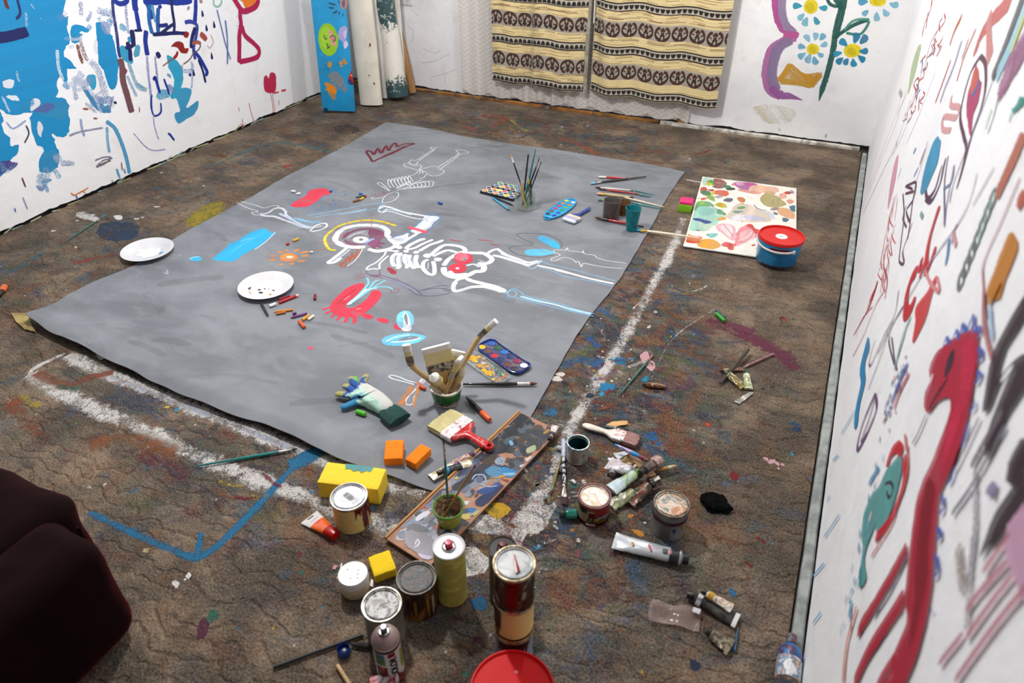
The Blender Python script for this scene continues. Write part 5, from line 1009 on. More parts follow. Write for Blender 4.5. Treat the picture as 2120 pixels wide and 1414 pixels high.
# ================================================================ back wall: curtains, socket, leaning boards
def bw_s(P): return (Vector(P)-BA).dot(BX)
def motif(x, y, flip):
    """dark woven palmette in a cell: x, y in [-1, 1]"""
    y = np.where(flip, -y, y); r = np.hypot(x, y*1.0); dome = (r < 1) & (y > -.18) | ((np.abs(x) < .22) & (y < 1.12-np.abs(x)*1.2) & (y > .8))
    cut = (np.abs(x)+np.abs(y-.52)*.55 < .15)
    for sgn in (-1, 1):
        dx, dy = x-sgn*.52, y-.22; a = sgn*.75; u, v = dx*np.cos(a)+dy*np.sin(a), -dx*np.sin(a)+dy*np.cos(a); cut |= (u/.15)**2+(v/.33)**2 < 1
        cut |= ((x-sgn*.30)/.10)**2+((y+.02)/.2)**2 < 1
    dome &= ~cut
    hook = (r > .66) & (r < 1.0) & (y <= -.1) & (y > -.80) & (np.abs(x) > .42)
    hook |= ((np.abs(x)-.50)/.22)**2+((y+.62)/.17)**2 < 1
    hy = y+.38; heart = (np.abs(x) < .34) & (np.abs(x)*.95+np.where(hy < 0, -hy*.85, hy*.9) < .34) & ~((np.abs(x) < .07) & (hy > .16))
    return dome | hook | heart
def cloth(u, v, flip, per):
    """u along, v up from the hem, in metres -> colours"""
    cream, dk, gr, br = (np.array(lin(c)) for c in ('#ead49c', '#1a120f', '#aaa193', '#2e1a14'))
    n = u.shape; c = np.tile(cream, n+(1,)); k = v % per; row = np.floor(v/per)
    # thin woven threads
    rs = np.random.RandomState(5 if flip else 6); th = rs.rand(4000); tl = rs.rand(4000)
    ti = np.clip((v/.0042).astype(int), 0, 3999); f = (v/.0042) % 1
    seg = np.sin(u*(14+30*tl[ti])+tl[ti]*50)+.6*np.sin(u*47+tl[ti]*90)
    on = (th[ti] > .66) & (f < .55) & (seg > .1); c[on] = np.array(lin('#8a5c36'))
    on2 = (th[ti] > .93) & (f < .5) & (seg > -.7); c[on2] = np.array(lin('#4a2c1c'))
    tint = .90+.10*np.sin(ti*1.7)[..., None]; c = c*tint
    # grey band with palmettes
    y0, y1 = per*.42, per*.79; b = (k > y0) & (k < y1); c[b] = gr*(.94+.06*np.sin(ti[b]*2.1))[..., None]
    pit = per*.415; cx = ((u+row*.02) % pit)/pit*2-1; cy = (k-(y0+y1)/2)/(per*.19); mo = motif(cx*1.06, cy, flip) & b; c[mo] = br
    weave = mo & (np.sin(v*1500) > .75); c[weave] = np.array(lin('#5e3626'))
    # border: two dark lines and a row of arches
    for a0, a1 in ((.008, .034), (.182, .214)): c[(k > per*a0) & (k < per*a1)] = dk
    bb = (k > per*.034) & (k < per*.182); c[bb] = np.array(lin('#b9b0a0'))
    p2 = per*.128; ax = (u % p2)/p2*2-1; ay = (k-per*.05)/(per*.10); ay = np.where(flip, 1-ay, ay)
    arch = bb & (ax**2/.8+np.clip(ay, 0, 2)**2 < 1) & (ay > 0); c[arch] = dk
    return c
def drape(prof, ptop, hem_px, name, label, flip, per, sag=0):
    offs = [(bw_s(onback(x, y, o)), o) for x, y, o in prof]; ss = np.array([a for a, _ in offs]); oo = np.array([b for _, b in offs])
    s = np.linspace(ss[0], ss[-1], 340); o = np.interp(s, ss, oo); k = np.ones(13)/13; o = np.convolve(np.pad(o, 6, 'edge'), k, 'valid')
    u = np.r_[0, np.cumsum(np.hypot(np.diff(s), np.diff(o)))]
    hz = (onback(*hem_px)).z; H = ptop; v = np.linspace(0, H, 420)
    P = np.zeros((len(s), len(v), 3)); fade = 1-.35*(v/H)
    off = .085+(o[:, None]-.085)*fade[None]+.003*np.sin(s[:, None]*60+v[None]*9)
    z = hz+v[None]+.006*np.sin(s*21)[:, None]
    for i in range(3): P[..., i] = BA[i]+BX[i]*s[:, None]+BN[i]*off
    P[..., 2] = z
    C = cloth(np.repeat(u[:, None], len(v), 1), np.repeat(v[None], len(s), 0), flip, per)
    me = gridmesh(name, P, C); t = thing(name, label, 'curtain', tuple(P[len(s)//2, 0])); o_ = part('cloth', me, attr_mat('woven_cloth', .9, .25, 700, .2), t); o_.matrix_parent_inverse = Matrix.Translation(-Vector(P[len(s)//2, 0])); return t, P
PER = onback(1150, 100, .10).z-onback(1150, 183, .10).z
DL, PA = drape([(1020, 183, .09), (1045, 185, .105), (1066, 184, .095), (1074, 170, .062), (1099, 168, .062), (1103, 183, .10), (1130, 180, .11), (1155, 181, .105), (1180, 184, .09), (1205, 183, .10), (1213, 182, .095)], 1.15, (1130, 182, .10), 'woven_curtain', 'cream woven curtain with upright brown palmettes, left of the curtain gap', False, PER)
DR, PB_ = drape([(1224, 170, .06), (1231, 176, .062), (1242, 194, .095), (1262, 199, .105), (1285, 197, .095), (1305, 193, .085), (1340, 206, .10), (1370, 207, .10), (1395, 208, .09), (1430, 213, .10), (1460, 211, .10), (1484, 211, .095)], 1.15, (1343, 208, .10), 'woven_curtain', 'cream woven curtain with upside-down brown palmettes beside the painted flowers', True, PER)
for o in (DL, DR): o['group'] = 'woven curtains over the lace'
bm = bmesh.new()     # pale seam tape along the parting edge of the left curtain
for j in range(0, 420, 6):
    q = Vector(PA[-1, j])+BN*.004; a = bm.verts.new(q-BX*.018); b = bm.verts.new(q+BX*.004)
    if j: bm.faces.new((pa, pb, b, a))
    pa, pb = a, b
bmesh.ops.solidify(bm, geom=bm.faces[:], thickness=.002); o = part('seam_tape', bm, pm('seam_tape', '#d9d3c4', '#b9b09c', .5, 30, .9), DL); o.matrix_parent_inverse = Matrix.Translation(-Vector(DL.location))
bm = tube([Vector(PB_[3, j])+BN*(.03+.006*math.sin(j*.02))+BX*(-.012+.006*math.sin(j*.013)) for j in range(150, 420, 10)], .0035, 6); o = part('pull_cord', bm, plain('#e6e2da', .5), DR, 'white pull cord'); o.matrix_parent_inverse = Matrix.Translation(-Vector(DR.location))
# lace
def lace():
    s0, s1 = bw_s(onback(953, 200, .05)), bw_s(onback(1424, 243, .05)); s = np.linspace(s0, s1, 420); v = np.linspace(0, 1.25, 60)
    rs = np.random.RandomState(2); ph = np.cumsum(rs.uniform(.5, 1.5, 420))*.26; amp = .012+.008*np.sin(s*5); o = .026+amp*1.0*np.sin(ph)
    P = np.zeros((420, 60, 3)); fade = 1-.4*v/1.25
    off = np.maximum(.009, .026+(o-.026)[:, None]*fade[None]); z0 = .030+.012*np.sin(ph*.5+1)+.006*np.sin(ph)
    for i in range(3): P[..., i] = BA[i]+BX[i]*s[:, None]+BN[i]*off
    P[..., 2] = z0[:, None]+v[None]; P[:, 0, 2] = z0; return gridmesh('lace', P), s, ph
def lace_mat():
    t = NT('lace'); vec = t.co(); sp = t.n('ShaderNodeSeparateXYZ'); t.l(vec, sp.inputs[0]); x, z = sp.outputs[0], sp.outputs[2]
    zig = t.math('ABSOLUTE', t.math('SUBTRACT', t.math('FRACT', t.math('MULTIPLY', x, 18)), .5)); st = t.math('FRACT', t.math('ADD', t.math('MULTIPLY', z, 34), t.math('MULTIPLY', zig, 1.7)))
    hole = t.step(t.math('ABSOLUTE', t.math('SUBTRACT', st, .5)), .30, .42); f = t.noise(500, 2, vec)
    k = t.math('SUBTRACT', .93, t.math('MULTIPLY', hole, t.math('ADD', .10, t.math('MULTIPLY', f, .2))))
    t.l(t.mix(t.math('MULTIPLY', hole, .45), L4('#efebe6'), L4('#d6cec6')), t.b.inputs['Base Color']); t.b.inputs['Roughness'].default_value = .8
    tl = t.n('ShaderNodeBsdfTranslucent'); tl.inputs[0].default_value = L4('#efe9e2'); m1 = t.n('ShaderNodeMixShader'); m1.inputs[0].default_value = .3; t.l(t.b.outputs[0], m1.inputs[1]); t.l(tl.outputs[0], m1.inputs[2])
    tr = t.n('ShaderNodeBsdfTransparent'); mx = t.n('ShaderNodeMixShader'); t.l(k, mx.inputs[0]); t.l(tr.outputs[0], mx.inputs[1]); t.l(m1.outputs[0], mx.inputs[2]); t.l(mx.outputs[0], t.out.inputs[0])
    t.l(t.bump(st, .3, .002), t.b.inputs['Normal']); return t.m
lme, _, _ = lace(); o = obj('lace_curtain', lme, lace_mat()); tag(o, 'white zigzag lace curtain hanging behind the two woven curtains', 'curtain')
# socket
C = onback(842, -8, 0); w = (onback(852, -8)-onback(829, -8)).length
M = Matrix.Identity(4)
for i in range(3): M[i][0] = BX[i]; M[i][1] = (0, 0, 1)[i]; M[i][2] = BN[i]; M[i][3] = C[i]+BN[i]*.0012
t = thing('power_socket', 'white power socket on the back wall above the cardboard tube', 'socket', None, mat=M)
bm = nbox(w, w*1.25, .010, (0, 0, .005), .003); part('plate', bm, plain('#e6e6e4', .35), t)
part('socket_well', lathe([(w*.36, .0102), (w*.36, .013), (w*.33, .013), (w*.32, .0105), (0, .0103)], 28, caps=False), plain('#c9c9c8', .4), t)
for sx in (-1, 1): part('contact_hole', lathe([(.0025, .0104), (.0025, .0112), (0, .0112)], 10, caps=False), plain('#2a2a2c', .5), t).location = (sx*.0095, 0, 0)
# ---------------------------------------------------------------- things leaning in the corner
def lean(bl, br, tl, rise=.010):
    """upright leaning board: lower corners and upper left edge, in pixels"""
    L, R = F(*bl, rise), F(*br, rise); x = (R-L); w = x.length; x.normalize(); z = (onplane(*tl, L, x)-L).normalized(); y = z.cross(x)
    M = Matrix.Identity(4)
    for i in range(3): M[i][0] = x[i]; M[i][1] = y[i]; M[i][2] = z[i]; M[i][3] = L[i]
    return M, w
M, w = lean((668, 231), (734, 233), (643, 0)); ZB = .02
n3 = (M.to_3x3() @ Vector((0, -1, 0))).normalized(); p0 = M @ Vector((0, 0, 0))
HB = .95
bm = nbox(w, .035, HB, (w/2, .0175, HB/2+.006), .003); bm.transform(M); me = bpy.data.meshes.new('panel'); bm.to_mesh(me); bm.free()
PP = Paint(lambda x, y: onplane(x, y, p0, n3), n3, .0006)
def k3(c, q, d=.1, j=.003): PP.fill('K3', c, q, d, jit=j)
k3('#8fc322', ell(240, 246, 62, 102, 14, -.12), .05); k3('#a4d23a', ell(225, 235, 36, 70), .6)
for q, w_ in (('212,222 222,245 234,240', 7), ('232,276 240,300 250,285', 7), ('225,270 245,278', 5), ('218,215 214,228', 5), ('232,305 240,290', 5), ('225,235 228,225', 4)): PP.line('K3', '#203a30', w_, q, .05)
for x, y, rx, ry in ((254, 205, 12, 14), (276, 272, 13, 14), (264, 240, 17, 18)): k3('#e58f9a', ell(x, y, rx, ry), .1)
PP.line('K3', '#1c3a5a', 6, '250,238 262,222 280,228 282,250 268,262', .1); k3('#d8707a', ell(268, 245, 9, 10))
k3('#a9a0d0', '300,235 312,180 345,160 360,175 345,230 360,280 340,300 328,260', .3); k3('#c8bfe0', '335,200 355,190 350,240 338,235', .3); k3('#d4cfe8', '335,275 355,255 362,285 342,305', .35)
for x, y, rx, ry in ((252, 402, 14, 20), (320, 388, 16, 12), (345, 392, 12, 10), (340, 372, 10, 8), (325, 412, 9, 9)): k3('#c08a3a', ell(x, y, rx, ry), .3, .006)
k3('#d8841c', '215,520 240,515 258,525 290,550 285,590 262,580 248,592 240,570 222,560 230,545', .08); k3('#b08844', '240,470 280,440 320,470 340,520 300,560 260,520', .72, .01); k3('#b08844', '250,570 290,590 280,620 255,610', .7, .008); k3('#a88a58', '320,540 350,530 355,570 330,570', .75)
for q in ('215,410 228,398', '205,440 222,430', '232,425 245,440', '300,395 290,405', '300,360 310,370'): PP.line('K3', '#2a6a98', 6, q, .3)
for q in ('240,18 285,30', '243,48 275,50', '268,84 298,68', '305,90 312,74', '330,100 332,85', '300,5 312,18', '318,-5 330,-2'): PP.line('K3', '#23445e', 9, q, .1)
k3('#b08878', ell(336, 22, 22, 36), .3); k3('#6a5a80', '325,20 340,-5 345,30 335,50', .3); k3('#a82430', '362,488 375,460 385,440 390,480 396,520 375,510', .1); k3('#3a2a60', '362,500 380,495 396,525 375,528', .1); k3('#e0a040', ell(383, 468, 5, 8), .1)
PP.line('K3', '#56c0e8', 4, '190,330 200,350 205,330', .4); k3('#0a2c44', '212,675 232,672 240,695 215,698', .05)
me = PP.into(me); me.transform(M.inverted())
o = obj('painted_board', me, [pm('board_blue', '#1795cc', '#1488bd', .5, 9, .5), paint_mat('board_strokes')]); o.matrix_world = M; tag(o, 'narrow blue board with a smiling green face leaning in the corner', 'painted board')
cream = pm('cream_canvas', '#e2dccf', '#d0c9bb', .5, 5, .75, bump=.15, bscale=40)
M, w = lean((744, 219), (790, 220), (718, 0)); t = thing('rolled_canvas', 'wide cream canvas roll leaning beside the blue board', 'canvas roll', None, mat=M)
bm = loft([(.004+.08*i, 0, 0, w*.5*(1-.02*math.sin(i*.9)), .035+.004*math.sin(i*1.3), 2.6) for i in range(12)], 24); bm.transform(Matrix(((0, 1, 0, w/2), (0, 0, 1, .035), (1, 0, 0, 0), (0, 0, 0, 1)))); part('roll', bm, cream, t)
rs = random.Random(2)
for i in range(9):
    bm = lathe([(rs.uniform(.002, .006), 0), (.001, .0006), (0, .0007)], 8, caps=False); bm.transform(Matrix.Translation((w*rs.uniform(.3, .8), -.0008, rs.uniform(.12, .62))) @ Matrix.Rotation(PI/2, 4, 'X') @ Matrix.Diagonal((1, 1.5, 1, 1))); part('paint_spot', bm, plain('#7a4038', .6), t)
M, w = lean((784, 208), (799, 209), (764, 0)); bm = nbox(w*.9, .010, .9, (w*.42, .05, .455), .002); o = obj('white_panel', bm, pm('panel_white', '#e4e1dc', '#d4d0c8', .5, 6, .6)); o.matrix_world = M; tag(o, 'thin off-white panel standing between the cream roll and the green spattered roll', 'panel')
M, w = lean((779, 203), (796, 203), (766, 0)); bm = nbox(w*1.1, .018, .8, (w*.5, .03, .402), .002); o = obj('wood_plank', bm, pm('dark_plank', '#5e4a3c', '#463629', .5, 5, .7, stretch=(20, 20, 1.5))); o.matrix_world = M; tag(o, 'dark brown plank leaning behind the green spattered roll', 'plank')
def rod(bx, by, tx, ty, wb, wt, back, H):
    B = F(bx, by, .012); d = Vector((0, 1, 0)); T = upr(tx, ty, B+FWH*back); z = (T-B).normalized(); rb, rt = wb*depth(B)/FPX/2, wt*depth(T)/FPX/2; k = (T-B).length
    return frame(B+z*rb*.3, B+z), rb, rt, k
M, rb, rt, k = rod(825, 204, 797, 0, 43, 35, .05, 1.4); t = thing('rolled_canvas', 'white canvas roll with dark green spatter at its foot', 'canvas roll', None, mat=M)
ns = 26; secs = [(1.35*i/ns, .004*math.sin(i*.7), 0, rb+(rt-rb)*min(1, 1.35*i/ns/k)+.002*math.sin(i*1.9), (rb+(rt-rb)*min(1, 1.35*i/ns/k))) for i in range(ns+1)]
def spat():
    t_ = NT('green_spatter'); vec = t_.co(); sp = t_.n('ShaderNodeSeparateXYZ'); t_.l(vec, sp.inputs[0]); x = sp.outputs[0]
    dn = t_.math('ADD', t_.math('MULTIPLY', t_.step(x, .16, .06), .5), t_.math('MULTIPLY', t_.step(x, .40, .48), .42)); n = t_.noise(34, 5, vec, rough=.75); n2 = t_.noise(120, 3, vec)
    m_ = t_.step(t_.math('ADD', t_.math('ADD', t_.math('MULTIPLY', n, .7), t_.math('MULTIPLY', n2, .3)), t_.math('MULTIPLY', dn, .45)), .60, .64)
    t_.l(t_.mix(m_, L4('#dfdcd4'), L4('#2b4a4e')), t_.b.inputs['Base Color']); t_.b.inputs['Roughness'].default_value = .65; return t_.m
part('roll', loft(secs, 30), spat(), t)
part('inner_wrap', loft([(.0, 0, 0, rb*.8, rb*.8), (-.004, 0, 0, rb*.55, rb*.55)], 24), plain('#20383c', .7), t)
M, rb, rt, k = rod(855, 193, 817, 22, 15, 13, .03, 1.2); t = thing('cardboard_tube', 'brown cardboard tube leaning beside the green spattered roll', 'tube', None, mat=M)
part('tube', loft([(0, 0, 0, rb, rb), (k*.5, 0, 0, rb*.98, rb*.98), (k*.98, 0, 0, rt, rt)], 22), pm('cardboard', '#a57a4c', '#8d6236', .5, 9, .75, stretch=(.5, 12, 12)), t)
part('painted_end', loft([(k*.98, 0, 0, rt*1.02, rt*1.02), (k*1.45, 0, 0, rt*1.02, rt*1.02)], 22), blotch('tube_end', ['#3fa04a', '#d8d0b0', '#b08a50', '#5fb870'], 14, .6, mode='LINEAR'), t)
M, w = lean((836, 196), (850, 197), (820, 0)); bm = nbox(w*.7, .008, .9, (w*.05, .012, .452), .002); o = obj('white_panel', bm, pm('panel_white', '#e4e1dc')); o.matrix_world = M; tag(o, 'thin white panel standing behind the cardboard tube', 'panel')
# ================================================================ things on the grey sheet
def plate(tx, ty, label, paint):
    P = F(tx, ty, .021); z = zc(P.x, P.y)+.0015; P = Vector((P.x, P.y, z)); t = thing('plate', label, 'plate', P, group='white plates')
    r = .109; part('dish', lathe([(0, .0035), (.055, .0035), (.068, .006), (.080, .013), (r-.002, .021), (r, .0215), (r-.001, .0195), (.081, .010), (.069, .0025), (.062, 0), (0, 0)], 64, caps=False), pm('porcelain', '#d6d6da', '#d0d0d4', .5, 10, .22, coat=.3), t)
    pmats = [plain('#1a1c24', .3), plain('#d8a030', .3), plain('#7a1c28', .3), pm('wash_blue', '#d9eef4', '#eaf4f6', .5, 20, .15), plain('#5fa8dc', .3)]
    for x, y, rx, ry, mi in paint:
        bm = bmesh.new(); bm.faces.new([bm.verts.new((x+rx*math.cos(a*PI/6)*(1+.3*math.sin(a*2.3)), y+ry*math.sin(a*PI/6)*(1+.3*math.cos(a*3.1)), max(.0042, .0042+max(0, math.hypot(x, y)-.052)*.55))) for a in range(12)])
        part('paint_dab', bm, pmats[mi], t)
    return t
plate(306, 519, 'white plate half off the grey sheet with a pale blue wash inside', [(0, 0, .05, .045, 3), (.055, .02, .006, .012, 4), (.03, .05, .004, .006, 3)])
plate(551, 593, 'white plate on the grey sheet with dabs of dark paint', [(-.02, -.02, .007, .005, 0), (.0, -.035, .010, .006, 0), (.035, .0, .006, .004, 0), (-.055, -.035, .005, .008, 0), (.045, -.03, .008, .003, 1), (-.03, -.06, .008, .003, 1), (.01, .0, .003, .002, 2), (-.005, -.005, .005, .003, 0)])
S = 's'
for a, b, l, c in (((603, 398), (612, 398), 'white crayon stub nearest the red cloud outline', '#ecebe8'), ((614, 404), (622, 402), 'white crayon stub resting at the edge of the red cloud', '#ecebe8'), ((682, 398), (688, 397), 'blue crayon stub at the tip of the red cloud', '#2a5fb0'),
    ((737, 410), (752, 407), 'grey-green crayon in the cluster above the blue arm', '#4a6a6a'), ((744, 402), (750, 404), 'blue crayon stub topmost in the cluster above the blue arm', '#2f6fb8'), ((752, 407), (758, 409), 'dark red crayon stub in the cluster above the blue arm', '#8a2028'), ((746, 415), (753, 411), 'yellow crayon stub in the cluster above the blue arm', '#d8b81c'), ((731, 419), (746, 415), 'brown crayon lowest in the cluster above the blue arm', '#8a4a1c'),
    ((907, 421), (916, 424), 'blue crayon stub alone on bare grey sheet left of the black paint box', '#2450a8'), ((607, 501), (619, 496), 'yellow crayon stub above the orange sun', '#d8a81c'), ((593, 508), (599, 506), 'small red crayon stub above the orange sun', '#c02028'),
    ((653, 612), (652, 622), 'dark red crayon stub right of the red marker', '#7a1420')): stub(a, b, S, l, c, .0055 if 'stub' in l else .005)
crayon((568, 648), (607, 643), S, 'long orange crayon below the plate with dark dabs', '#d8821c'); crayon((572, 652), (592, 648), S, 'short brown-orange crayon lying against the long orange crayon', '#b86a1c', tip=False, zoff=0)
crayon((602, 660), (636, 650), S, 'purple crayon left of the yellow crayon', '#6a3a78', wrapc='#7a4a88'); stub((606, 652), (614, 650), S, 'purple crayon stub above the purple crayon', '#5a3068')
crayon((627, 665), (640, 655), S, 'yellow-orange crayon beside the white one', '#e09a1c', tip=False, r=.0055); crayon((638, 664), (650, 656), S, 'white crayon beside the yellow-orange crayon', '#e8e2d0', tip=False, r=.0055)
crayon((620, 668), (631, 681), S, 'stubby orange crayon nearest the red horseshoe fringe', '#d8581c', tip=False, r=.0065)
crayon((556, 657), (541, 630), S, 'black pencil with an orange end below the plate', '#26262a', r=.0045, name='pencil', cat_='pencil', wrapc='#26262a', tipc='#26262a', pencil=True, group=None)
t = crayon((619, 613), (578, 629), S, 'red marker with a white cap beside the plate with dark dabs', '#b81828', r=.006, name='marker', cat_='marker', tipc='#e8d0cc', tip=True, group=None)
bm = loft([(.098, 0, 0, .0066, .0066), (.125, 0, 0, .0064, .0064)], 14); part('marker_cap', bm, plain('#e2d8d6', .4), t, 'white cap')
crayon((578, 622), (600, 614), S, 'dark red crayon under the red marker', '#8a1424', tip=False, r=.0045); stub((594, 615), (600, 612), S, 'blue crayon stub beside the plate rim', '#2a4a98', .005); crayon((600, 596), (606, 582), S, 'green marker half under the rim of the plate with dark dabs', '#28a040', r=.006, name='marker', cat_='marker', tip=False, group=None)
stub((642, 524), (648, 523), S, 'white chalk chip beside the painted yellow halo', '#eef2f2', .004, name='chalk_chip')
stub((868, 802), (881, 808), S, 'orange crayon stub left of the green pot', '#d8481c', .0055)
# ---------------------------------------------------------------- black paint box
O1, O2, O3 = top(993, 400, S), top(1062, 417, S), top(1029, 372, S)
ex = (O2-O1); bw = ex.length; ex.normalize(); M = frame(O1, O1+ex); bd = .105
t = thing('watercolor_box', 'open black paint box with two trays of round colours beside the glass jar', 'paint box', None, mat=M)
BLK = pm('black_plastic', '#141416', '#1c1c20', .5, 30, .35)
cols = ['#d8862a', '#3a4a48', '#d88a5a', '#1c6a70', '#d8c22a', '#24408a', '#5a2050', '#d8862a', '#e8d028', '#d84a80', '#1c6a50', '#6a5040', '#2a5a88', '#d8b02a', '#a82a3c', '#443a3c', '#2a80c8', '#4a9a5a', '#3a2c3c', '#1f7a6a', '#1f7a6a', '#7a6450', '#4ca060']
def tray(x0, y0, nx, ny, z, k0, px, py):
    wd, dp = nx*px+.008, ny*py+.006; part('tray', nbox(wd, dp, .011, (x0+wd/2, y0+dp/2, z+.0055), .002), BLK, t)
    for j in range(ny):
        for i in range(nx):
            c = (x0+.004+px*(i+.5), y0+.003+py*(j+.5)); q = part('paint_pan', lathe([(px*.49, .0105), (px*.49, .0135), (px*.41, .0135), (px*.40, .0118)], 20, caps=False), plain('#e8e8e8', .4), t); q.location = (*c, z)
            q2_ = part('color_cake', lathe([(px*.41, .012), (px*.38, .0125), (0, .0121)], 20, caps=False), plain(cols[(k0+j*nx+i) % len(cols)], .5), q)
tray(0, 0, 6, 2, 0, 0, bw/6.2, .036); tray(.02, .082, 5, 2, .0, 12, bw/6.2, .036)
part('hinge', nbox(bw*.85, .008, .006, (bw*.5, .081, .004), .001), BLK, t)
crayon((1055, 437), (1021, 412), S, 'light blue ballpoint pen lying beside the black paint box', '#3fa8cc', r=.0045, name='pen', cat_='pen', tipc='#3a3a40', group=None, pencil=True); crayon((1064, 427), (1020, 409), S, 'dark blue pencil between the pen and the black paint box', '#1c2234', r=.004, name='pencil', cat_='pencil', tipc='#8a5048', group=None, pencil=True)
# ---------------------------------------------------------------- glass jar with brushes
J, jr, jh = bytop(1088, 386, 31, 437, .0075); J.z = zc(J.x, J.y)+.0015; JR = 43*depth(J)/FPX/2; GL = clear('clear_glass', '#e6ebe8', .0, .05)
t = thing('glass_jar', 'glass jar full of paintbrushes standing on the grey sheet', 'jar', J)
part('glass', lathe([(0, .001), (JR*.88, .001), (JR, .006), (JR*1.02, .015), (JR*1.02, jh*.70), (JR*.93, jh*.80), (JR*.76, jh*.88), (JR*.75, jh*.96), (JR*.80, jh*.97), (JR*.80, jh), (JR*.72, jh), (JR*.70, jh*.88), (JR*.88, jh*.78), (JR*.95, jh*.68), (JR*.95, .012), (JR*.8, .008), (0, .008)], 48, caps=False), GL, t)
RI = (CR-Vector((0, 0, CR.z))).normalized(); FW = Vector((CF.x, CF.y, 0)).normalized()
def injar(base, tip, label, tipup=True, d=0, **k):     # base px offset inside the jar, tip pixel
    B = J+RI*base[0]*JR*.8+FW*base[1]*JR*.7+Vector((0, 0, .012)); T = upr(*tip, J+FW*d)
    return brush(*( (T, B) if tipup else (B, T)), label, **k)
G5 = 'brushes in the glass jar'
injar((.35, .1), (1057, 319), 'black brush with orange bristles and a white ferrule, leftmost in the glass jar', handle='#161618', r=.0038, bris=.014, fer=.03, bc='#d08a2a', fc=plain('#e8e8ea', .3), split=(.55, .98, '#4ab868'), group=G5)
injar((-.3, .5), (1094, 318), 'black-tipped black brush upright in the glass jar', handle='#1a1a1e', r=.005, bris=.02, fer=.02, bc='#1c1818', fc=plain('#26262a', .3), group=G5)
injar((-.2, .2), (1109, 309), 'teal brush handle standing tallest in the glass jar', tipup=False, handle='#1f6f72', r=.0055, hm=pm('handle_1f6f72', '#1f6f72', scale=70, rough=.3, coat=.4), group=G5, bc='#c8962a')
injar((-.4, -.1), (1117, 327), 'black brush with a fanned dark tip, right of the teal handle in the glass jar', handle='#161618', r=.0042, bris=.016, fer=.03, bc='#2a2022', flat=.009, group=G5)
injar((-.1, -.3), (1121, 334), 'thin black brush with a tiny tip, rightmost in the glass jar', handle='#161618', r=.0034, bris=.010, fer=.026, bc='#2a2a2e', group=G5)
injar((.0, -.5), (1078, 376), 'orange pencil standing in the glass jar', tipup=False, handle='#d8803a', r=.004, group=G5, bc='#d8803a', fc=plain('#d8803a', .5), bris=.01, fer=.01)
injar((.6, -.2), (1094, 369), 'brush with a yellow neck low in the glass jar', handle='#3a7a3c', r=.004, bris=.01, fer=.018, bc='#d8b41c', fc=plain('#d8b41c', .4), group=G5)
injar((.1, -.7), (1077, 388), 'short yellow pencil at the front of the glass jar', tipup=False, handle='#d8a428', r=.004, bc='#d8a428', fc=plain('#d8a428', .5), bris=.008, fer=.008, group=G5)
injar((.75, .1), (1099, 375), 'dark red brush handle at the back of the glass jar', tipup=False, handle='#5a1a28', r=.0055, bc='#3a2a22', group=G5)
injar((.2, -.4), (1072, 383), 'pale blue pencil at the front of the glass jar', tipup=False, handle='#6fa0cc', r=.0038, bc='#6fa0cc', fc=plain('#6fa0cc', .5), bris=.008, fer=.008, group=G5)
# ---------------------------------------------------------------- oval palette
A, B = top(1136, 452, S), top(1184, 418, S); L = (B-A).length; M = frame(A, B); t = thing('watercolor_palette', 'light blue oval palette of twelve colours beside the blue handled flat brush', 'paint palette', None, mat=M)
Wd = .040; poly = []
for k in range(40):
    a = 2*PI*k/40; x = math.copysign(abs(math.cos(a))**.7, math.cos(a)); y = math.copysign(abs(math.sin(a))**.75, math.sin(a)); poly.append((L/2+x*(L/2+.012), y*Wd*(1+.06*math.sin(3*a))))
BLU = pm('aqua_plastic', '#1f96cc', '#2aa4d8', .5, 30, .25, coat=.3); part('tray', prism(poly, .009, bev=.003), BLU, t)
rimp = [Vector((x, y, .010)) for x, y in poly]; part('rim', tube(rimp+[rimp[0], rimp[1]], .0025, 8), BLU, t); part('divider', loft([(.015, 0, .010, .0035, .002), (L-.015, 0, .010, .0035, .002)], 10), BLU, t)
part('handle_loop', tube([(-.008, -.014, .005), (-.022, -.012, .005), (-.022, .012, .005), (-.008, .014, .005)], .003, 8), BLU, t)
oc = ['#3a2a2a', '#7a4a2a', '#c81c70', '#c82a38', '#d8801c', '#e8c81c', '#1c3a9a', '#1c58b8', '#1c9a4a', '#5ab82a', '#b8824a', '#ead0e0']
for j in range(2):
    for i in range(6):
        q = part('paint_pan', lathe([(.0135, .009), (.0135, .0112), (.012, .0112), (.0118, .0098)], 18, caps=False), BLU, t); q.location = (.022+(L-.044)*i/5, (.0185 if j == 0 else -.0185), 0); part('color_cake', lathe([(.0122, .0100), (.011, .0106), (0, .0100)], 18, caps=False), plain(oc[j*6+i], .4), q)
# flat brush, blue handle
wide_brush(top(1177, 461, S)+Vector((0, 0, .010)), top(1222, 434, S)+Vector((0, 0, .010)), 'flat brush with a blue handle and paint-stained lilac bristles', .072, .030, .022, '#b9b4d4', '#8f90c0', pm('handle_cobalt', '#1f3f9a', scale=60, rough=.3, coat=.4), pm('ferrule_cream', '#e2d6c2', '#c8bca8', .5, 40, .4), tipc='#dfe6ee', hr=.008)
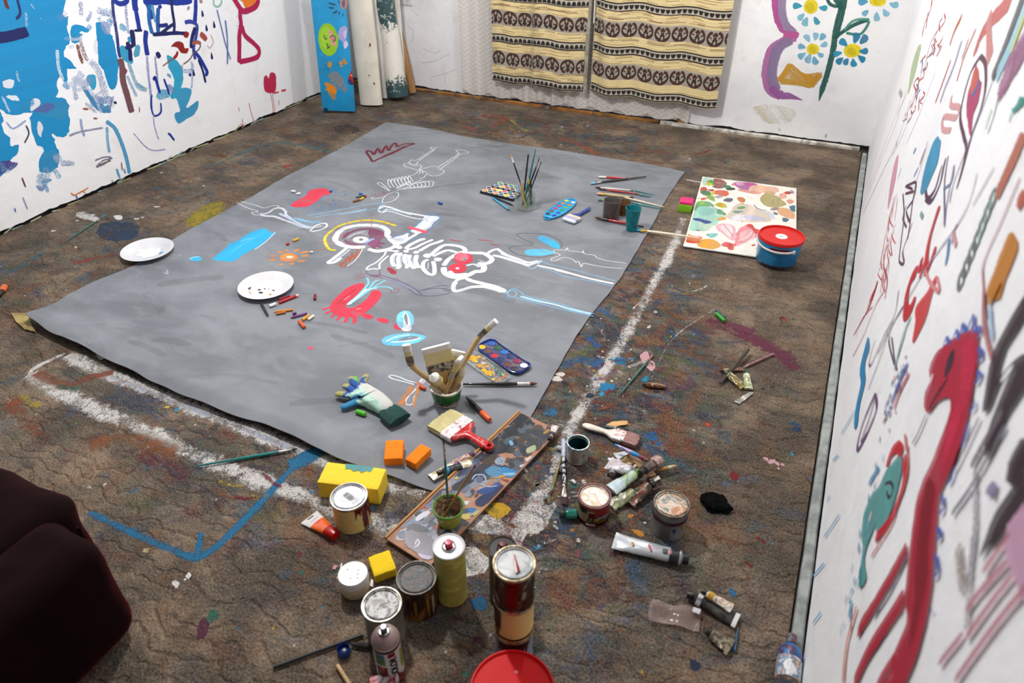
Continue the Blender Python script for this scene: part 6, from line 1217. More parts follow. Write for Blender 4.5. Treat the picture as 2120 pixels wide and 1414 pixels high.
# ---------------------------------------------------------------- row of brushes
G6 = 'paintbrushes in the row on the grey sheet'
lying((1239, 368), (1306, 373), S, 'red handled brush with pale bristles crossed by the black brush', handle='#c03038', r=.006, fer=.012, bris=.03, bc='#ddd8cc', flat=.016, group=G6, fc=blotch('ferr_dirty', ['#c8c4bc', '#e4e0d8', '#a8b070'], 60, .4))
lying((1223, 382), (1338, 368), S, 'black brush with a blue-tipped head, second in the row', handle='#222224', r=.0062, fer=.036, bris=.024, bc='#2f7fb8', bc2='#8ac0e0', flat=.017, group=G6)
lying((1232, 390), (1307, 396), S, 'white handled brush with a black tip in the row', handle='#dedcd8', r=.005, fer=.016, bris=.012, bc='#1c1a1c', fc=plain('#26262a', .4), group=G6)
lying((1237, 393), (1322, 404), S, 'red handled round brush with brown bristles among the row', handle='#a82a24', r=.0055, fer=.026, bris=.02, bc='#6a4418', bc2='#2a1c10', fc=plain('#1c1a1c', .3), group=G6)
lying((1305, 394), (1357, 405), S, 'thin teal brush with a green fan head in the row', handle='#1c6a72', r=.003, fer=.008, bris=.016, bc='#3a6a5a', flat=.014, group=G6)
lying((1312, 402), (1348, 409), S, 'teal brush handle beyond the red round brush', handle='#1f7a80', r=.0045, fer=.01, bris=.01, bc='#1c4a4c', fc=plain('#1f4a50', .3), group=G6)
lying((1236, 403), (1312, 412), S, 'flat brush with pink bristles and a black handle end lying across the grey cup', handle='#cdb182', r=.0068, fer=.022, bris=.022, bc='#d8505c', bc2='#e8b0a8', flat=.02, fc=plain('#c8a82a', .35), hend='#1c1c1e', group=G6)
lying((1292, 411), (1374, 431), S, 'pale unpainted wooden brush handle behind the teal cup', handle='#d8cbb0', r=.0055, fer=.01, bris=.008, bc='#cfc4ac', fc=plain('#d8cbb0', .4), group=G6)
lying((1238, 416), (1290, 414), S, 'brush with a green tip poking out left of the grey cup', handle='#1f7a80', r=.0045, fer=.014, bris=.02, bc='#3a6a44', flat=.013, group=G6)
lying((1302, 420), (1368, 434), S, 'teal brush handle under the pale wooden one', handle='#1f8088', r=.0045, fer=.01, bris=.01, bc='#1c4a4c', fc=plain('#1f5a60', .3), group=G6)
lying((1230, 453), (1332, 473), S, 'large red round brush with brown bristles in front of the teal cup', handle='#a01c20', r=.0075, fer=.038, bris=.034, bc='#7a4a1c', bc2='#2a1a0c', fc=plain('#2a2628', .25), hend='#1c1416', group=G6)
lying((1315, 478), (1449, 496), S, 'blue-bristled brush with a gold ferrule reaching onto the white palette', surf2=.022, handle='#e6dcc4', r=.0065, fer=.03, bris=.026, bc='#1f6f9c', bc2='#3fa0c8', flat=.019, fc=plain('#c09a2a', .3), group=G6)
# cups
def cup(tx, ty, w, by, wb, label, outer, inner, z0=.0075, liquid=None, lz=.75):
    P, r, h = bytop(tx, ty, w, by, z0); P.z = zc(P.x, P.y)+.0015; rb = r*wb; t = thing('cup', label, 'cup', P)
    part('wall', lathe([(0, .0005), (rb*.96, .0005), (rb, .003), (r*.985, h-.003), (r*1.02, h), (r*.95, h), (r*.93, h-.003), (rb*.93, .005), (0, .005)], 40, caps=False), outer, t)
    if liquid: part('water', lathe([(rb*.92, .0055), ((rb+(r-rb)*lz)*.93, h*lz), (0, h*lz)], 36, caps=False), liquid, t)
    return t
cup(1268, 414, 36, 459, .95, 'cloudy grey plastic cup on the grey sheet', clear('cup_smoke', '#8a817c', .75, .3, '#5a4a44', 40, .7), None)
cup(1291, 418, 31, 447, .95, 'amber brown cup behind the grey cup', clear('cup_amber', '#9a6a34', .8, .3, '#5a3a18', 40, .7), None)
cup(1312, 430, 33, 483, .68, 'teal plastic cup with paint-streaked walls', clear('cup_teal', '#12a0a4', .95, .25, '#0b6f7c', 50, .7), None)
# ---------------------------------------------------------------- green pot
PT, pr, ph = bytop(923, 797, 66, 850, .0075); PT.z = zc(PT.x, PT.y)+.0015; rb = pr*.80
t = thing('paint_pot', 'white pot painted green on the grey sheet, holding wide brushes', 'pot', PT)
part('pot_wall', lathe([(0, .0005), (rb*.97, .0005), (rb, .004), (pr, ph-.004), (pr*1.05, ph-.002), (pr*1.05, ph), (pr*.95, ph), (pr*.93, ph-.006), (rb*.92, .006), (0, .006)], 48, caps=False), pm('pot_white', '#e2ded6', '#d0c8bc', .5, 20, .4), t)
bm = bmesh.new(); prev = None; rs = random.Random(8); ang = camang(PT)
for i in range(61):
    a = 2*PI*i/60; zs = [.015+.006*rs.random(), ph*.4, ph*.75, ph*(.84+.10*math.sin(a*1+.4)**2)]; col = [bm.verts.new(((rb+(pr-rb)*z/ph+.0012+.0006*rs.random())*math.cos(a), (rb+(pr-rb)*z/ph+.0012)*math.sin(a), z)) for z in zs]
    if prev:
        for k in range(3): bm.faces.new((prev[k], col[k], col[k+1], prev[k+1]))
    prev = col
bmesh.ops.remove_doubles(bm, verts=bm.verts[:], dist=.0004); part('green_paint', bm, pm('pot_green', '#1a6a26', '#12521c', .5, 25, .3, bump=.5, bscale=20), t, 'thick green paint coat')
patch(t, 'red_drips', rb+.0042, ang-60, ang+80, .010, .016, plain('#8a1a20', .35), .004, 20, 3)
G7 = 'brushes in the green pot'
def pot(o, z): return PT+RI*o[0]*pr*.7+FW*o[1]*pr*.7+Vector((0, 0, z))
LBL = blotch('ferrule_tape', ['#2a2a2a', '#b8b4a8', '#8a8478', '#3a3834'], 38, .4)
BY = '#d6c688'
A = upr(902, 718, PT+FW*.04); B = pot((.15, .3), .03); wide_brush(A, B, 'widest pale bristle brush standing in the green pot', .092, .055, .03, BY, '#e6dcae', WOODM, LBL, .018, up=-CF+CU*.2, tipc='#efeeea', group=G7)
A = upr(949, 728, PT+FW*.06); B = pot((.1, .5), .03); wide_brush(A, B, 'flat bristle brush behind the right side of the widest brush in the green pot', .046, .05, .025, BY, '#e2d8a8', WOODM, STEEL, .018, up=-CF+RI*.2, tipc='#efeeea', group=G7)
A = upr(953, 742, PT+FW*.0); B = pot((-.1, -.2), .03); wide_brush(A, B, 'narrow white-tipped brush tilted right in the green pot', .034, .048, .025, BY, '#e0d4a0', WOODM, STEEL, .018, up=RI-CF*.4, tipc='#efeeea', group=G7)
A = upr(894, 776, PT-FW*.03); B = pot((.3, .2), .02); b_ = brush(A, B, 'thick round white-tipped brush tilted towards the viewer in the green pot', handle='#cdb182', r=.011, fr=.0165, fer=.016, bris=.024, bc='#efeeea', fc=bristle_mat(BY), group=G7, hm=WOODM)
A = upr(962, 760, PT+FW*.0); B = pot((.3, -.1), .02); brush(A, B, 'thin bristle brush nearest the rim on the right of the green pot', handle='#cdb182', r=.007, fr=.011, fer=.024, bris=.03, bc=BY, bc2='#efeeea', fc=bristle_mat('#c8b478'), group=G7, hm=WOODM)
def angled(label, tip, neck, pbase, hd, w, group=G7, dd=(0, 0)):
    """radiator brush: handle, bent ferrule, head"""
    T, N = upr(*tip, PT+FW*dd[0]), upr(*neck, PT+FW*dd[1]); M = frame(T, N, -CF); t = thing('angled_brush', label, 'brush', None, group=group, mat=M); L = (N-T).length; I = M.inverted()
    part('bristles', loft([(0, 0, 0, w*.42, .006, 4), (.004, 0, 0, w*.5, .008, 4), (L*.55, 0, 0, w*.46, .009, 4)], 18), bristle_mat(BY, '#e6dcae'), t); part('bristle_tips', loft([(-.002, 0, 0, w*.40, .005, 4), (0, 0, 0, w*.5, .008, 4), (L*.3, 0, 0, w*.51, .0098, 4)], 18), bristle_mat('#efeeea'), t)
    part('ferrule', loft([(L*.52, 0, 0, w*.47, .010, 5), (L*.88, 0, 0, w*.45, .0095, 4), (L*1.0, 0, 0, w*.4, .008, 3)], 18), WORN, t)
    b = I @ pbase; n = Vector((L, 0, 0)); m1 = n.lerp(b, .25); m2 = n.lerp(b, .6)
    part('handle', tube([Vector((L*.9, 0, 0)), n.lerp(b, .04), m1+Vector((0, .0, .004)), m2, b], [.008, .0095, .0085, .009, .007], 12), WOODM, t)
angled('angled brush drooping off the left of the green pot', (841, 714), (851, 756), pot((-.2, .2), .03), 0, .026, dd=(.0, -.01))
angled('long angled brush reaching up right out of the green pot', (1027, 665), (992, 697), pot((.0, .1), .03), 0, .020, dd=(.05, .06))
# ---------------------------------------------------------------- blue paint box with clear lid
A, B = top(1002, 716, S), top(1080, 770, S); L = (B-A).length; M = frame(A, B); Wd = .082
t = thing('watercolor_box', 'dark blue paint box of twelve colours with its clear lid full of mixed paint', 'paint box', None, mat=M)
NVY = pm('navy_plastic', '#14286a', '#1a3484', .5, 30, .25, coat=.3)
poly = [(-.006+(L+.012)*.5+math.copysign(abs(math.cos(a))**.45, math.cos(a))*(L*.5+.008), .004+math.copysign(abs(math.sin(a))**.5, math.sin(a))*Wd*.5+(.006 if math.sin(a) > 0 else 0)*math.sin(3*a)) for a in (2*PI*k/44 for k in range(44))]
part('tray', prism(poly, .009, bev=.003), NVY, t); rimp = [Vector((x, y, .0105)) for x, y in poly]; part('rim', tube(rimp+[rimp[0], rimp[1]], .0028, 8), NVY, t)
part('tray_floor', prism([(L/2+(x-L/2)*.9, y*.86+.0005) for x, y in poly], .0012, z0=.009), blotch('dirty_tray', ['#5a4a58', '#6a5a50', '#2a3a7a', '#4a4450'], 30, .35, mode='LINEAR'), t)
wc = ['#d8b41c', '#6a4030', '#c01c28', '#1c2a58', '#6a3420', '#26262c', '#1c5ab0', '#1c5a30', '#1c70b8', '#1c2a68', '#8a1a48', '#e6e6e6']
for j in range(2):
    for i in range(6):
        q = part('paint_pan', lathe([(.0155, .0092), (.0155, .0115), (.0138, .0115), (.0134, .010)], 20, caps=False), NVY, t); q.location = (.012+(L-.030)*i/5+(.006 if j else 0), (-.019 if j == 0 else .021), 0); part('color_cake', lathe([(.0140, .0104), (.012, .0109), (0, .0102)], 20, caps=False), plain(wc[j*6+i], .3), q)
lid = [(L*.06+(L*.94)*.5+math.copysign(abs(math.cos(a))**.4, math.cos(a))*L*.48, -Wd*.93+math.copysign(abs(math.sin(a))**.4, math.sin(a))*Wd*.40) for a in (2*PI*k/40 for k in range(40))]
CL = clear('clear_lid', '#e2e4e4', .18, .06); part('lid_floor', prism(lid, .0014, z0=.0008), CL, t); rimp = [Vector((x, y, .005)) for x, y in lid]; part('lid_rim', tube(rimp+[rimp[0], rimp[1]], .0032, 8), CL, t, 'clear lid rim')
part('hinge', nbox(L*.5, .006, .003, (L*.5, -Wd*.50, .004), .001), CL, t)
bm = bmesh.new(); rs = random.Random(12); pc = ['#d8a010', '#c8901c', '#3a7a7a', '#7a6a78', '#8a6a5a', '#3a5a7a', '#b8b0a8', '#a86a50', '#46585a', '#d8b028']
def blob(bm, x, y, r, h, mi, n=11, z=0):
    vs = [bm.verts.new((x+r*math.cos(2*PI*k/n)*rs.uniform(.6, 1.25), y+r*math.sin(2*PI*k/n)*rs.uniform(.6, 1.25), z)) for k in range(n)]; c = bm.verts.new((x, y, z+h))
    for k in range(n): f = bm.faces.new((vs[k], vs[(k+1) % n], c)); f.material_index = mi
for i in range(60): blob(bm, L*rs.uniform(.12, .92), -Wd*.93+rs.uniform(-1, 1)*Wd*.32, rs.uniform(.003, .010), rs.uniform(.001, .003), rs.randrange(10), z=.0024)
for x, y, r, mi in ((L*.16, -Wd*.95, .017, 0), (L*.25, -Wd*1.0, .012, 9), (L*.55, -Wd*1.15, .012, 0), (L*.66, -Wd*1.12, .014, 0), (L*.75, -Wd*.80, .015, 8), (L*.40, -Wd*1.05, .010, 1), (L*.82, -Wd*.75, .012, 2)): blob(bm, x, y, r, .003, mi, 14, z=.003)
part('mixed_paint', bm, [plain(c, .3) for c in pc], t)
lying((1113, 798), (958, 799), S, 'long black brush with a white ferrule lying right of the green pot', handle='#17171b', r=.0068, fer=.042, bris=.026, bc='#7a3a22', bc2='#3a2418', fc=pm('ferrule_white', '#e6e4e0', '#cfcac4', .5, 40, .35))
# marker with orange cap
A, B = top(965, 826, S), top(1014, 874, S); L = (B-A).length; r = .0085; M = frame(A+Vector((0, 0, r)), B+Vector((0, 0, r))); t = thing('marker', 'black marker with an orange cap in front of the green pot', 'marker', None, mat=M)
part('tip', loft([(0, 0, 0, .002, .002), (.012, 0, 0, .0045, .0045)], 12), plain('#4a1c1c', .5), t); part('barrel', loft([(.010, 0, 0, .0045, .0045), (.03, 0, 0, r*.9, r*.9), (L*.68, 0, 0, r, r)], 20), plain('#1c1a1c', .35), t); part('marker_cap', loft([(L*.67, 0, 0, r*1.02, r*1.02), (L*.70, 0, 0, r*1.1, r*1.1), (L*.97, 0, 0, r*1.05, r*1.05), (L, 0, 0, r*.85, r*.85)], 20), plain('#e0581c', .4), t, 'orange cap')
# red handled wide brush
wide_brush(top(908, 871, S)+Vector((0, 0, .012)), top(1019, 928, .030), 'wide brush with a red handle and spread straw bristles in front of the green pot', .108, .062, .040, '#b9ad72', '#d8ce9a', pm('handle_red', '#c0181c', '#e0dcd8', .30, 70, .3, coat=.4), blotch('ferrule_splashed', ['#dedede', '#c8c6c4', '#efefef', '#a83a3a'], 32, .35, mode='LINEAR'), thick=.020, hr=.014, hole=True)
# orange sponges
OR = sponge_mat('sponge_orange', '#f0800c', '#c86004')
def quadsponge(name, label, a, b, c, h, mat, surf, group, z=0):
    A, B, C_ = top(*a, surf), top(*b, surf), top(*c, surf); x = B-A; x.z = 0; w = x.length; x.normalize(); y = Vector((-x.y, x.x, 0)); d = (C_-B).dot(y)
    P = B-x*(w/2)+y*(d/2); P.z = (A.z+C_.z)/2+z; return spongebox(name, label, 'sponge', P, w, abs(d), h, math.atan2(x.y, x.x), mat, group)
quadsponge('sponge', 'orange sponge with a small stain on top, left of the other orange sponge', (796, 962), (835, 964), (842, 928), .030, OR, S, 'orange sponges')
quadsponge('sponge', 'orange sponge turned at an angle, beside the two paint tubes', (839, 960), (862, 975), (899, 948), .028, OR, S, 'orange sponges')
# tubes beside the dark palette
FOIL = blotch('foil_stained', ['#d8d8d6', '#b8b4a8', '#cfc08a', '#e4e2de', '#8a7a5a'], 45, .3, .4, mode='LINEAR')
tube_of_paint((981, 944), (892, 992), S, 'paint tube with a blue and red label on the sheet beside the dark palette', .0105, FOIL, blotch('cap_redblue', ['#8a1c28', '#2a2a70', '#5a2030'], 60, .4), ((0, .42, blotch('label_redblue', ['#2a2f80', '#c8b4a0', '#8a2430', '#d8d0c8'], 70, .4)),), .0025, 'paint tubes by the dark palette', seed=4)
tube_of_paint((905, 986), (975, 960), .012, 'dark paint tube with a black cap across the edge of the dark palette', .0105, blotch('tube_dark', ['#2c2a2a', '#4a4238', '#1f1e20', '#3a3c44'], 40, .35, mode='LINEAR'), plain('#16161a', .4), ((.02, .14, plain('#3a9ac8', .4)), (.62, 1, FOIL)), .003, 'paint tubes by the dark palette', seed=7)
# ---------------------------------------------------------------- glove
def glove():
    def q(x, y, z=.012): p = top(640+x*.28287, 640+y*.28287, S); return p+Vector((0, 0, z))
    O = q(470, 690, 0); segs = []; V = []; E = []; R = []
    def chain(pts, start=None):
        prev = start
        for (x, y, z, r) in pts:
            V.append(q(x, y, z)-O); R.append(r); k = len(V)-1
            if prev is not None: E.append((prev, k))
            prev = k
        return prev
    c = chain([(600, 790, .018, .031), (540, 735, .020, .034), (490, 700, .021, .037), (445, 665, .021, .036), (410, 635, .020, .031)])
    # fingers: blue-tipped, curled
    chain([(395, 600, .020, .016), (405, 570, .026, .0125), (425, 545, .031, .0125), (432, 530, .027, .0115)], 4)
    chain([(360, 610, .021, .016), (335, 590, .028, .013), (318, 565, .030, .013), (310, 540, .022, .012)], 4)
    chain([(335, 640, .021, .016), (300, 625, .027, .013), (275, 610, .028, .013), (258, 598, .020, .012)], 4)
    chain([(320, 665, .019, .015), (270, 665, .022, .0125), (225, 655, .020, .012), (197, 645, .014, .011)], 3)
    chain([(390, 700, .017, .017), (330, 712, .015, .0135), (270, 735, .013, .0125), (232, 745, .012, .0115)], 2)
    me = bpy.data.meshes.new('glove'); me.from_pydata([tuple(v) for v in V], E, []); o = bpy.data.objects.new('glove', me); COL.objects.link(o)
    m = o.modifiers.new('s', 'SKIN'); sv = me.skin_vertices[0].data
    for i, r in enumerate(R): sv[i].radius = (r, r*.72); sv[i].use_root = (i == 0)
    m.use_smooth_shade = True; o.modifiers.new('d', 'SUBSURF').levels = 2
    dg = bpy.context.evaluated_depsgraph_get(); me2 = bpy.data.meshes.new_from_object(o.evaluated_get(dg)); bpy.data.objects.remove(o)
    t = thing('work_glove', 'mint dotted work glove with paint-stained fingers lying on the grey sheet', 'glove', O)
    tips = [q(432, 530)-O, q(310, 540)-O, q(258, 598)-O, q(197, 645)-O, q(232, 745)-O]; cols = np.zeros((len(me2.vertices), 4)); cols[:, 3] = 1
    mint, grey, blue, olive = (np.array(lin(c)) for c in ('#bfe0d2', '#c9c9c4', '#2a56a0', '#a8a266')); ax = (q(600, 790)-q(410, 635)).normalized(); sd = Vector((0, 0, 1)).cross(ax)
    for v in me2.vertices:
        v.co.z = max(v.co.z, .0005); d = [(v.co-p).length for p in tips]; k = int(np.argmin(d)); dm = d[k]; nz = mnoise.noise(v.co*60)
        s = (v.co-(q(480, 700)-O)).dot(sd); c = grey if s > -.006+.012*nz else mint
        if math.sin(v.co.x*900)*math.sin(v.co.y*900) > .3 and c is mint: c = np.array(lin('#9ccab8'))
        if dm < .058+.03*nz and k != 4: c = blue if dm > .034+.014*nz else olive
        if k == 4 and dm < .06+.02*nz: c = np.array(lin('#2f7fae'))
        cols[v.index, :3] = c
    a = me2.color_attributes.new('col', 'FLOAT_COLOR', 'POINT'); a.data.foreach_set('color', cols.reshape(-1)); me2.materials.clear()
    part('glove_fabric', me2, attr_mat('glove_fabric', .85, .4, 500), t)
    A, B = q(575, 770, .020)-O, q(672, 850, .020)-O; bm = tube([A, A.lerp(B, .25), A.lerp(B, .6), B, B-(B-A)*.12], [.033, .037, .039, .039, .034], 28, flat=.36)
    for v in bm.verts: v.co.z = max(.0005, v.co.z); v.co += Vector((0, 0, .0012*math.sin(math.atan2((v.co-A).dot(sd), v.co.z-.02)*26)))
    part('cuff', bm, pm('cuff_green', '#16443f', '#0f3531', .5, 160, .9, bump=.4), t, 'dark green knitted cuff')
glove()
HI = plain('#4fb81c', .4)
crayon((735, 790), (745, 826), S, 'bright green highlighter sticking out behind the glove fingers', '#5ac41c', r=.011, name='highlighter', cat_='highlighter', tip=False, group=None); stub((738, 855), (757, 862), S, 'bright green strip under the glove thumb', '#4fb81c', .008, None, 'highlighter')
# pink and green note cube
A = top(1417, 436, 'c'); t = thing('note_cube', 'cube of sticky notes, pink on top and lime green below, beside the white palette', 'note pad', A+Vector((0, .012, 0)), math.radians(8)); s_ = .062
bm = nbox(s_, s_, .040, (0, 0, .020), .001); shake(bm, .002, 20, 3); part('green_notes', bm, pm('note_green', '#7fc01c', '#3f7a14', .35, 14, .6, stretch=(1, 1, 14)), t, 'lime green notes'); part('pink_notes', nbox(s_*.99, s_*.99, .012, (.001, -.001, .0465), .001), pm('note_pink', '#e81c72', '#e0246c', .5, 20, .6), t, 'pink notes')
# ================================================================ things on the carpet in front
# dark palette board
A, B, D_ = F(796, 1113, .016), F(1073, 851, .016), F(1156, 893, .016); x = (B-A); LB = x.length; x.normalize(); y = Vector((x.y, -x.x, 0)); WB_ = (D_-B).dot(y)
M = Matrix.Identity(4)
for i in range(3): M[i][0] = x[i]; M[i][1] = -y[i]; M[i][2] = (0, 0, 1)[i]; M[i][3] = A[i]
bm = nbox(LB, WB_, .006, (LB/2, -WB_/2, -.003), .001); bm.transform(M); me = bpy.data.meshes.new('b'); bm.to_mesh(me); bm.free()
def inb(p): q = M.inverted() @ p; q.x = min(max(q.x, .004), LB-.004); q.y = min(max(q.y, -WB_+.004), -.012); return M @ q
DP = Paint(lambda x, y: F(x, y, .016), (0, 0, 1), .0005, .000004, clip=inb)
rs = random.Random(21)
for i in range(330):
    u, v = rs.random(), rs.random(); p = M @ Vector((LB*(.04+.94*u), -WB_*(.05+.86*v), 0)); dark = u > .62
    c = rs.choice(['#2c3038', '#3a3c42', '#24282e', '#333a46', '#454a52', '#2a3a3c', '#4a4038', '#56606c'] if dark else ['#4a5568', '#5f6f86', '#3a4864', '#8a8f9c', '#2c3450', '#6a7690', '#9aa2b0', '#3a3a46']); r = rs.uniform(.008, .025) if dark else rs.uniform(.006, .020)
    if rs.random() > (1.0 if dark else .8): continue
    e1, e2 = Vector(x)*r*rs.uniform(.7, 1.5), Vector(y)*r*rs.uniform(.5, 1); DP.fill(None, c, None, rs.uniform(.1, .5), 1, .0075, True, [p+e1*math.cos(a)+e2*math.sin(a) for a in (2*PI*k/9 for k in range(9))], .004)
def db(c, q, d=.15, j=.003): DP.fill('DB', c, q, d, jit=j)
db('#6f6a78', '250,1120 320,1060 420,1100 500,1180 520,1260 440,1330 320,1250 240,1190', .2); db('#aaa2c4', '360,1270 420,1290 470,1300 440,1330 380,1310', .15); db('#3a3c44', '270,1050 340,1020 420,1050 450,1080 380,1095 300,1070', .15); db('#26282e', '70,1110 130,1070 140,1110 90,1145', .1); db('#5a6c88', '170,1030 260,940 300,910 290,960 250,1010', .25)
db('#24262e', '300,890 360,900 360,940 320,930', .1); db('#d0d0dc', '330,980 400,920 460,910 440,950 350,1000', .3); db('#6a6a78', '370,1010 470,940 510,950 430,1010', .3); db('#1c2a58', '840,830 900,780 1000,740 1080,680 1090,730 1000,810 900,870 850,860', .05); db('#1f4a8a', '860,740 960,700 1060,660 1060,700 960,760', .3); db('#262c3c', '640,700 760,620 830,570 900,580 780,680 700,740', .12)
db('#3a88c0', '1050,590 1090,530 1180,560 1240,570 1235,605 1130,615', .05); db('#8ac0e0', '1090,590 1180,580 1230,590 1150,605', .3); db('#c89a3a', '970,630 1050,605 1110,600 1090,620', .1); db('#8a3a34', '1070,630 1130,635 1155,650 1120,662', .1); db('#1f6fb0', '780,900 830,880 855,905 820,930', .05); db('#c8b45a', '730,940 790,930 800,970 750,980', .1); db('#b8b070', '820,930 890,905 880,945 840,950', .2); db('#4a6a88', '750,1030 800,995 835,1000 800,1030', .15)
db('#6a2a24', '390,830 430,790 470,800 440,845', .2); db('#a02a24', '350,890 400,860 420,880 370,905', .2); db('#b01c28', '490,1055 510,1048 515,1065 498,1072', .05); db('#9aa8bc', '1010,480 1060,440 1110,470 1080,520 1030,510', .4); db('#7ab8e0', '1140,310 1165,308 1175,335 1150,345', .05); db('#5a92b8', '930,560 1000,520 1080,540 1040,620 960,600', .45); db('#b8bf98', '1290,380 1330,350 1370,345 1370,380 1320,415 1295,410', .05); db('#e0e0e4', '1285,460 1330,440 1340,460 1300,480', .1); db('#d0d4da', '1235,520 1280,505 1280,530 1245,540', .2); db('#8a4a38', '920,400 940,390 945,415 925,425', .1); db('#c8b454', '665,625 690,612 705,628 680,638', .05); db('#c0902a', '1440,230 1480,205 1490,225 1450,245', .1); db('#26305a', '1420,270 1470,250 1475,270 1430,290', .1)
db('#d8d8de', '750,830 790,820 780,850 760,860', .2); db('#c0c8d0', '830,400 880,395 900,400 840,430', .35); db('#7a4a68', '540,780 600,740 640,760 560,810', .6)
DP.line('DB', '#b8c4d4', 5, '820,640 850,600 920,600 940,650 900,670', .4); DP.line('DB', '#a8b4c8', 5, '880,670 960,700 1040,690', .4); DP.line('DB', '#e0e0ea', 4, '330,1200 350,1150 370,1180 350,1210 320,1220', .3)
me = DP.into(me); me.transform(M.inverted())
o = obj('palette_board', me, [pm('hardboard', '#a87a60', '#9a6c52', .5, 30, .6), paint_mat('board_paint', .3, 200, streak=.35)], smooth=False); o.matrix_world = M; tag(o, 'long brown palette board smeared with dark grey and blue paint', 'palette')
bm = nbox(LB, .006, .0115, (LB/2, -.0035, -.0010), .001); bm.transform(Matrix.Identity(4)); e = obj('edge_batten', bm, pm('batten', '#c08a44', '#a8742f', .5, 20, .55, stretch=(2, 40, 40)), o); e['label'] = 'pale wooden batten along the upper edge'
PBZ = .0172
tube_of_paint((1137, 914), (1150, 884), PBZ, 'small white-ended paint tube on the far corner of the dark palette board', .008, blotch('tube_small', ['#d8d6d4', '#8a4a50', '#e2e0dc', '#b8a8a0'], 60, .35, mode='LINEAR'), plain('#1c1c20', .4), ((0, .3, plain('#2a2c34', .4)),), .0015, seed=3)
# green dotted cup standing on the palette, with two brushes
P, r, h = bytop(928, 1047, 66, 1105, PBZ); rb = r*.72
t = thing('cup', 'light green dotted cup with a green rim holding two thin brushes', 'cup', P)
def dots(name, base, dot):
    q = NT(name); vec = q.co(); v = q.n('ShaderNodeTexVoronoi'); v.inputs['Scale'].default_value = 55; v.inputs['Randomness'].default_value = .15; q.l(vec, v.inputs['Vector'])
    n = q.noise(30, 4, vec); q.l(q.mix(q.step(v.outputs['Distance'], .24, .2), q.mix(n, L4(base), L4('#9a9a3c')), L4(dot)), q.b.inputs['Base Color']); q.b.inputs['Roughness'].default_value = .4; return q.m
part('wall', lathe([(0, .0005), (rb*.96, .0005), (rb, .003), (r*.98, h-.004), (r*.93, h-.004), (rb*.92, .005), (0, .005)], 44, caps=False), dots('cup_dots', '#a8ac34', '#dcdca0'), t)
part('inside', lathe([(rb*.90, .0052), (rb+(r-rb)*.45-.004, h*.45), (r*.92, h-.006), (r*.915, h-.006), (rb+(r-rb)*.45-.006, h*.45), (rb*.85, .0055), (0, .0055)], 44, caps=False), blotch('cup_inside', ['#5a1c14', '#c8b48a', '#4a140e', '#d8c8a4', '#6a2a1a'], 22, .4, mode='LINEAR'), t, 'red-brown stained inside')
bm = bmesh.new(); tube([(r*.985*math.cos(2*PI*k/40), r*.985*math.sin(2*PI*k/40), h-.003) for k in range(42)], .0028, 8, bm); part('rim', bm, plain('#5a8a3a', .4), t, 'green rim')
B = P+RI*.0+Vector((0, 0, .012)); G8 = 'brushes in the green dotted cup'
brush(upr(918, 905, P+FW*.03), B, 'teal thin brush standing tall in the green dotted cup', handle='#1c6a60', r=.0034, fer=.05, bris=.02, bc='#5a3a28', fc=blotch('ferr_rust', ['#c8b8a0', '#8a6a50', '#d8cfc0'], 60, .4, mode='LINEAR'), group=G8)
brush(upr(985, 961, P+FW*.02), P-RI*rb*.6+Vector((0, 0, .012)), 'wooden thin brush with a pink tip in the green dotted cup', handle='#a87a44', r=.0036, fer=.012, bris=.012, bc='#8a3a60', fc=blotch('ferr_pink', ['#b88aa0', '#8a5a70', '#c8b0b8'], 60, .4), group=G8)
# yellow sponges
YS = sponge_mat('sponge_yellow', '#f2d03a', '#d0a420')
o = quadsponge('sponge', 'big yellow sponge with a teal paint stain, behind the red-dripped can', (663, 1030), (787, 1046), (812, 1003), .062, YS, 'c', 'yellow sponges')
bm = bmesh.new(); rs = random.Random(5)
for q, c in ((.0, 0),):
    pts = [(.012, .0388), (.020, .018), (.032, .022), (.045, .014), (.058, .020), (.068, .012), (.080, .022), (.092, .018), (.096, .0388)]
    ox, oy = -.045, 0; sx_ = o.dimensions.x; f = bm.faces.new([bm.verts.new((x_+ox, o.dimensions.y/2-.040+y_, .0632)) for x_, y_ in pts])
bmesh.ops.recalc_face_normals(bm, faces=bm.faces[:]); part('paint_stain', bm, plain('#3a8a88', .5), o, 'teal paint stain')
quadsponge('sponge', 'small yellow sponge between the white jar and the palette board', (764, 1168), (778, 1209), (822, 1189), .030, sponge_mat('sponge_lemon', '#eec81a', '#c89c10'), 'c', 'yellow sponges')
# ---------------------------------------------------------------- cans
def can(top_, label, body, rim, lid, group='paint cans', open_=False, fix=None, **k):
    P, r, h = fix or bytop(*top_); t = thing('paint_can', label, 'paint can', P, group=group); can_parts(t, r, h, body, rim, lid); return t, P, r, h
LIDW = blotch('lid_bright', ['#c0c0c4', '#d4d4d8', '#a8a8ac', '#cacace'], 30, .38, .35, mode='LINEAR', bump=.1)
YEL = blotch('can_cream', ['#d8cf94', '#cfc280', '#d8b070', '#c8c488', '#d4ca90'], 16, .45, mode='LINEAR', bump=.15)
t, P, r, h = can((722, 1027, 78, 1105), 'cream paint can with dark red drips, in front of the big yellow sponge', YEL, STEEL, LIDW); a = camang(P)
RD2 = pm('drip_red', '#6a0c14', '#8a1420', .5, 40, .22); patch(t, 'paint_drips', r*.99, a+8, a+112, h*.58, h-.004, RD2, h*.30, 26, 3, 3); patch(t, 'paint_drips', r*.99, a+30, a+52, h*.10, h*.75, RD2, h*.1, 7, 5, 2); patch(t, 'paint_drips', r*.99, a+60, a+100, h*.18, h*.70, RD2, h*.2, 10, 8, 2)
barcode(t, h+.0002, r*.62, math.radians(-12))
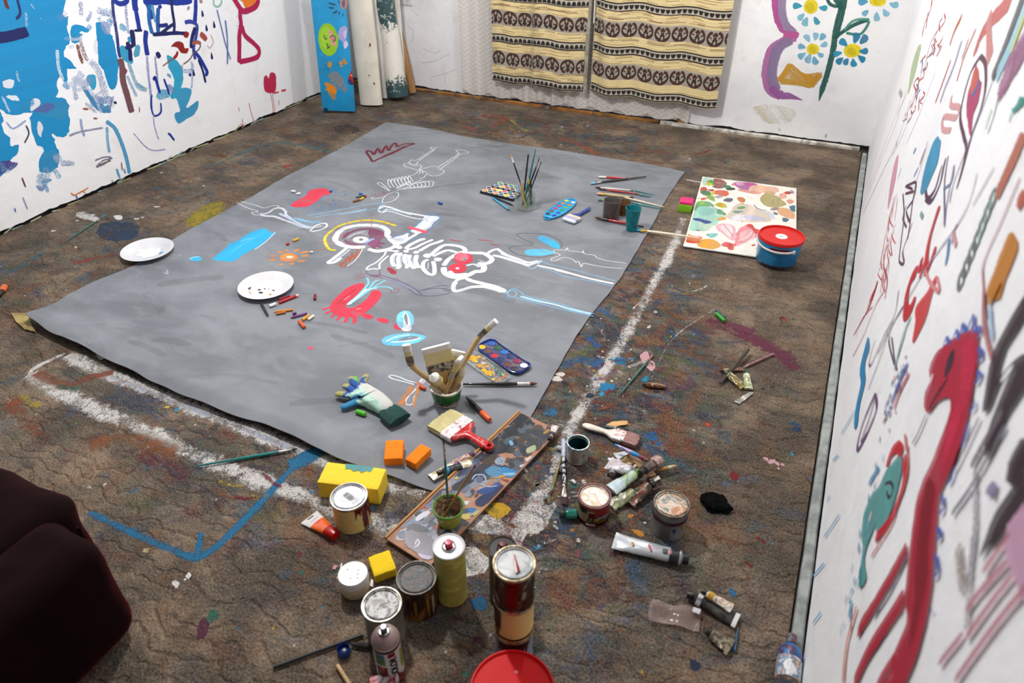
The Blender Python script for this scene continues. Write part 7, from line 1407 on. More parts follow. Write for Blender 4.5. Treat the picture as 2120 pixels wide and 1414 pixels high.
# white jar
P, r, h = bytop(730, 1187, 60, 1243); t = thing('paint_jar', 'small white plastic jar with a flat white lid', 'jar', P)
part('body', lathe([(0, .0005), (r*.95, .0005), (r, .004), (r, h*.60), (r*.95, h*.64), (0, h*.64)], 44, caps=False), pm('jar_cream', '#d8c8a8', '#c8b490', .5, 14, .4), t); part('lid', lathe([(r*1.0, h*.62), (r*1.03, h*.63), (r*1.03, h*.965), (r*.99, h), (0, h)], 44, caps=False), pm('jar_lid', '#e8e6e4', '#dedad6', .5, 12, .4), t)
for i, (dx, dy) in enumerate(((.2, .4), (-.5, .1), (.55, -.2), (.1, -.4), (.35, .1))): part('paint_fleck', lathe([(.0016, h+.0002), (.001, h+.0006), (0, h+.0006)], 8, caps=False), plain('#22303c', .4), t).location = (dx*r, dy*r, 0)
# dark crusted can
BRN = blotch('can_crust', ['#241812', '#5a2c18', '#1a1412', '#3a1c14', '#7a5020', '#181412'], 20, .35, mode='LINEAR', bump=.5, stretch=(1, 1, .3)); CR_ = blotch('rim_crust', ['#2a241e', '#4a4034', '#1c1814', '#5a5040'], 30, .4, .3, mode='LINEAR')
t, P, r, h = can((862, 1195, 84, 1287), 'dark crusted paint can between the silver can and the tall yellow spray can', BRN, CR_, blotch('lid_mixed', ['#5a4a4c', '#4a5a40', '#7a6468', '#3a5048', '#7a7278', '#5a4048'], 55, .6, mode='LINEAR', bump=.1)); a = camang(P); DKP, DKR = P.copy(), r
for k_, (d, w_, c) in enumerate(((-18, 8, '#b08020'), (20, 7, '#c0961c'), (38, 9, '#d8cfc0'), (-40, 8, '#6a1c14'))): patch(t, 'paint_drips', r*.985, a+d, a+d+w_, h*.2, h*.72, plain(c, .35), h*.25, 6, k_, 2)
# silver can
SP_, sr, sh = bytop(790, 1250, 84, 1345); d = (SP_-DKP).xy
if d.length < sr+DKR+.004: e = d.normalized()*(sr+DKR+.004); SP_.x, SP_.y = DKP.x+e.x, DKP.y+e.y
t, P, r, h = can(None, 'grey can with a dented silver lid behind the colour spray can', pm('can_grey', '#8a847c', '#6a645c', .5, 14, .45, .2), WORN, blotch('lid_dented', ['#989694', '#7a7672', '#b0b0b0', '#5a544e', '#a09e9c'], 34, .5, .2, mode='LINEAR'), fix=(SP_, sr, sh))
SILV = P.copy(); SILR = r
# spray cans
def spray(P, r, h, label, body, topm, btn, ring, dome=.0, group='spray cans', cap=None):
    t = thing('spray_can', label, 'spray can', P, group=group)
    part('body', lathe([(0, .0008), (r*.92, .0008), (r, .004), (r*.98, .006), (r*.98, h-.006-dome), (r, h-.004-dome), (r*1.0, h-.001-dome)], 44, caps=False), body, t)
    if dome: part('shoulder', lathe([(r, h-dome-.001), (r*.97, h-dome+.003), (r*.86, h-dome*.55), (r*.6, h-dome*.2), (r*.45, h-dome*.08), (0, h-dome*.08)], 40, caps=False), topm, t); zt = h-dome*.08
    else: part('top_disc', lathe([(r, h-.001), (r*.97, h+.001), (r*.9, h+.0005), (r*.86, h-.001), (0, h-.001)], 44, caps=False), topm, t); zt = h-.001
    part('valve_ring', lathe([(r*.44, zt), (r*.42, zt+.004), (r*.36, zt+.005), (r*.32, zt+.002), (r*.30, zt+.002), (0, zt+.002)], 32, caps=False), ring, t)
    part('nozzle', lathe([(r*.24, zt+.001), (r*.25, zt+.013), (r*.20, zt+.017), (0, zt+.0175)], 24, caps=False), btn, t); return t
P, r, h = bytop(929, 1131, 68, 1259); YP, YH, YR = P, h, r
SY = blotch('can_olive', ['#b8b45a', '#c4c070', '#a8a84c', '#b09a4a', '#98a058', '#bcb864'], 14, .45, mode='LINEAR', bump=.15, stretch=(1, 1, 3))
spray(P, r, h, 'tall olive yellow spray can with a red nozzle and a bright white top', SY, pm('top_white', '#d8d8dc', '#c8c8ce', .5, 8, .3, coat=.2), pm('nozzle_red', '#a81430', '#c01c3c', .5, 30, .3), STEEL)
Pd = Vector(F(1041, 1136, YH+.0)); Pd.z = .0022
spray(Pd, .034, YH, 'dark spray can with a black top and red nozzle behind the stacked cans', blotch('can_darkbrown', ['#3a2c20', '#5a4a34', '#2a201a', '#6a5a44'], 14, .35, .3, mode='LINEAR'), pm('top_black', '#16100f', '#241a18', .5, 20, .3), pm('nozzle_dark', '#5a1418', '#7a2024', .5, 40, .35), plain('#1c1614', .3))
# stack of three
Ps = Vector((-.36, .797, .0022)); hs, rr_ = .1055, .0435
for k_, (lab, b_, l_) in enumerate((('paint can at the bottom of the stack, mostly hidden by the red bucket', blotch('can_low', ['#5a6a80', '#8a90a0', '#5a1c20', '#b8bcc4'], 12, .4, mode='LINEAR'), LIDW), ('cream paint can in the middle of the stack of three', pm('can_cream2', '#d8b878', '#d0ac68', .5, 6, .4), LIDW), ('top can of the stack of three, brown glossy sides and a bright lid', blotch('can_brown', ['#3a0e0a', '#5a1c12', '#2a0c0a', '#4a2418', '#8a8474', '#3a100c'], 16, .22, .3, mode='LINEAR'), blotch('lid_shiny', ['#b8bcbe', '#cfd0d0', '#a0a8ac', '#c4c6c8'], 24, .26, .5, mode='LINEAR', bump=.1)))):
    P = Ps+Vector((0, 0, k_*(hs+.003))); t, P, r, h = can(None, lab, b_, blotch('rim_brass', ['#b8a888', '#d8ccb0', '#8a7858', '#c8bca0'], 26, .3, .7, mode='LINEAR'), l_, 'stacked paint cans', fix=(P, rr_, hs)); a = camang(P)
    if k_ == 2:
        patch(t, 'paint_smear', r*.99, a+58, a+75, .004, h*.75, plain('#3f5a34', .3), .004, 6, 2); patch(t, 'paint_drips', r*.99, a-30, a+4, h*.15, h*.8, plain('#7a1810', .2), h*.3, 9, 4, 2)
        part('paint_streak', loft([(-.016, .010, h+.0002, .002, .0006), (.0, .004, h+.0006, .003, .0008), (.022, -.006, h+.0004, .006, .0008)], 10), plain('#8a1c18', .3), t, 'dark red streak on the lid').rotation_euler = (0, 0, -.55)
    if k_ == 1: patch(t, 'paint_drips', r*.99, a-75, a-40, h*.25, h*.96, plain('#5a1a10', .25), h*.3, 9, 3, 2); patch(t, 'foot_stain', r*.995, a-90, a+90, .003, h*.10, plain('#4a1414', .3), .002, 30, 6)
    if k_ == 0: patch(t, 'paint_drips', r*.99, a-50, a+50, h*.55, h*.96, plain('#5a1218', .25), h*.3, 20, 9, 3)
# red bucket with lid, cut by the lower edge of the picture
PB3 = Vector((-.3005, .659, .0022)); t = thing('bucket', 'bucket with a bright red lid, cut off by the bottom edge of the photo', 'bucket', PB3); RB = .086; HBk = .122
part('body', lathe([(0, .0005), (RB*.82, .0005), (RB*.84, .004), (RB*.94, HBk-.014), (0, HBk-.014)], 56, caps=False), pm('bucket_red', '#c81418', '#b81014', .5, 12, .35), t)
part('lid', lathe([(RB*.97, HBk-.022), (RB*.99, HBk-.022), (RB, HBk-.004), (RB*.985, HBk), (RB*.95, HBk), (RB*.93, HBk-.005), (0, HBk-.0055)], 64, caps=False), pm('lid_red', '#d81016', '#cc0c12', .5, 8, .5, spec=.25), t)
part('lid_tab', loft([(RB*.96, 0, HBk-.012, .012, .005, 4), (RB+.008, 0, HBk-.012, .010, .004, 4)], 14), plain('#c01418', .35), t).rotation_euler = (0, 0, math.radians(20))
for dx, dy, rr2 in ((.3, .25, .006), (-.1, .45, .004), (.55, -.1, .005)): part('paint_fleck', lathe([(rr2, HBk-.0052), (rr2*.7, HBk-.0045), (0, HBk-.0045)], 10, caps=False), plain('#e07a80', .4), t).location = (dx*RB, dy*RB, 0)
# colour spray can in front
P, r, h = bytop(800, 1290, 50, 1398); P, r = F(809, 1382, .0022), .0305
h = .143; d = Vector((P.x-SILV.x, P.y-SILV.y, 0)); gap = SILR+r+.003
if d.length < gap: P = SILV+d.normalized()*gap; P.z = .0022
wht = pm('can_white', '#dad8d6', '#c8c6c6', .5, 12, .3)
t = spray(P, r, h, 'spray can lettered COLOR with a metal nozzle, in front of the silver-lidded can', wht, pm('shoulder_mauve', '#a89490', '#8a6a6a', .5, 14, .35, .2), pm('nozzle_steel', '#c0c0c4', '#8a8a90', .5, 30, .15, 1.0), STEEL, dome=.026); a = camang(P)
patch(t, 'maroon_band', r*.99, a-100, a+100, h-.040, h-.027, plain('#5a1c28', .3), 0, 30); patch(t, 'red_label', r*.995, a-4, a+26, h-.056, h-.042, plain('#b81c24', .3), 0, 8)
patch(t, 'rainbow_print', r*.99, a-62, a-18, .055, .100, blotch('rain1', ['#c8c43a', '#7ab04a', '#3a8ac0', '#5aa0d0'], 20, .3, mode='LINEAR', bump=0), .01, 10, 3); patch(t, 'rainbow_print', r*.99, a-62, a-14, .004, .052, blotch('rain2', ['#c03a2a', '#8a2430', '#c86a30', '#6a2a50'], 20, .3, mode='LINEAR', bump=0), .008, 10, 5); patch(t, 'rainbow_print', r*.99, a+50, a+80, .02, .09, blotch('rain3', ['#b8b42a', '#c8c45a', '#9aa83a'], 20, .3, mode='LINEAR', bump=0), .006, 8, 6)
letters('COLOR', .0215, plain('#141416', .3), t, wrapr=r*.995, ang=a+16, z=.046, vertical=True, bold=.0008)
# orange tube with hang hole
A, B = top(697, 1116, 'c'), top(640, 1072, 'c'); L = (B-A).length; M = frame(A+Vector((0, 0, .013)), B+Vector((0, 0, .003)))
t = thing('paint_tube', 'orange and white squeeze tube with a hanging slot left of the red-dripped can', 'paint tube', None, mat=M)
part('cap', loft([(0, 0, 0, .0125, .011, 2.6), (.003, 0, 0, .0138, .0122, 2.6), (L*.30, 0, 0, .0165, .0122, 2.6)], 24), pm('cap_red', '#b4100e', '#980a0c', .5, 20, .3), t, 'red cap end'); part('body', loft([(L*.295, 0, 0, .0166, .0120, 2.4), (L*.42, 0, 0, .0185, .0102), (L*.56, 0, 0, .0208, .0080), (L*.70, 0, 0, .0230, .0058)], 24), pm('tube_orange', '#ea6410', '#e05a0c', .5, 16, .3, coat=.3), t)
part('end_panel', loft([(L*.69, 0, 0, .0231, .0059), (L*.85, 0, 0, .0255, .0034, 3), (L*1.0, 0, 0, .0275, .0013, 5)], 24), pm('tube_white', '#dedad8', '#d0ccca', .5, 16, .35), t, 'white end panel')
part('hang_slot', loft([(L*.935, -.009, .0022, .0006, .0006), (L*.935, -.004, .0024, .004, .0008), (L*.935, .004, .0024, .004, .0008), (L*.935, .009, .0022, .0006, .0006)], 8), plain('#3a3634', .6), t); part('hang_slot', nbox(.0045, .018, .0008, (L*.935, 0, .0024), .0003), plain('#3a3634', .6), t)
for q, (dx, dy, sx, sy) in enumerate(((.62, .001, .010, .0035), (.64, -.006, .006, .003), (.66, .006, .006, .003), (.70, 0, .003, .012))): part('label_print', nbox(sx, sy, .0004, (L*dx, dy, .0072-.030*(dx-.62)), 0), plain('#b81c2c', .4), t)
part('label_print', nbox(.0010, .022, .0003, (L*.80, 0, .0046)), plain('#9a9494', .5), t)
# rod, blue cap, stick
A, B = top(566, 1384, 'c'), top(752, 1316, 'c'); o = tube([Vector((0, 0, .004)), (B-A)*.5+Vector((0, 0, .0045)), (B-A)+Vector((0, 0, .004))], .0038, 10); o = obj('rod', o, pm('rod_black', '#14161a', '#1e2226', .5, 40, .4)); o.location = A; tag(o, 'long thin black rod on the carpet left of the spray cans', 'rod')
P = top(713, 1350, 'c'); t = thing('bottle_cap', 'small blue bottle cap beside the black rod', 'bottle cap', P+Vector((0, -.001, 0)), .6); part('cap_wall', lathe([(.015, 0), (.0155, .002), (.0145, .017), (.013, .019), (.0125, .017), (.0135, .003), (0, .003)], 28, caps=False), pm('cap_blue', '#1c4a9a', '#163a80', .5, 40, .35), t); part('dried_paint', lathe([(.0132, .0065), (.008, .009), (0, .010)], 20, caps=False), plain('#0f2a5c', .3), t)
o = loft([(0, 0, 0, .004, .004), (.03, 0, 0, .0075, .005), (.05, 0, 0, .0045, .004)], 12); o = obj('charcoal_stick', o, pm('charcoal', '#2a2020', '#1c1616', .5, 60, .8, bump=.5)); A, B = top(728, 1336, 'c'), top(754, 1339, 'c'); o.matrix_world = frame(A+Vector((0, 0, .0055)), B+Vector((0, 0, .0055))); tag(o, 'short dark stub just below the end of the black rod', 'charcoal')
A, B = top(699, 1380, 'c'), top(722, 1416, 'c'); o = obj('wooden_stick', loft([(0, 0, 0, .0045, .0045), (.004, 0, 0, .005, .005), ((B-A).length+.02, 0, 0, .005, .005)], 12), pm('stick_wood', '#c8a878', '#b08c5c', .5, 10, .6, stretch=(2, 30, 30))); o.matrix_world = frame(A+Vector((0, 0, .0055)), B+Vector((0, 0, .0055))); tag(o, 'pale wooden stick cut by the bottom edge, left of the red tube', 'stick')
tube_of_paint((838, 1406), (768, 1424), 'c', 'crushed red and white tube at the bottom edge below the COLOR can', .013, blotch('tube_redwhite', ['#8a1420', '#a01c28', '#d8d0d0', '#7a1018', '#e0d8d8'], 30, .3, mode='LINEAR'), plain('#6a0c14', .35), ((.55, 1, blotch('tube_white2', ['#d8d4d4', '#b84048', '#e4e0e0'], 30, .35, mode='LINEAR')),), .004, seed=9)
# little slivers by the white jar, paper scraps
sheet_scrap('glass_shard', 'thin white sliver leaning beside the white plastic jar lid', 'shard', '703,1185 706,1166 709,1167 707,1186', 'c', plain('#d8d8d8', .3), .0015, .002); sheet_scrap('paint_chip', 'white paint chip between the white jar and the small yellow sponge', 'paint chip', '766,1213 768,1200 773,1201 772,1216', 'c', plain('#d8d8d8', .4), .0012, .001)
sheet_scrap('paint_chip', 'pink paint chip left of the white plastic jar', 'paint chip', '687,1178 693,1170 699,1172 694,1180', 'c', plain('#b87a80', .5), .0012, .001); sheet_scrap('paint_chip', 'blue paint chip right of the red-dripped can', 'paint chip', '763,1054 772,1049 778,1052 774,1058 764,1059', 'c', plain('#2a6a90', .4), .0016, .002)
sheet_scrap('yellow_paper', 'yellow paper scrap poking out under the middle of the sheet front edge', 'paper', '296,780 312,778 330,790 322,795', 'c', plain('#c8bc5a', .7), .0012, .001, z=.002, group='yellow paper scraps'); sheet_scrap('yellow_paper', 'pale yellow paper scrap at the sheet edge left of the big sponge', 'paper', '612,895 634,892 652,901 630,903', 'c', plain('#d0cc7a', .7), .0012, .001, z=.002, group='yellow paper scraps')
sheet_scrap('cardboard_strip', 'yellowish cardboard strip under the leftmost corner of the sheet', 'cardboard', '24,650 66,652 60,664 76,690 52,684 34,668', 'c', pm('cardboard_old', '#b8a468', '#8a7444', .5, 14, .8), .002, .006, z=.001)
# lying brush on the carpet, far-left brush and orange cap
lying((617, 932), (405, 968), 'c', 'teal brush with a dark tip lying on the carpet left of the big yellow sponge', handle='#17807f', r=.0048, fer=.04, bris=.016, bc='#3a2018', fc=STEEL)
lying((205, 457), (136, 502), 'c', 'thin green brush on the carpet near the left wall', handle='#1f5a4c', r=.0038, fer=.006, bris=.006, bc='#8aa09a', fc=plain('#2a6a5a', .4))
A, B = top(4, 612, 'c'), top(17, 592, 'c'); t = thing('bottle_cap', 'orange cap with a dark neck at the left edge of the carpet', 'bottle cap', None, mat=frame(A+Vector((0, 0, .012)), B+Vector((0, 0, .014)))); part('cap', loft([(.014, 0, 0, .012, .010), (.02, 0, 0, .014, .012), (.05, 0, 0, .013, .011), (.056, 0, 0, .009, .008)], 18), plain('#d0642a', .4), t); part('neck', loft([(-.02, 0, 0, .008, .008), (.015, 0, 0, .010, .009)], 14), plain('#2a1c18', .5), t)
# ---------------------------------------------------------------- velvet armchair
VEL = NT('velvet'); vec = VEL.co(); VEL.l(VEL.mix(VEL.noise(5, 4, vec), L4('#160205'), L4('#0c0102')), VEL.b.inputs['Base Color']); VEL.b.inputs['Roughness'].default_value = .9; VEL.b.inputs['Specular IOR Level'].default_value = .1; VEL.b.inputs['Sheen Weight'].default_value = .22; VEL.b.inputs['Sheen Tint'].default_value = L4('#a01424'); VEL.b.inputs['Sheen Roughness'].default_value = .35
VEL.l(VEL.bump(VEL.noise(4, 3, vec), .5, .05), VEL.b.inputs['Normal'])
t = thing('armchair', 'dark red velvet armchair at the lower left corner', 'armchair', (-1.25, .1, .002))
def cushion(name, x0, x1, y0, y1, h, bev, lump, sd, z0=0):
    bm = bmesh.new(); box(bm, x1-x0, y1-y0, h, ((x0+x1)/2+1.25, (y0+y1)/2-.1, h/2+z0), bev, 5)
    bmesh.ops.subdivide_edges(bm, edges=[e for e in bm.edges if e.calc_length() > .07], cuts=5, use_grid_fill=True)
    for v in bm.verts:
        q = mnoise.noise_vector(v.co*6+Vector((sd, 0, 0)))+.5*mnoise.noise_vector(v.co*14+Vector((0, sd, 0))); k = min(1, max(0, v.co.z-z0)/.08); v.co += q*lump*k; v.co.z = max(z0, v.co.z)
    return part(name, bm, VEL.m, t)
cushion('armrest', -1.345, -1.165, -.45, .505, .325, .055, .012, 1); cushion('seat', -2.0, -1.325, -.40, .565, .31, .05, .012, 4); cushion('backrest', -2.0, -1.17, -.62, -.40, .75, .06, .012, 7)
bm = bmesh.new()
for k in range(10):   # gathered seam running down the armrest's end
    pass
bm.free(); part('seam', tube([Vector((-1.25+1.25+.004*math.sin(k), .505-.1-.002*k*(k < 3), .30-.028*k)) for k in range(9)], .004, 8), VEL.m, t)
# ================================================================ things on the carpet at the right
# white palette with mixed colours
A, B, D_ = F(1409, 508, .012), F(1578, 533, .012), F(1459, 366, .012); x = (B-A).normalized(); x.z = 0; y = Vector((-x.y, x.x, 0)); R_ = F(1654, 391, .012)
HP = (D_-A).dot(y); WPx = (R_-D_).dot(x); A = A+x*((D_-A).dot(x)*.5)
M = Matrix.Identity(4)
for i in range(3): M[i][0] = x[i]; M[i][1] = y[i]; M[i][2] = (0, 0, 1)[i]; M[i][3] = A[i]
bm = nbox(WPx, HP, .006, (WPx/2, HP/2, -.003), .001); bm.transform(M); me = bpy.data.meshes.new('b'); bm.to_mesh(me); bm.free()
def inb2(p): q = M.inverted() @ p; q.x = min(max(q.x, .006), WPx-.006); q.y = min(max(q.y, .006), HP-.006); return M @ q
WP = Paint(lambda x, y: F(x, y, .012), (0, 0, 1), .0004, .000003, clip=inb2)
def pb(c, q, d=.1, j=.005): WP.fill('PB', c, q, d, jit=j)
pb('#9fd0c0', '330,560 420,530 620,560 720,640 640,760 560,800 480,860 300,860 200,820 260,700', .05); pb('#c8ddc8', '420,720 560,760 520,860 400,800', .3); pb('#8fc8bc', '340,540 480,520 600,560 560,640 400,640', .2); pb('#b8e0d4', '430,130 520,110 580,130 520,200 440,230', .15)
pb('#6fa870', '310,540 360,460 480,450 560,470 600,520 480,520 380,530 330,580', .2); pb('#8ab85c', '360,460 420,440 470,450 430,490', .3); pb('#5a9a6a', '640,560 740,600 760,640 700,650 640,620', .25); pb('#3a9a4a', '500,170 560,150 600,170 610,210 570,230 520,210', .1); pb('#c8c82a', '480,200 530,190 560,210 530,235 485,225', .15); pb('#d88a4a', '490,170 530,160 520,190', .2)
pb('#8a4a40', '580,150 620,125 700,140 770,195 760,240 700,275 620,270 570,250 600,220', .05); pb('#c8938a', '620,190 660,185 690,195 650,200', .4); pb('#1f8a5a', '735,240 780,225 830,240 800,265 750,265', .1); pb('#2a3a2c', '750,270 800,255 880,265 890,285 840,295 770,290', .05); pb('#b060a0', '860,210 920,175 1000,185 1100,190 1190,210 1180,240 1100,250 1080,300 1000,295 930,260', .1); pb('#c8509a', '1040,190 1140,190 1180,220 1080,235', .3); pb('#d8a0c0', '900,190 980,180 1010,220 940,230', .4)
pb('#e8b8a0', '1080,260 1200,220 1340,240 1470,260 1490,320 1380,310 1250,330 1140,310', .1); pb('#d88a6a', '830,210 860,200 880,220 850,230', .2); pb('#e09a8a', '920,280 1100,300 1250,330 1200,350 1000,320', .4); pb('#d85a38', '595,310 680,295 780,310 800,350 760,380 680,370 610,350', .08); pb('#c84a30', '385,290 430,250 490,265 480,300 420,310', .1); pb('#b03a30', '500,290 580,280 600,300 540,310', .2); pb('#4a7a5a', '400,320 440,300 520,310 560,340 520,365 440,355', .05); pb('#c8603a', '400,415 450,400 500,405 480,425 430,435', .1)
pb('#8aaa4a', '500,380 560,370 600,400 610,450 560,440 510,410', .1); pb('#c8c03a', '545,330 590,310 600,350 570,370', .15); pb('#5a5a68', '725,430 770,405 850,410 860,440 820,465 750,455', .05); pb('#a0a0a8', '600,380 700,370 720,390 640,410', .4); pb('#c87a2a', '915,410 960,390 1020,410 1035,440 1000,465 940,450', .1); pb('#c82a2a', '960,480 990,470 1020,485 1000,500', .1); pb('#a8c83a', '610,480 680,465 750,490 760,520 720,545 650,530 600,510', .15); pb('#d8981c', '640,490 690,478 735,495 720,525 660,520', .05)
pb('#b0a468', '1240,420 1290,350 1400,350 1500,390 1560,450 1600,490 1520,530 1420,540 1320,520 1260,480', .05); pb('#c8a878', '1290,330 1360,310 1450,330 1420,355 1320,355', .25); pb('#c8c090', '1400,410 1440,400 1450,440 1420,470', .4); pb('#d8c8b8', '860,520 960,480 1080,500 1220,560 1350,620 1380,720 1250,740 1000,730 820,700 760,660 820,600', .25); pb('#eceaf0', '820,680 900,640 1000,640 1060,680 1000,720 900,725', .05); pb('#c0c0d8', '1010,660 1100,645 1220,660 1300,690 1280,720 1150,715 1040,700', .05); pb('#d0d8e4', '1150,520 1280,570 1420,620 1440,700 1380,680 1300,600', .3)
pb('#e0a878', '1470,560 1580,540 1700,600 1720,680 1640,690 1520,640', .2); pb('#8a8088', '1370,555 1430,540 1500,545 1470,570 1400,575', .1); pb('#2a7088', '1650,515 1720,510 1745,560 1735,605 1690,590 1655,560', .1); pb('#2a5a78', '1550,690 1590,680 1635,705 1610,740 1565,730', .1); pb('#5a6878', '1420,600 1470,610 1480,640 1440,635', .2); pb('#e09878', '1600,440 1650,420 1700,440 1690,480 1640,485', .15); pb('#e8a890', '1500,350 1580,340 1600,400 1540,410', .3); pb('#b82a24', '1570,330 1620,310 1680,325 1660,350 1600,350', .25); pb('#8a98a8', '1650,290 1710,320 1700,345 1670,330', .3)
pb('#2c3a94', '300,690 360,685 450,705 540,730 560,745 490,765 400,735 330,715', .02); pb('#d8a03a', '640,700 700,670 750,665 760,700 690,715', .1); pb('#5a9a8a', '850,590 920,580 1000,590 920,620 860,610', .2); pb('#6aa06a', '920,540 1000,520 1025,545 960,565', .2); pb('#7ac0b8', '490,910 560,900 650,905 620,940 540,955', .1); pb('#6a7a70', '340,850 370,840 390,855 360,862', .1)
pb('#eab0b8', '620,780 720,760 860,790 900,900 880,1000 830,990 740,920 640,850', .3); pb('#f4e4e6', '700,790 800,780 860,850 820,940 740,880', .2); pb('#e08890', '930,850 1010,790 1080,770 1170,830 1180,930 1080,1010 960,1050 880,1060 900,950', .2); pb('#d04038', '1040,800 1070,765 1120,770 1170,830 1240,850 1230,960 1190,990 1170,900 1110,820', .15); pb('#e8b0b4', '960,900 1080,840 1150,880 1100,960 980,1010', .4); pb('#d85a68', '690,1050 760,1020 860,1040 960,1060 860,1080 740,1080', .3); pb('#d04a30', '770,1060 830,1035 860,1080 850,1125 790,1120', .15)
pb('#e87a48', '160,930 240,905 300,930 420,940 420,980 330,1030 230,1020 170,990', .15); pb('#e0a020', '360,1045 430,985 540,975 640,1010 685,1060 640,1100 520,1130 410,1090', .02); pb('#d0501c', '180,990 300,1010 400,1010 340,1035 220,1025', .2); pb('#b82a28', '1110,1065 1150,1050 1180,1060 1140,1080', .2); pb('#c8d0b8', '1180,1080 1220,1060 1220,1140 1190,1140', .4)
for q, c, w in (('660,790 740,880 830,960', '#f0dadd', 8), ('720,770 800,860 860,930', '#d88a98', 6), ('900,1060 1020,1030 1130,960 1170,900', '#f2d4d8', 8), ('930,1000 1040,960 1120,880', '#f4e0e2', 7), ('1150,500 1200,550 1300,580', '#6a7a98', 7), ('560,520 640,560 740,580', '#3a7a5a', 6), ('610,640 700,640 730,660', '#f0f4f0', 9), ('1410,410 1430,440 1400,480', '#8a8a50', 5), ('680,1000 720,1000', '#e8d8c8', 10)): WP.line('PB', c, w, q, .25)
rs = random.Random(31)
for i in range(26): WP.dab(1390+rs.uniform(300, 1700)*.1485, 350+rs.uniform(200, 1100)*.1485, rs.uniform(2, 5), rs.choice(['#3a4a5a', '#a83a30', '#5a9a5a', '#c88a30', '#2a3a8a', '#e8c0b0']), .2)
me = WP.into(me); me.transform(M.inverted()); o = obj('palette_board', me, [pm('palette_white', '#e8e4dc', '#dcd6cc', .5, 20, .4), paint_mat('palette_paint', .35, 200, streak=.45)], smooth=False); o.matrix_world = M; tag(o, 'white palette board covered in pastel paint smears, behind the blue bucket', 'palette')
# blue bucket
P, r, h = bytop(1619, 486, 92, 558, .0128); rb = r*.90
t = thing('bucket', 'blue bucket with a red lid standing by the white palette', 'bucket', P); a = camang(P)
part('body', lathe([(0, .0005), (rb*.97, .0005), (rb, .004), (r*.96, h-.016), (r*.96, h-.012), (0, h-.012)], 56, caps=False), pm('bucket_blue', '#1a86b4', '#1668a0', .45, 14, .35, coat=.3), t)
part('lid', lathe([(r*.97, h-.014), (r*1.0, h-.014), (r*1.01, h-.004), (r*.99, h), (r*.95, h), (r*.93, h-.008), (0, h-.0085)], 60, caps=False), pm('lid_red2', '#cc2420', '#b81818', .4, 8, .5, spec=.25), t); part('lid_sticker', lathe([(r*.26, h-.0084), (r*.26, h-.0078), (0, h-.0078)], 32, caps=False), plain('#e6e4e0', .5), t, 'round white sticker')
part('sticker_print', nbox(.014, .008, .0003, (0, 0, h-.0075)), plain('#9ab0b4', .5), t)
pts = [Vector(((r*1.03)*math.cos(math.radians(a+d)), (r*1.03)*math.sin(math.radians(a+d)), h-.022-.016*math.cos(math.radians(d*.95)))) for d in range(-92, 42, 6)]
part('handle', tube(pts, .0042, 10, flat=1.2), plain('#d8d4d6', .4), t, 'white plastic handle'); part('handle_end', nbox(.012, .012, .016, pts[-1], .003), plain('#d8d4d6', .4), t)
patch(t, 'red_stain', r*.955, a-22, a+30, h*.56, h*.78, plain('#8a1418', .35), h*.16, 16, 4); patch(t, 'foot_stain', rb*1.005, a-40, a+50, .002, .010, plain('#5a1420', .4), .005, 20, 7)
for i in range(14): pass
# green crayons, pink-tipped brush, pastel stub
crayon((1482, 652), (1500, 668), 'c', 'bright green crayon on the maroon carpet stain', '#2f9a2a', r=.007, tip=False, group='crayons on the carpet'); crayon((1482, 645), (1500, 661), 'c', 'dark blue-green crayon touching the bright green crayon', '#1c4a50', r=.0055, tip=False, group='crayons on the carpet', tipc='#2f6f9a', zoff=0)
lying((1352, 736), (1281, 821), 'c', 'dark teal brush with a pink-dipped tip on the splash of pink paint', handle='#1a5a50', r=.0045, fer=.02, bris=.02, bc='#c07a70', fc=blotch('ferr_pinkdip', ['#d89aa0', '#c88a80', '#8a5a40'], 60, .5), hend=None)
tube_of_paint((1330, 800), (1377, 803), 'c', 'short brown crusted paint tube right of the pink-dipped brush', .009, blotch('tube_brown', ['#5a2c18', '#2c1c14', '#a06a38', '#3a2018', '#7a4a28', '#c8b8a0'], 50, .45, mode='LINEAR', bump=.6), plain('#3a1c14', .4), (), .004, wend=1.1, flatend=.005, seed=11)
# dark brush, pink stick, crumpled tubes
A, B = top(1548, 732, 'c'), top(1490, 797, 'c'); o = obj('charred_stick', loft([(0, 0, 0, .004, .004), (.01, 0, 0, .006, .006), ((B-A).length*.8, 0, 0, .0065, .006), ((B-A).length, 0, 0, .004, .003)], 12), pm('stick_dark', '#332a20', '#4a4034', .5, 14, .7, stretch=(2, 40, 40))); o.matrix_world = frame(A+Vector((0, 0, .020)), B+Vector((0, 0, .007))); tag(o, 'dark brown stick lying across the crumpled olive tube', 'stick')
A, B = top(1601, 735, 'c'), top(1538, 763, 'c'); t = thing('pencil', 'thin pinkish pencil pointing at the crumpled tubes', 'pencil', None, mat=frame(A+Vector((0, 0, .005)), B+Vector((0, 0, .005)))); L = (B-A).length
part('shaft', loft([(0, 0, 0, .003, .003), (.003, 0, 0, .0042, .0042), (L*.85, 0, 0, .0042, .0042)], 10), pm('pencil_pink', '#a8747c', '#8a5a64', .5, 30, .5), t); part('point', loft([(L*.85, 0, 0, .0041, .0041), (L, 0, 0, .0006, .0006)], 10), plain('#b8a090', .6), t)
GOLD = blotch('tube_olive', ['#6a6238', '#8a7a44', '#c8bc94', '#4a4428', '#9a8a50', '#7a6a40'], 34, .3, .3, mode='LINEAR')
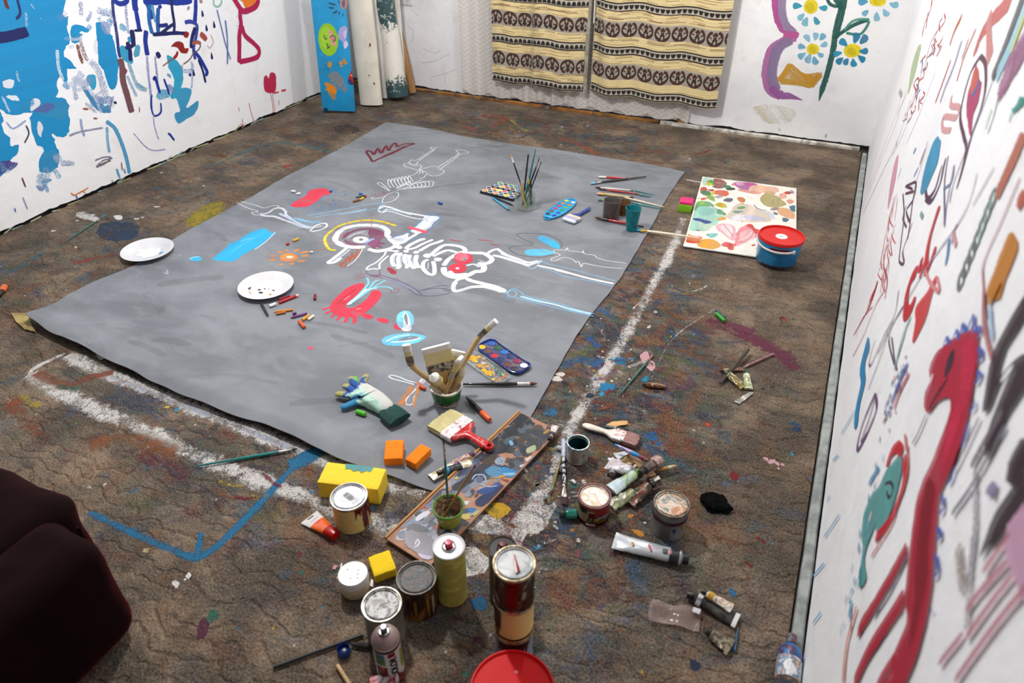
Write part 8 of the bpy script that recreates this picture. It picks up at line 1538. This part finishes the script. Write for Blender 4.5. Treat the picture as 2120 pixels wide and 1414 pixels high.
tube_of_paint((1500, 776), (1540, 806), 'c', 'crumpled olive paint tube under the dark brown stick', .013, GOLD, plain('#2a3a30', .4), (), .007, seed=13, wend=1.3); tube_of_paint((1543, 774), (1549, 808), 'c', 'crumpled cream and green paint tube beside the olive one', .011, blotch('tube_creamgreen', ['#dcd8b8', '#b8c060', '#e4e0d0', '#7a9a4a', '#c8a8b0'], 40, .35, mode='LINEAR'), plain('#1c4a2a', .4), (), .005, seed=14, wend=1.3)
tube_of_paint((1490, 771), (1536, 766), 'c', 'small flattened brown tube behind the crumpled olive tube', .007, blotch('tube_rust', ['#7a6a48', '#a89a6a', '#5a4630', '#8a3a34'], 40, .4, mode='LINEAR'), plain('#5a2a28', .4), (), .004, seed=15); sheet_scrap('putty_blade', 'grey metal blade scrap in front of the crumpled olive tube', 'metal scrap', '1519,832 1530,838 1546,826 1561,814 1556,812 1540,818 1528,826', 'c', blotch('blade_grey', ['#8a8a80', '#a8a498', '#6a6e68', '#5a7a6a'], 40, .4, .5, mode='LINEAR'), .002, .003)
# open can with teal inside
P, r, h = bytop(1197, 916, 47, 965); t = thing('paint_can', 'small open paint can, dark teal inside, beside the white chalk line', 'paint can', P); a = camang(P)
part('body', lathe([(0, .0006), (r*.96, .0006), (r*.97, .004), (r*.95, .006), (r*.95, h-.006), (r*1.0, h-.003), (r*1.0, h), (r*.92, h), (r*.90, h-.004), (r*.90, .006), (0, .006)], 44, caps=False), blotch('can_smoke', ['#5a6470', '#7a8490', '#8a9070', '#c8c4c0', '#4a525c', '#9a9ea4'], 22, .35, .2, mode='LINEAR'), t)
part('paint', lathe([(r*.895, .007), (r*.895, h-.010), (r*.88, h-.012), (r*.88, h*.30), (0, h*.28)], 40, caps=False), pm('paint_darkteal', '#0c3e44', '#0a2c34', .5, 20, .12), t, 'dark teal paint inside'); part('rim', lathe([(r*.90, h-.004), (r*.91, h+.001), (r*1.01, h+.001), (r*1.02, h-.003)], 40, caps=False), blotch('rim_teal', ['#8a98a4', '#5a7a84', '#b8bcc0', '#3a5a64'], 40, .3, .4, mode='LINEAR'), t)
patch(t, 'paint_drips', r*.965, a-30, a-10, h*.05, h*.9, plain('#c8b8b0', .35), h*.3, 6, 2); patch(t, 'paint_drips', r*.965, a+5, a+14, h*.1, h*.9, plain('#d0c0b8', .35), h*.3, 4, 5)
# white flat brush under the heap, chips
wide_brush(top(1322, 922, 'c')+Vector((0, 0, .013)), top(1206, 884, 'c')+Vector((0, 0, .010)), 'flat brush with a white handle beside the rubbish heap', .050, .045, .032, '#a89a90', '#8a2a30', pm('handle_white', '#e2ddd2', '#c8c0b4', .5, 30, .4), blotch('ferrule_marked', ['#c8c0b8', '#3a3c40', '#e0dcd8', '#8a4a4c', '#b8b0a8'], 34, .35, .3, mode='LINEAR'), hr=.010)
sheet_scrap('wood_chip', 'pale orange wooden chip behind the white handled brush', 'wood chip', '1254,882 1268,875 1299,874 1299,880 1270,887 1258,888', 'c', pm('chip_wood', '#d8a868', '#c8945a', .5, 20, .6), .004, .003)
A, B = top(1254, 886, 'c'), top(1302, 896, 'c'); L = (B-A).length; t = thing('pencil', 'short dark stub with a grey end below the pale wooden chip', 'pencil', None, mat=frame(A+Vector((0, 0, .007)), B+Vector((0, 0, .007)))); part('ferrule', loft([(0, 0, 0, .0055, .0055), (L*.45, 0, 0, .0062, .0062)], 12), blotch('grey_stub', ['#8a9490', '#5a6464', '#a8b0ac'], 50, .4, mode='LINEAR'), t); part('stub_end', loft([(L*.44, 0, 0, .0066, .0066), (L*.9, 0, 0, .0070, .0070), (L, 0, 0, .004, .004)], 12), plain('#1a1a1e', .5), t)
# two brushes left of the red can, white stub
lying((1168, 1047), (1166, 914), 'c', 'black and white brush with a silver ferrule left of the red can', handle='#1c1e22', r=.0062, fer=.034, bris=.024, bc='#3a1c20', flat=.017, split=(.62, .99, '#b8c4d8'), hm=blotch('handle_blackwhite', ['#1a1c20', '#24262a', '#1a1c20', '#c8ccd4', '#1c1e22'], 22, .35))
lying((1139, 1027), (1163, 946), 'c', 'thin olive brush with a green tip beside the black and white brush', handle='#7a6a24', r=.004, fer=.02, bris=.014, bc='#6a1c20', fc=blotch('ferr_green', ['#3a6a4a', '#8a8a3a', '#5a8a6a'], 50, .4))
stub((1153, 929), (1164, 934), 'c', 'grey-white chalk stub touching the top of the black and white brush', '#b8b8bc', .007, 'crayons on the carpet', 'chalk_stub'); stub((1184, 996), (1191, 1003), 'c', 'white chip left of the red can rim', '#e0e0e4', .0045, None, 'chalk_chip')
# red can, grey can
t, P, r, h = can((1231, 1026, 70, 1091), 'red paint can with a cream label and stained lid, left of the rubbish heap', pm('can_red', '#8a1418', '#741014', .5, 14, .3, coat=.3), pm('rim_red', '#6a1c20', '#8a5a50', .4, 30, .35), blotch('lid_stained', ['#c8b8a4', '#dcd4c8', '#b8a088', '#e4e0dc', '#c0a898', '#d4ccc0'], 20, .35, .2, mode='LINEAR')); a = camang(P)
patch(t, 'cream_label', r*.985, a-75, a+5, h*.18, h*.78, pm('label_cream', '#b8ae88', '#c8c09a', .5, 20, .4), 0, 14); patch(t, 'yellow_swirl', r*.992, a-30, a+62, h*.16, h*.42, blotch('swirl', ['#c8b02a', '#c8c0b0', '#b8a01c', '#2a2a2c', '#d8d0c0'], 26, .35, mode='LINEAR', bump=0), h*.06, 18, 3)
patch(t, 'white_swirl', r*.996, a+18, a+66, h*.30, h*.52, blotch('swirl2', ['#c0c4c4', '#8a9094', '#d8dad8'], 30, .35, mode='LINEAR', bump=0), h*.12, 10, 5); patch(t, 'green_patch', r*.998, a-55, a-20, h*.58, h*.82, plain('#24402a', .4), h*.08, 8, 6); patch(t, 'black_band', r*.99, a-90, a+90, h*.035, h*.15, plain('#141416', .35), 0, 30)
letters('EMAKC', .0078, plain('#dcdcdc', .4), t, wrapr=r*.997, ang=a-4, z=h*.092, bold=.0003)
patch(t, 'paint_drips', r*.99, a-14, a+8, h*.25, h*.7, plain('#6a0c10', .25), h*.3, 8, 9, 2)
G = can((1391, 1042, 75, 1119), 'grey paint can with a maroon band and a mottled peach lid, alone at the right', pm('can_grey2', '#6a6868', '#7a7876', .5, 20, .4, .2), blotch('rim_taupe', ['#6a6054', '#8a8070', '#4a4238', '#9a9084'], 30, .35, .4, mode='LINEAR'), blotch('lid_peach', ['#b88a68', '#c8a07c', '#6a7470', '#d8c8b8', '#b87a4c', '#a89080', '#c8966a'], 26, .3, mode='LINEAR')); t, P, r, h = G; a = camang(P)
patch(t, 'maroon_band', r*.99, a-100, a+100, h*.60, h*.72, plain('#5a2a40', .4), 0, 30); patch(t, 'blue_mark', r*.99, a+18, a+30, h*.30, h*.48, plain('#2a5a8a', .4), h*.1, 4, 2); patch(t, 'yellow_mark', r*.99, a+52, a+66, h*.35, h*.6, plain('#b8a050', .4), h*.05, 4, 4); patch(t, 'label_panel', r*.985, a-20, a+14, h*.05, h*.55, plain('#807e7c', .45), 0, 6)
# little green bottle lying
A, B = top(1158, 1072, 'c'), top(1194, 1071, 'c'); L = (B-A).length; t = thing('ink_bottle', 'small teal glass bottle lying against the red can', 'bottle', None, mat=frame(A+Vector((0, 0, .014)), B+Vector((0, 0, .014))))
part('bottle_body', loft([(L*.30, 0, 0, .006, .006), (L*.36, 0, 0, .012, .012), (L*.45, 0, 0, .0135, .0135), (L*.95, 0, 0, .0135, .0135), (L, 0, 0, .011, .011)], 22), pm('bottle_teal', '#0f5a54', '#1c7a6c', .5, 40, .12, coat=.5), t); part('cap', loft([(0, 0, 0, .0095, .0095), (L*.02, 0, 0, .0105, .0105), (L*.28, 0, 0, .0108, .0108), (L*.30, 0, 0, .008, .008)], 20), plain('#16201e', .4), t)
# ---------------------------------------------------------------- rubbish heap
WT = blotch('tube_white', ['#d8d8dc', '#c0c4cc', '#e4e2e4', '#b8b0b4', '#d4d0d4'], 24, .35, .2, mode='LINEAR'); GH = 'squeezed tubes in the heap'
tube_of_paint((1266, 990), (1272, 956), 'c', 'folded white foil tube at the left of the rubbish heap', .0135, blotch('foil_white', ['#d8d8d8', '#f0f0f0', '#a8a8ac', '#c8c8cc'], 24, .25, .5, mode='LINEAR'), plain('#8a8a8c', .4), (), .006, GH, seed=21, wend=1.5, zoff=.002)
tube_of_paint((1316, 994), (1258, 968), 'c', 'wide white speckled tube above the lime tube in the heap', .0165, blotch('tube_speckle', ['#c8cad0', '#d8d8dc', '#b0b4bc', '#c0a8ac', '#d4d4d8'], 44, .4, .1, mode='LINEAR'), plain('#5a5a60', .4), (), .006, GH, seed=22, wend=1.6, zoff=.010)
LIME = blotch('tube_lime', ['#8ab82a', '#a8c84a', '#b8ccd0', '#7a9a34', '#c8d4d8', '#5a7a2a'], 26, .35, mode='LINEAR')
tube_of_paint((1322, 990), (1264, 1026), 'c', 'lime green and pale blue tube in the rubbish heap', .0135, LIME, plain('#5a8a1c', .4), ((.55, 1, blotch('tube_paleblue', ['#b8ccd4', '#c8d8dc', '#a8bcc4'], 30, .35, mode='LINEAR')),), .004, GH, seed=23, wend=1.45, zoff=.016)
tube_of_paint((1322, 1022), (1262, 1050), 'c', 'olive and grey squeezed tube lowest at the front of the rubbish heap', .015, blotch('tube_oliveg', ['#7a8a4a', '#4a5248', '#a8b080', '#5a5434', '#c8ccc0', '#6a7244'], 30, .35, .2, mode='LINEAR'), plain('#3a3a24', .4), (), .006, GH, seed=24, wend=1.5)
tube_of_paint((1352, 1008), (1298, 1044), 'c', 'crushed dark brown tube at the front right of the rubbish heap', .016, blotch('tube_umber', ['#3a3020', '#5a4a34', '#2a2018', '#6a5a48', '#8a3a34', '#4a4030'], 36, .35, .2, mode='LINEAR'), plain('#1c1814', .4), (), .009, GH, seed=25, wend=1.6)
tube_of_paint((1322, 998), (1364, 964), 'c', 'dark capped tube with a pinkish end on top of the rubbish heap', .014, blotch('tube_umber2', ['#4a3c34', '#3a322c', '#5a4a40', '#6a5650'], 30, .4, mode='LINEAR'), plain('#2a241c', .5), ((.55, 1, blotch('tube_pinkish', ['#a88a7c', '#b89a8c', '#8a6a64', '#c8b0a4'], 36, .4, mode='LINEAR')),), .005, GH, seed=26, wend=1.1, flatend=.005, zoff=.022)
tube_of_paint((1345, 1000), (1358, 1018), 'c', 'small maroon tube stub at the right of the rubbish heap', .009, blotch('tube_maroon', ['#4a1c24', '#2a1418', '#6a4a4c', '#8a6a70'], 40, .4, mode='LINEAR'), plain('#24141a', .4), (), .005, GH, seed=27, zoff=.004)
tube_of_paint((1316, 976), (1286, 956), 'c', 'brown rusty flattened tube in the middle of the rubbish heap', .012, blotch('tube_rusty', ['#6a5a44', '#8a744c', '#5a4838', '#a88a3a', '#4a3c30'], 36, .4, .2, mode='LINEAR'), plain('#c8c0b0', .4), (), .005, GH, seed=28, wend=1.7, zoff=.002)
sheet_scrap('paper_scrap', 'pale grey paper scrap at the top of the rubbish heap', 'paper', '1269,941 1298,937 1300,944 1282,953 1276,951', 'c', pm('scrap_grey', '#b8bcc0', '#c8ccd0', .5, 20, .6), .0015, .004, 'paper scraps in the heap', z=.003); sheet_scrap('paper_scrap', 'whitish paper scrap at the right foot of the rubbish heap', 'paper', '1344,996 1362,990 1366,998 1352,1004 1346,1003', 'c', pm('scrap_white', '#d4d0c8', '#bcb8b0', .5, 20, .6), .0012, .006, 'paper scraps in the heap', z=.006); sheet_scrap('paper_scrap', 'cream paper scrap at the far end of the rubbish heap', 'paper', '1361,962 1370,960 1374,968 1364,970', 'c', pm('scrap_cream', '#d8d4b8'), .0012, .004, 'paper scraps in the heap', z=.02)
def slat(a, b, w, label, zo, col='#a8845a', th=.004):
    A, B = top(*a, 'c'), top(*b, 'c'); L = (B-A).length; o = obj('wooden_chip', nbox(L, w, th, (L/2, 0, th/2), .001), pm('slat_'+col.lstrip('#'), col, scale=18, rough=.65, stretch=(3, 40, 40))); o.matrix_world = frame(A+Vector((0, 0, zo)), B+Vector((0, 0, zo*.8))); return tag(o, label, 'wood chip', 'wooden chips in the heap')
slat((1308, 950), (1328, 974), .022, 'tan wooden slat under the paint-stained brush in the rubbish heap', .014); slat((1308, 985), (1323, 979), .020, 'short orange wooden slat under the dark capped tube', .010, '#c89a64'); slat((1338, 990), (1354, 985), .018, 'short pale wooden slat at the right of the rubbish heap', .012, '#c8a070'); slat((1273, 1004), (1284, 1003), .016, 'small wooden slat beside the lime tube', .004, '#b88a58')
lying((1349, 962), (1272, 924), .03, 'blue, pink and red paint-stained brush lying on top of the rubbish heap', handle='#1f6fb8', r=.0072, fer=.03, bris=.012, bc='#4a1a24', hm=blotch('handle_stained', ['#1c62b0', '#2a80c8', '#3a90c0', '#d8a8c0', '#2a6ab0'], 20, .35, mode='LINEAR'), fc=blotch('ferr_stained', ['#d0a8bc', '#5a1a28', '#8a2a3a', '#3a4a78'], 44, .35, mode='LINEAR'))
lying((1401, 967), (1362, 977), .012, 'ochre brush with a frayed tip at the right end of the rubbish heap', handle='#a8782c', r=.006, fer=.012, bris=.018, bc='#c8a880', fc=plain('#d8ccb0', .5))
o = obj('clay_lump', bmesh.new(), pm('lump_red', '#6a4038', '#3a2a24', .5, 60, .5, bump=.6)); bm = bmesh.new(); bmesh.ops.create_icosphere(bm, subdivisions=3, radius=.016); shake(bm, .007, 60, 3); bmesh.ops.scale(bm, vec=(1.2, 1, .7), verts=bm.verts[:]); bm.to_mesh(o.data); bm.free(); o.location = top(1338, 1018, 'c')+Vector((0, 0, .009)); tag(o, 'dark reddish crumb of dried paint at the front right of the rubbish heap', 'dried paint')
# black lump
bm = bmesh.new(); bmesh.ops.create_icosphere(bm, subdivisions=4, radius=.042); bmesh.ops.scale(bm, vec=(1, .82, .26), verts=bm.verts[:])
for v in bm.verts: q = mnoise.noise_vector(v.co*42)+.7*mnoise.noise_vector(v.co*110); v.co += Vector((q.x, q.y, q.z*.5))*.012; v.co.z = max(v.co.z, -.004)
o = obj('dried_paint', bm, pm('lump_black', '#030304', '#060607', .5, 60, .9, bump=.5, spec=.08)); o.location = top(1481, 1043, 'c')+Vector((0, 0, .0045)); tag(o, 'flat black lump of dried paint on the carpet right of the grey can', 'dried paint')
# big white tube
tube_of_paint((1424, 1169), (1270, 1124), 'c', 'big white and grey paint tube with a black cap in front of the grey can', .0185, pm('tube_bigwhite', '#c4c8cc', '#b4b8be', .5, 10, .3, .25), plain('#17171a', .4), ((0, .14, plain('#26282e', .4)),), .0025, seed=31, wend=1.45)
bt = [o for o in bpy.data.objects if o.get('label', '').startswith('big white and grey paint tube')][0]
for x_, w_, l_, c_, rz_ in ((.098, .005, .020, '#b01824', .5), (.142, .006, .012, '#b07a20', .4), (.060, .014, .012, '#5a5c64', 0), (.046, .006, .014, '#b86a64', 0)):
    bm = loft([(-l_/2, 0, 0, w_/2, .0012, 3), (0, 0, .0012, w_/2, .0012, 3), (l_/2, 0, 0, w_/2, .0012, 3)], 10); o = part('print_mark', bm, plain(c_, .4), bt); o.matrix_basis = Matrix.Translation((x_, .004, .0178-.075*(x_-.035))) @ Matrix.Rotation(PI/2+rz_, 4, 'Z')
# plastic bag, tubes at lower right
sheet_scrap('plastic_bag', 'crumpled clear plastic bag with a small white label on the carpet', 'bag', '1346,1250 1352,1246 1400,1258 1448,1264 1452,1270 1446,1310 1420,1304 1380,1294 1342,1290 1341,1275', 'c', clear('bag_clear', '#dccac8', .26, .14, '#c8b0aa', 18, .7), .0006, .012, scale=28, seed=4); o = bpy.data.objects['plastic_bag']
bm = nbox(.017, .014, .0006); o2 = part('bag_label', bm, plain('#c8c4d0', .5), o, 'small white label'); o2.location = top(1440, 1271, 'c')-o.location+Vector((0, 0, .014))
tube_of_paint((1422, 1236), (1526, 1290), 'c', 'flat black and white paint tube at the lower right', .013, blotch('tube_black', ['#2a2a28', '#1c1c1c', '#3a3a36', '#4a4a44'], 20, .35, .1, mode='LINEAR'), plain('#101012', .4), ((0, .12, blotch('tube_white3', ['#d8d8da', '#c0c0c4', '#2a2c30'], 40, .35, mode='LINEAR')), (.9, 1, blotch('tube_white4', ['#d8d8d6', '#e0e0e0'], 30, .35, mode='LINEAR'))), .004, 'paint tubes at the lower right', seed=33, wend=1.5)
tube_of_paint((1452, 1228), (1515, 1263), .018, 'small yellow-necked white tube lying on the flat black tube', .009, blotch('tube_yellowneck', ['#c8a03a', '#d8d0c0', '#b88a5a', '#e0dcd0', '#8a5a6a'], 40, .35, mode='LINEAR'), plain('#141412', .4), ((.0, .15, plain('#c8961c', .4)),), .003, 'paint tubes at the lower right', seed=34, wend=1.5)
tube_of_paint((1462, 1312), (1512, 1346), 'c', 'flattened brown and cream tube below the flat black tube', .013, blotch('tube_browncream', ['#5a4a3c', '#8a8a74', '#4a3028', '#a8a088', '#6a5844', '#3a3a30'], 34, .4, .1, mode='LINEAR'), plain('#2c241c', .5), (), .006, 'paint tubes at the lower right', seed=35, wend=1.7)
lying((1520, 1352), (1527, 1300), 'c', 'thin blue stick beside the flattened brown tube', handle='#1f4a6a', r=.0036, fer=.006, bris=.006, bc='#1f5a94', fc=plain('#1f5a94', .5), name='paintbrush')
# blue paint bottle by the wall
A = top(1633, 1338, 'c'); B = top(1624, 1425, 'c'); L = (B-A).length; t = thing('paint_bottle', 'blue and white paint bottle lying against the right wall strip', 'bottle', None, mat=frame(A+Vector((0, 0, .026)), B+Vector((0, 0, .026))))
part('bottle_body', loft([(.012, 0, 0, .010, .010), (.02, 0, 0, .018, .018), (.032, 0, 0, .025, .025), (L*.55, 0, 0, .026, .026)], 26), blotch('bottle_blue', ['#1460a0', '#1a70b0', '#0f4a84', '#5a1c30', '#1c68a8', '#c8c8d0'], 22, .3, mode='LINEAR'), t); part('label', loft([(L*.52, 0, 0, .0265, .0265), (L*1.0, 0, 0, .0265, .0265)], 26), blotch('bottle_white', ['#d8d8d8', '#c8ccd0', '#e4e2e0', '#4a7a9a', '#b88a6a', '#dcdcdc'], 30, .4, mode='LINEAR'), t, 'white splashed label'); part('cap', loft([(-.012, 0, 0, .009, .009), (-.010, 0, 0, .0115, .0115), (.012, 0, 0, .012, .012)], 18), blotch('cap_tealred', ['#1c6a74', '#6a1c2c', '#2a7a84', '#8a4a50'], 60, .4, mode='LINEAR'), t)
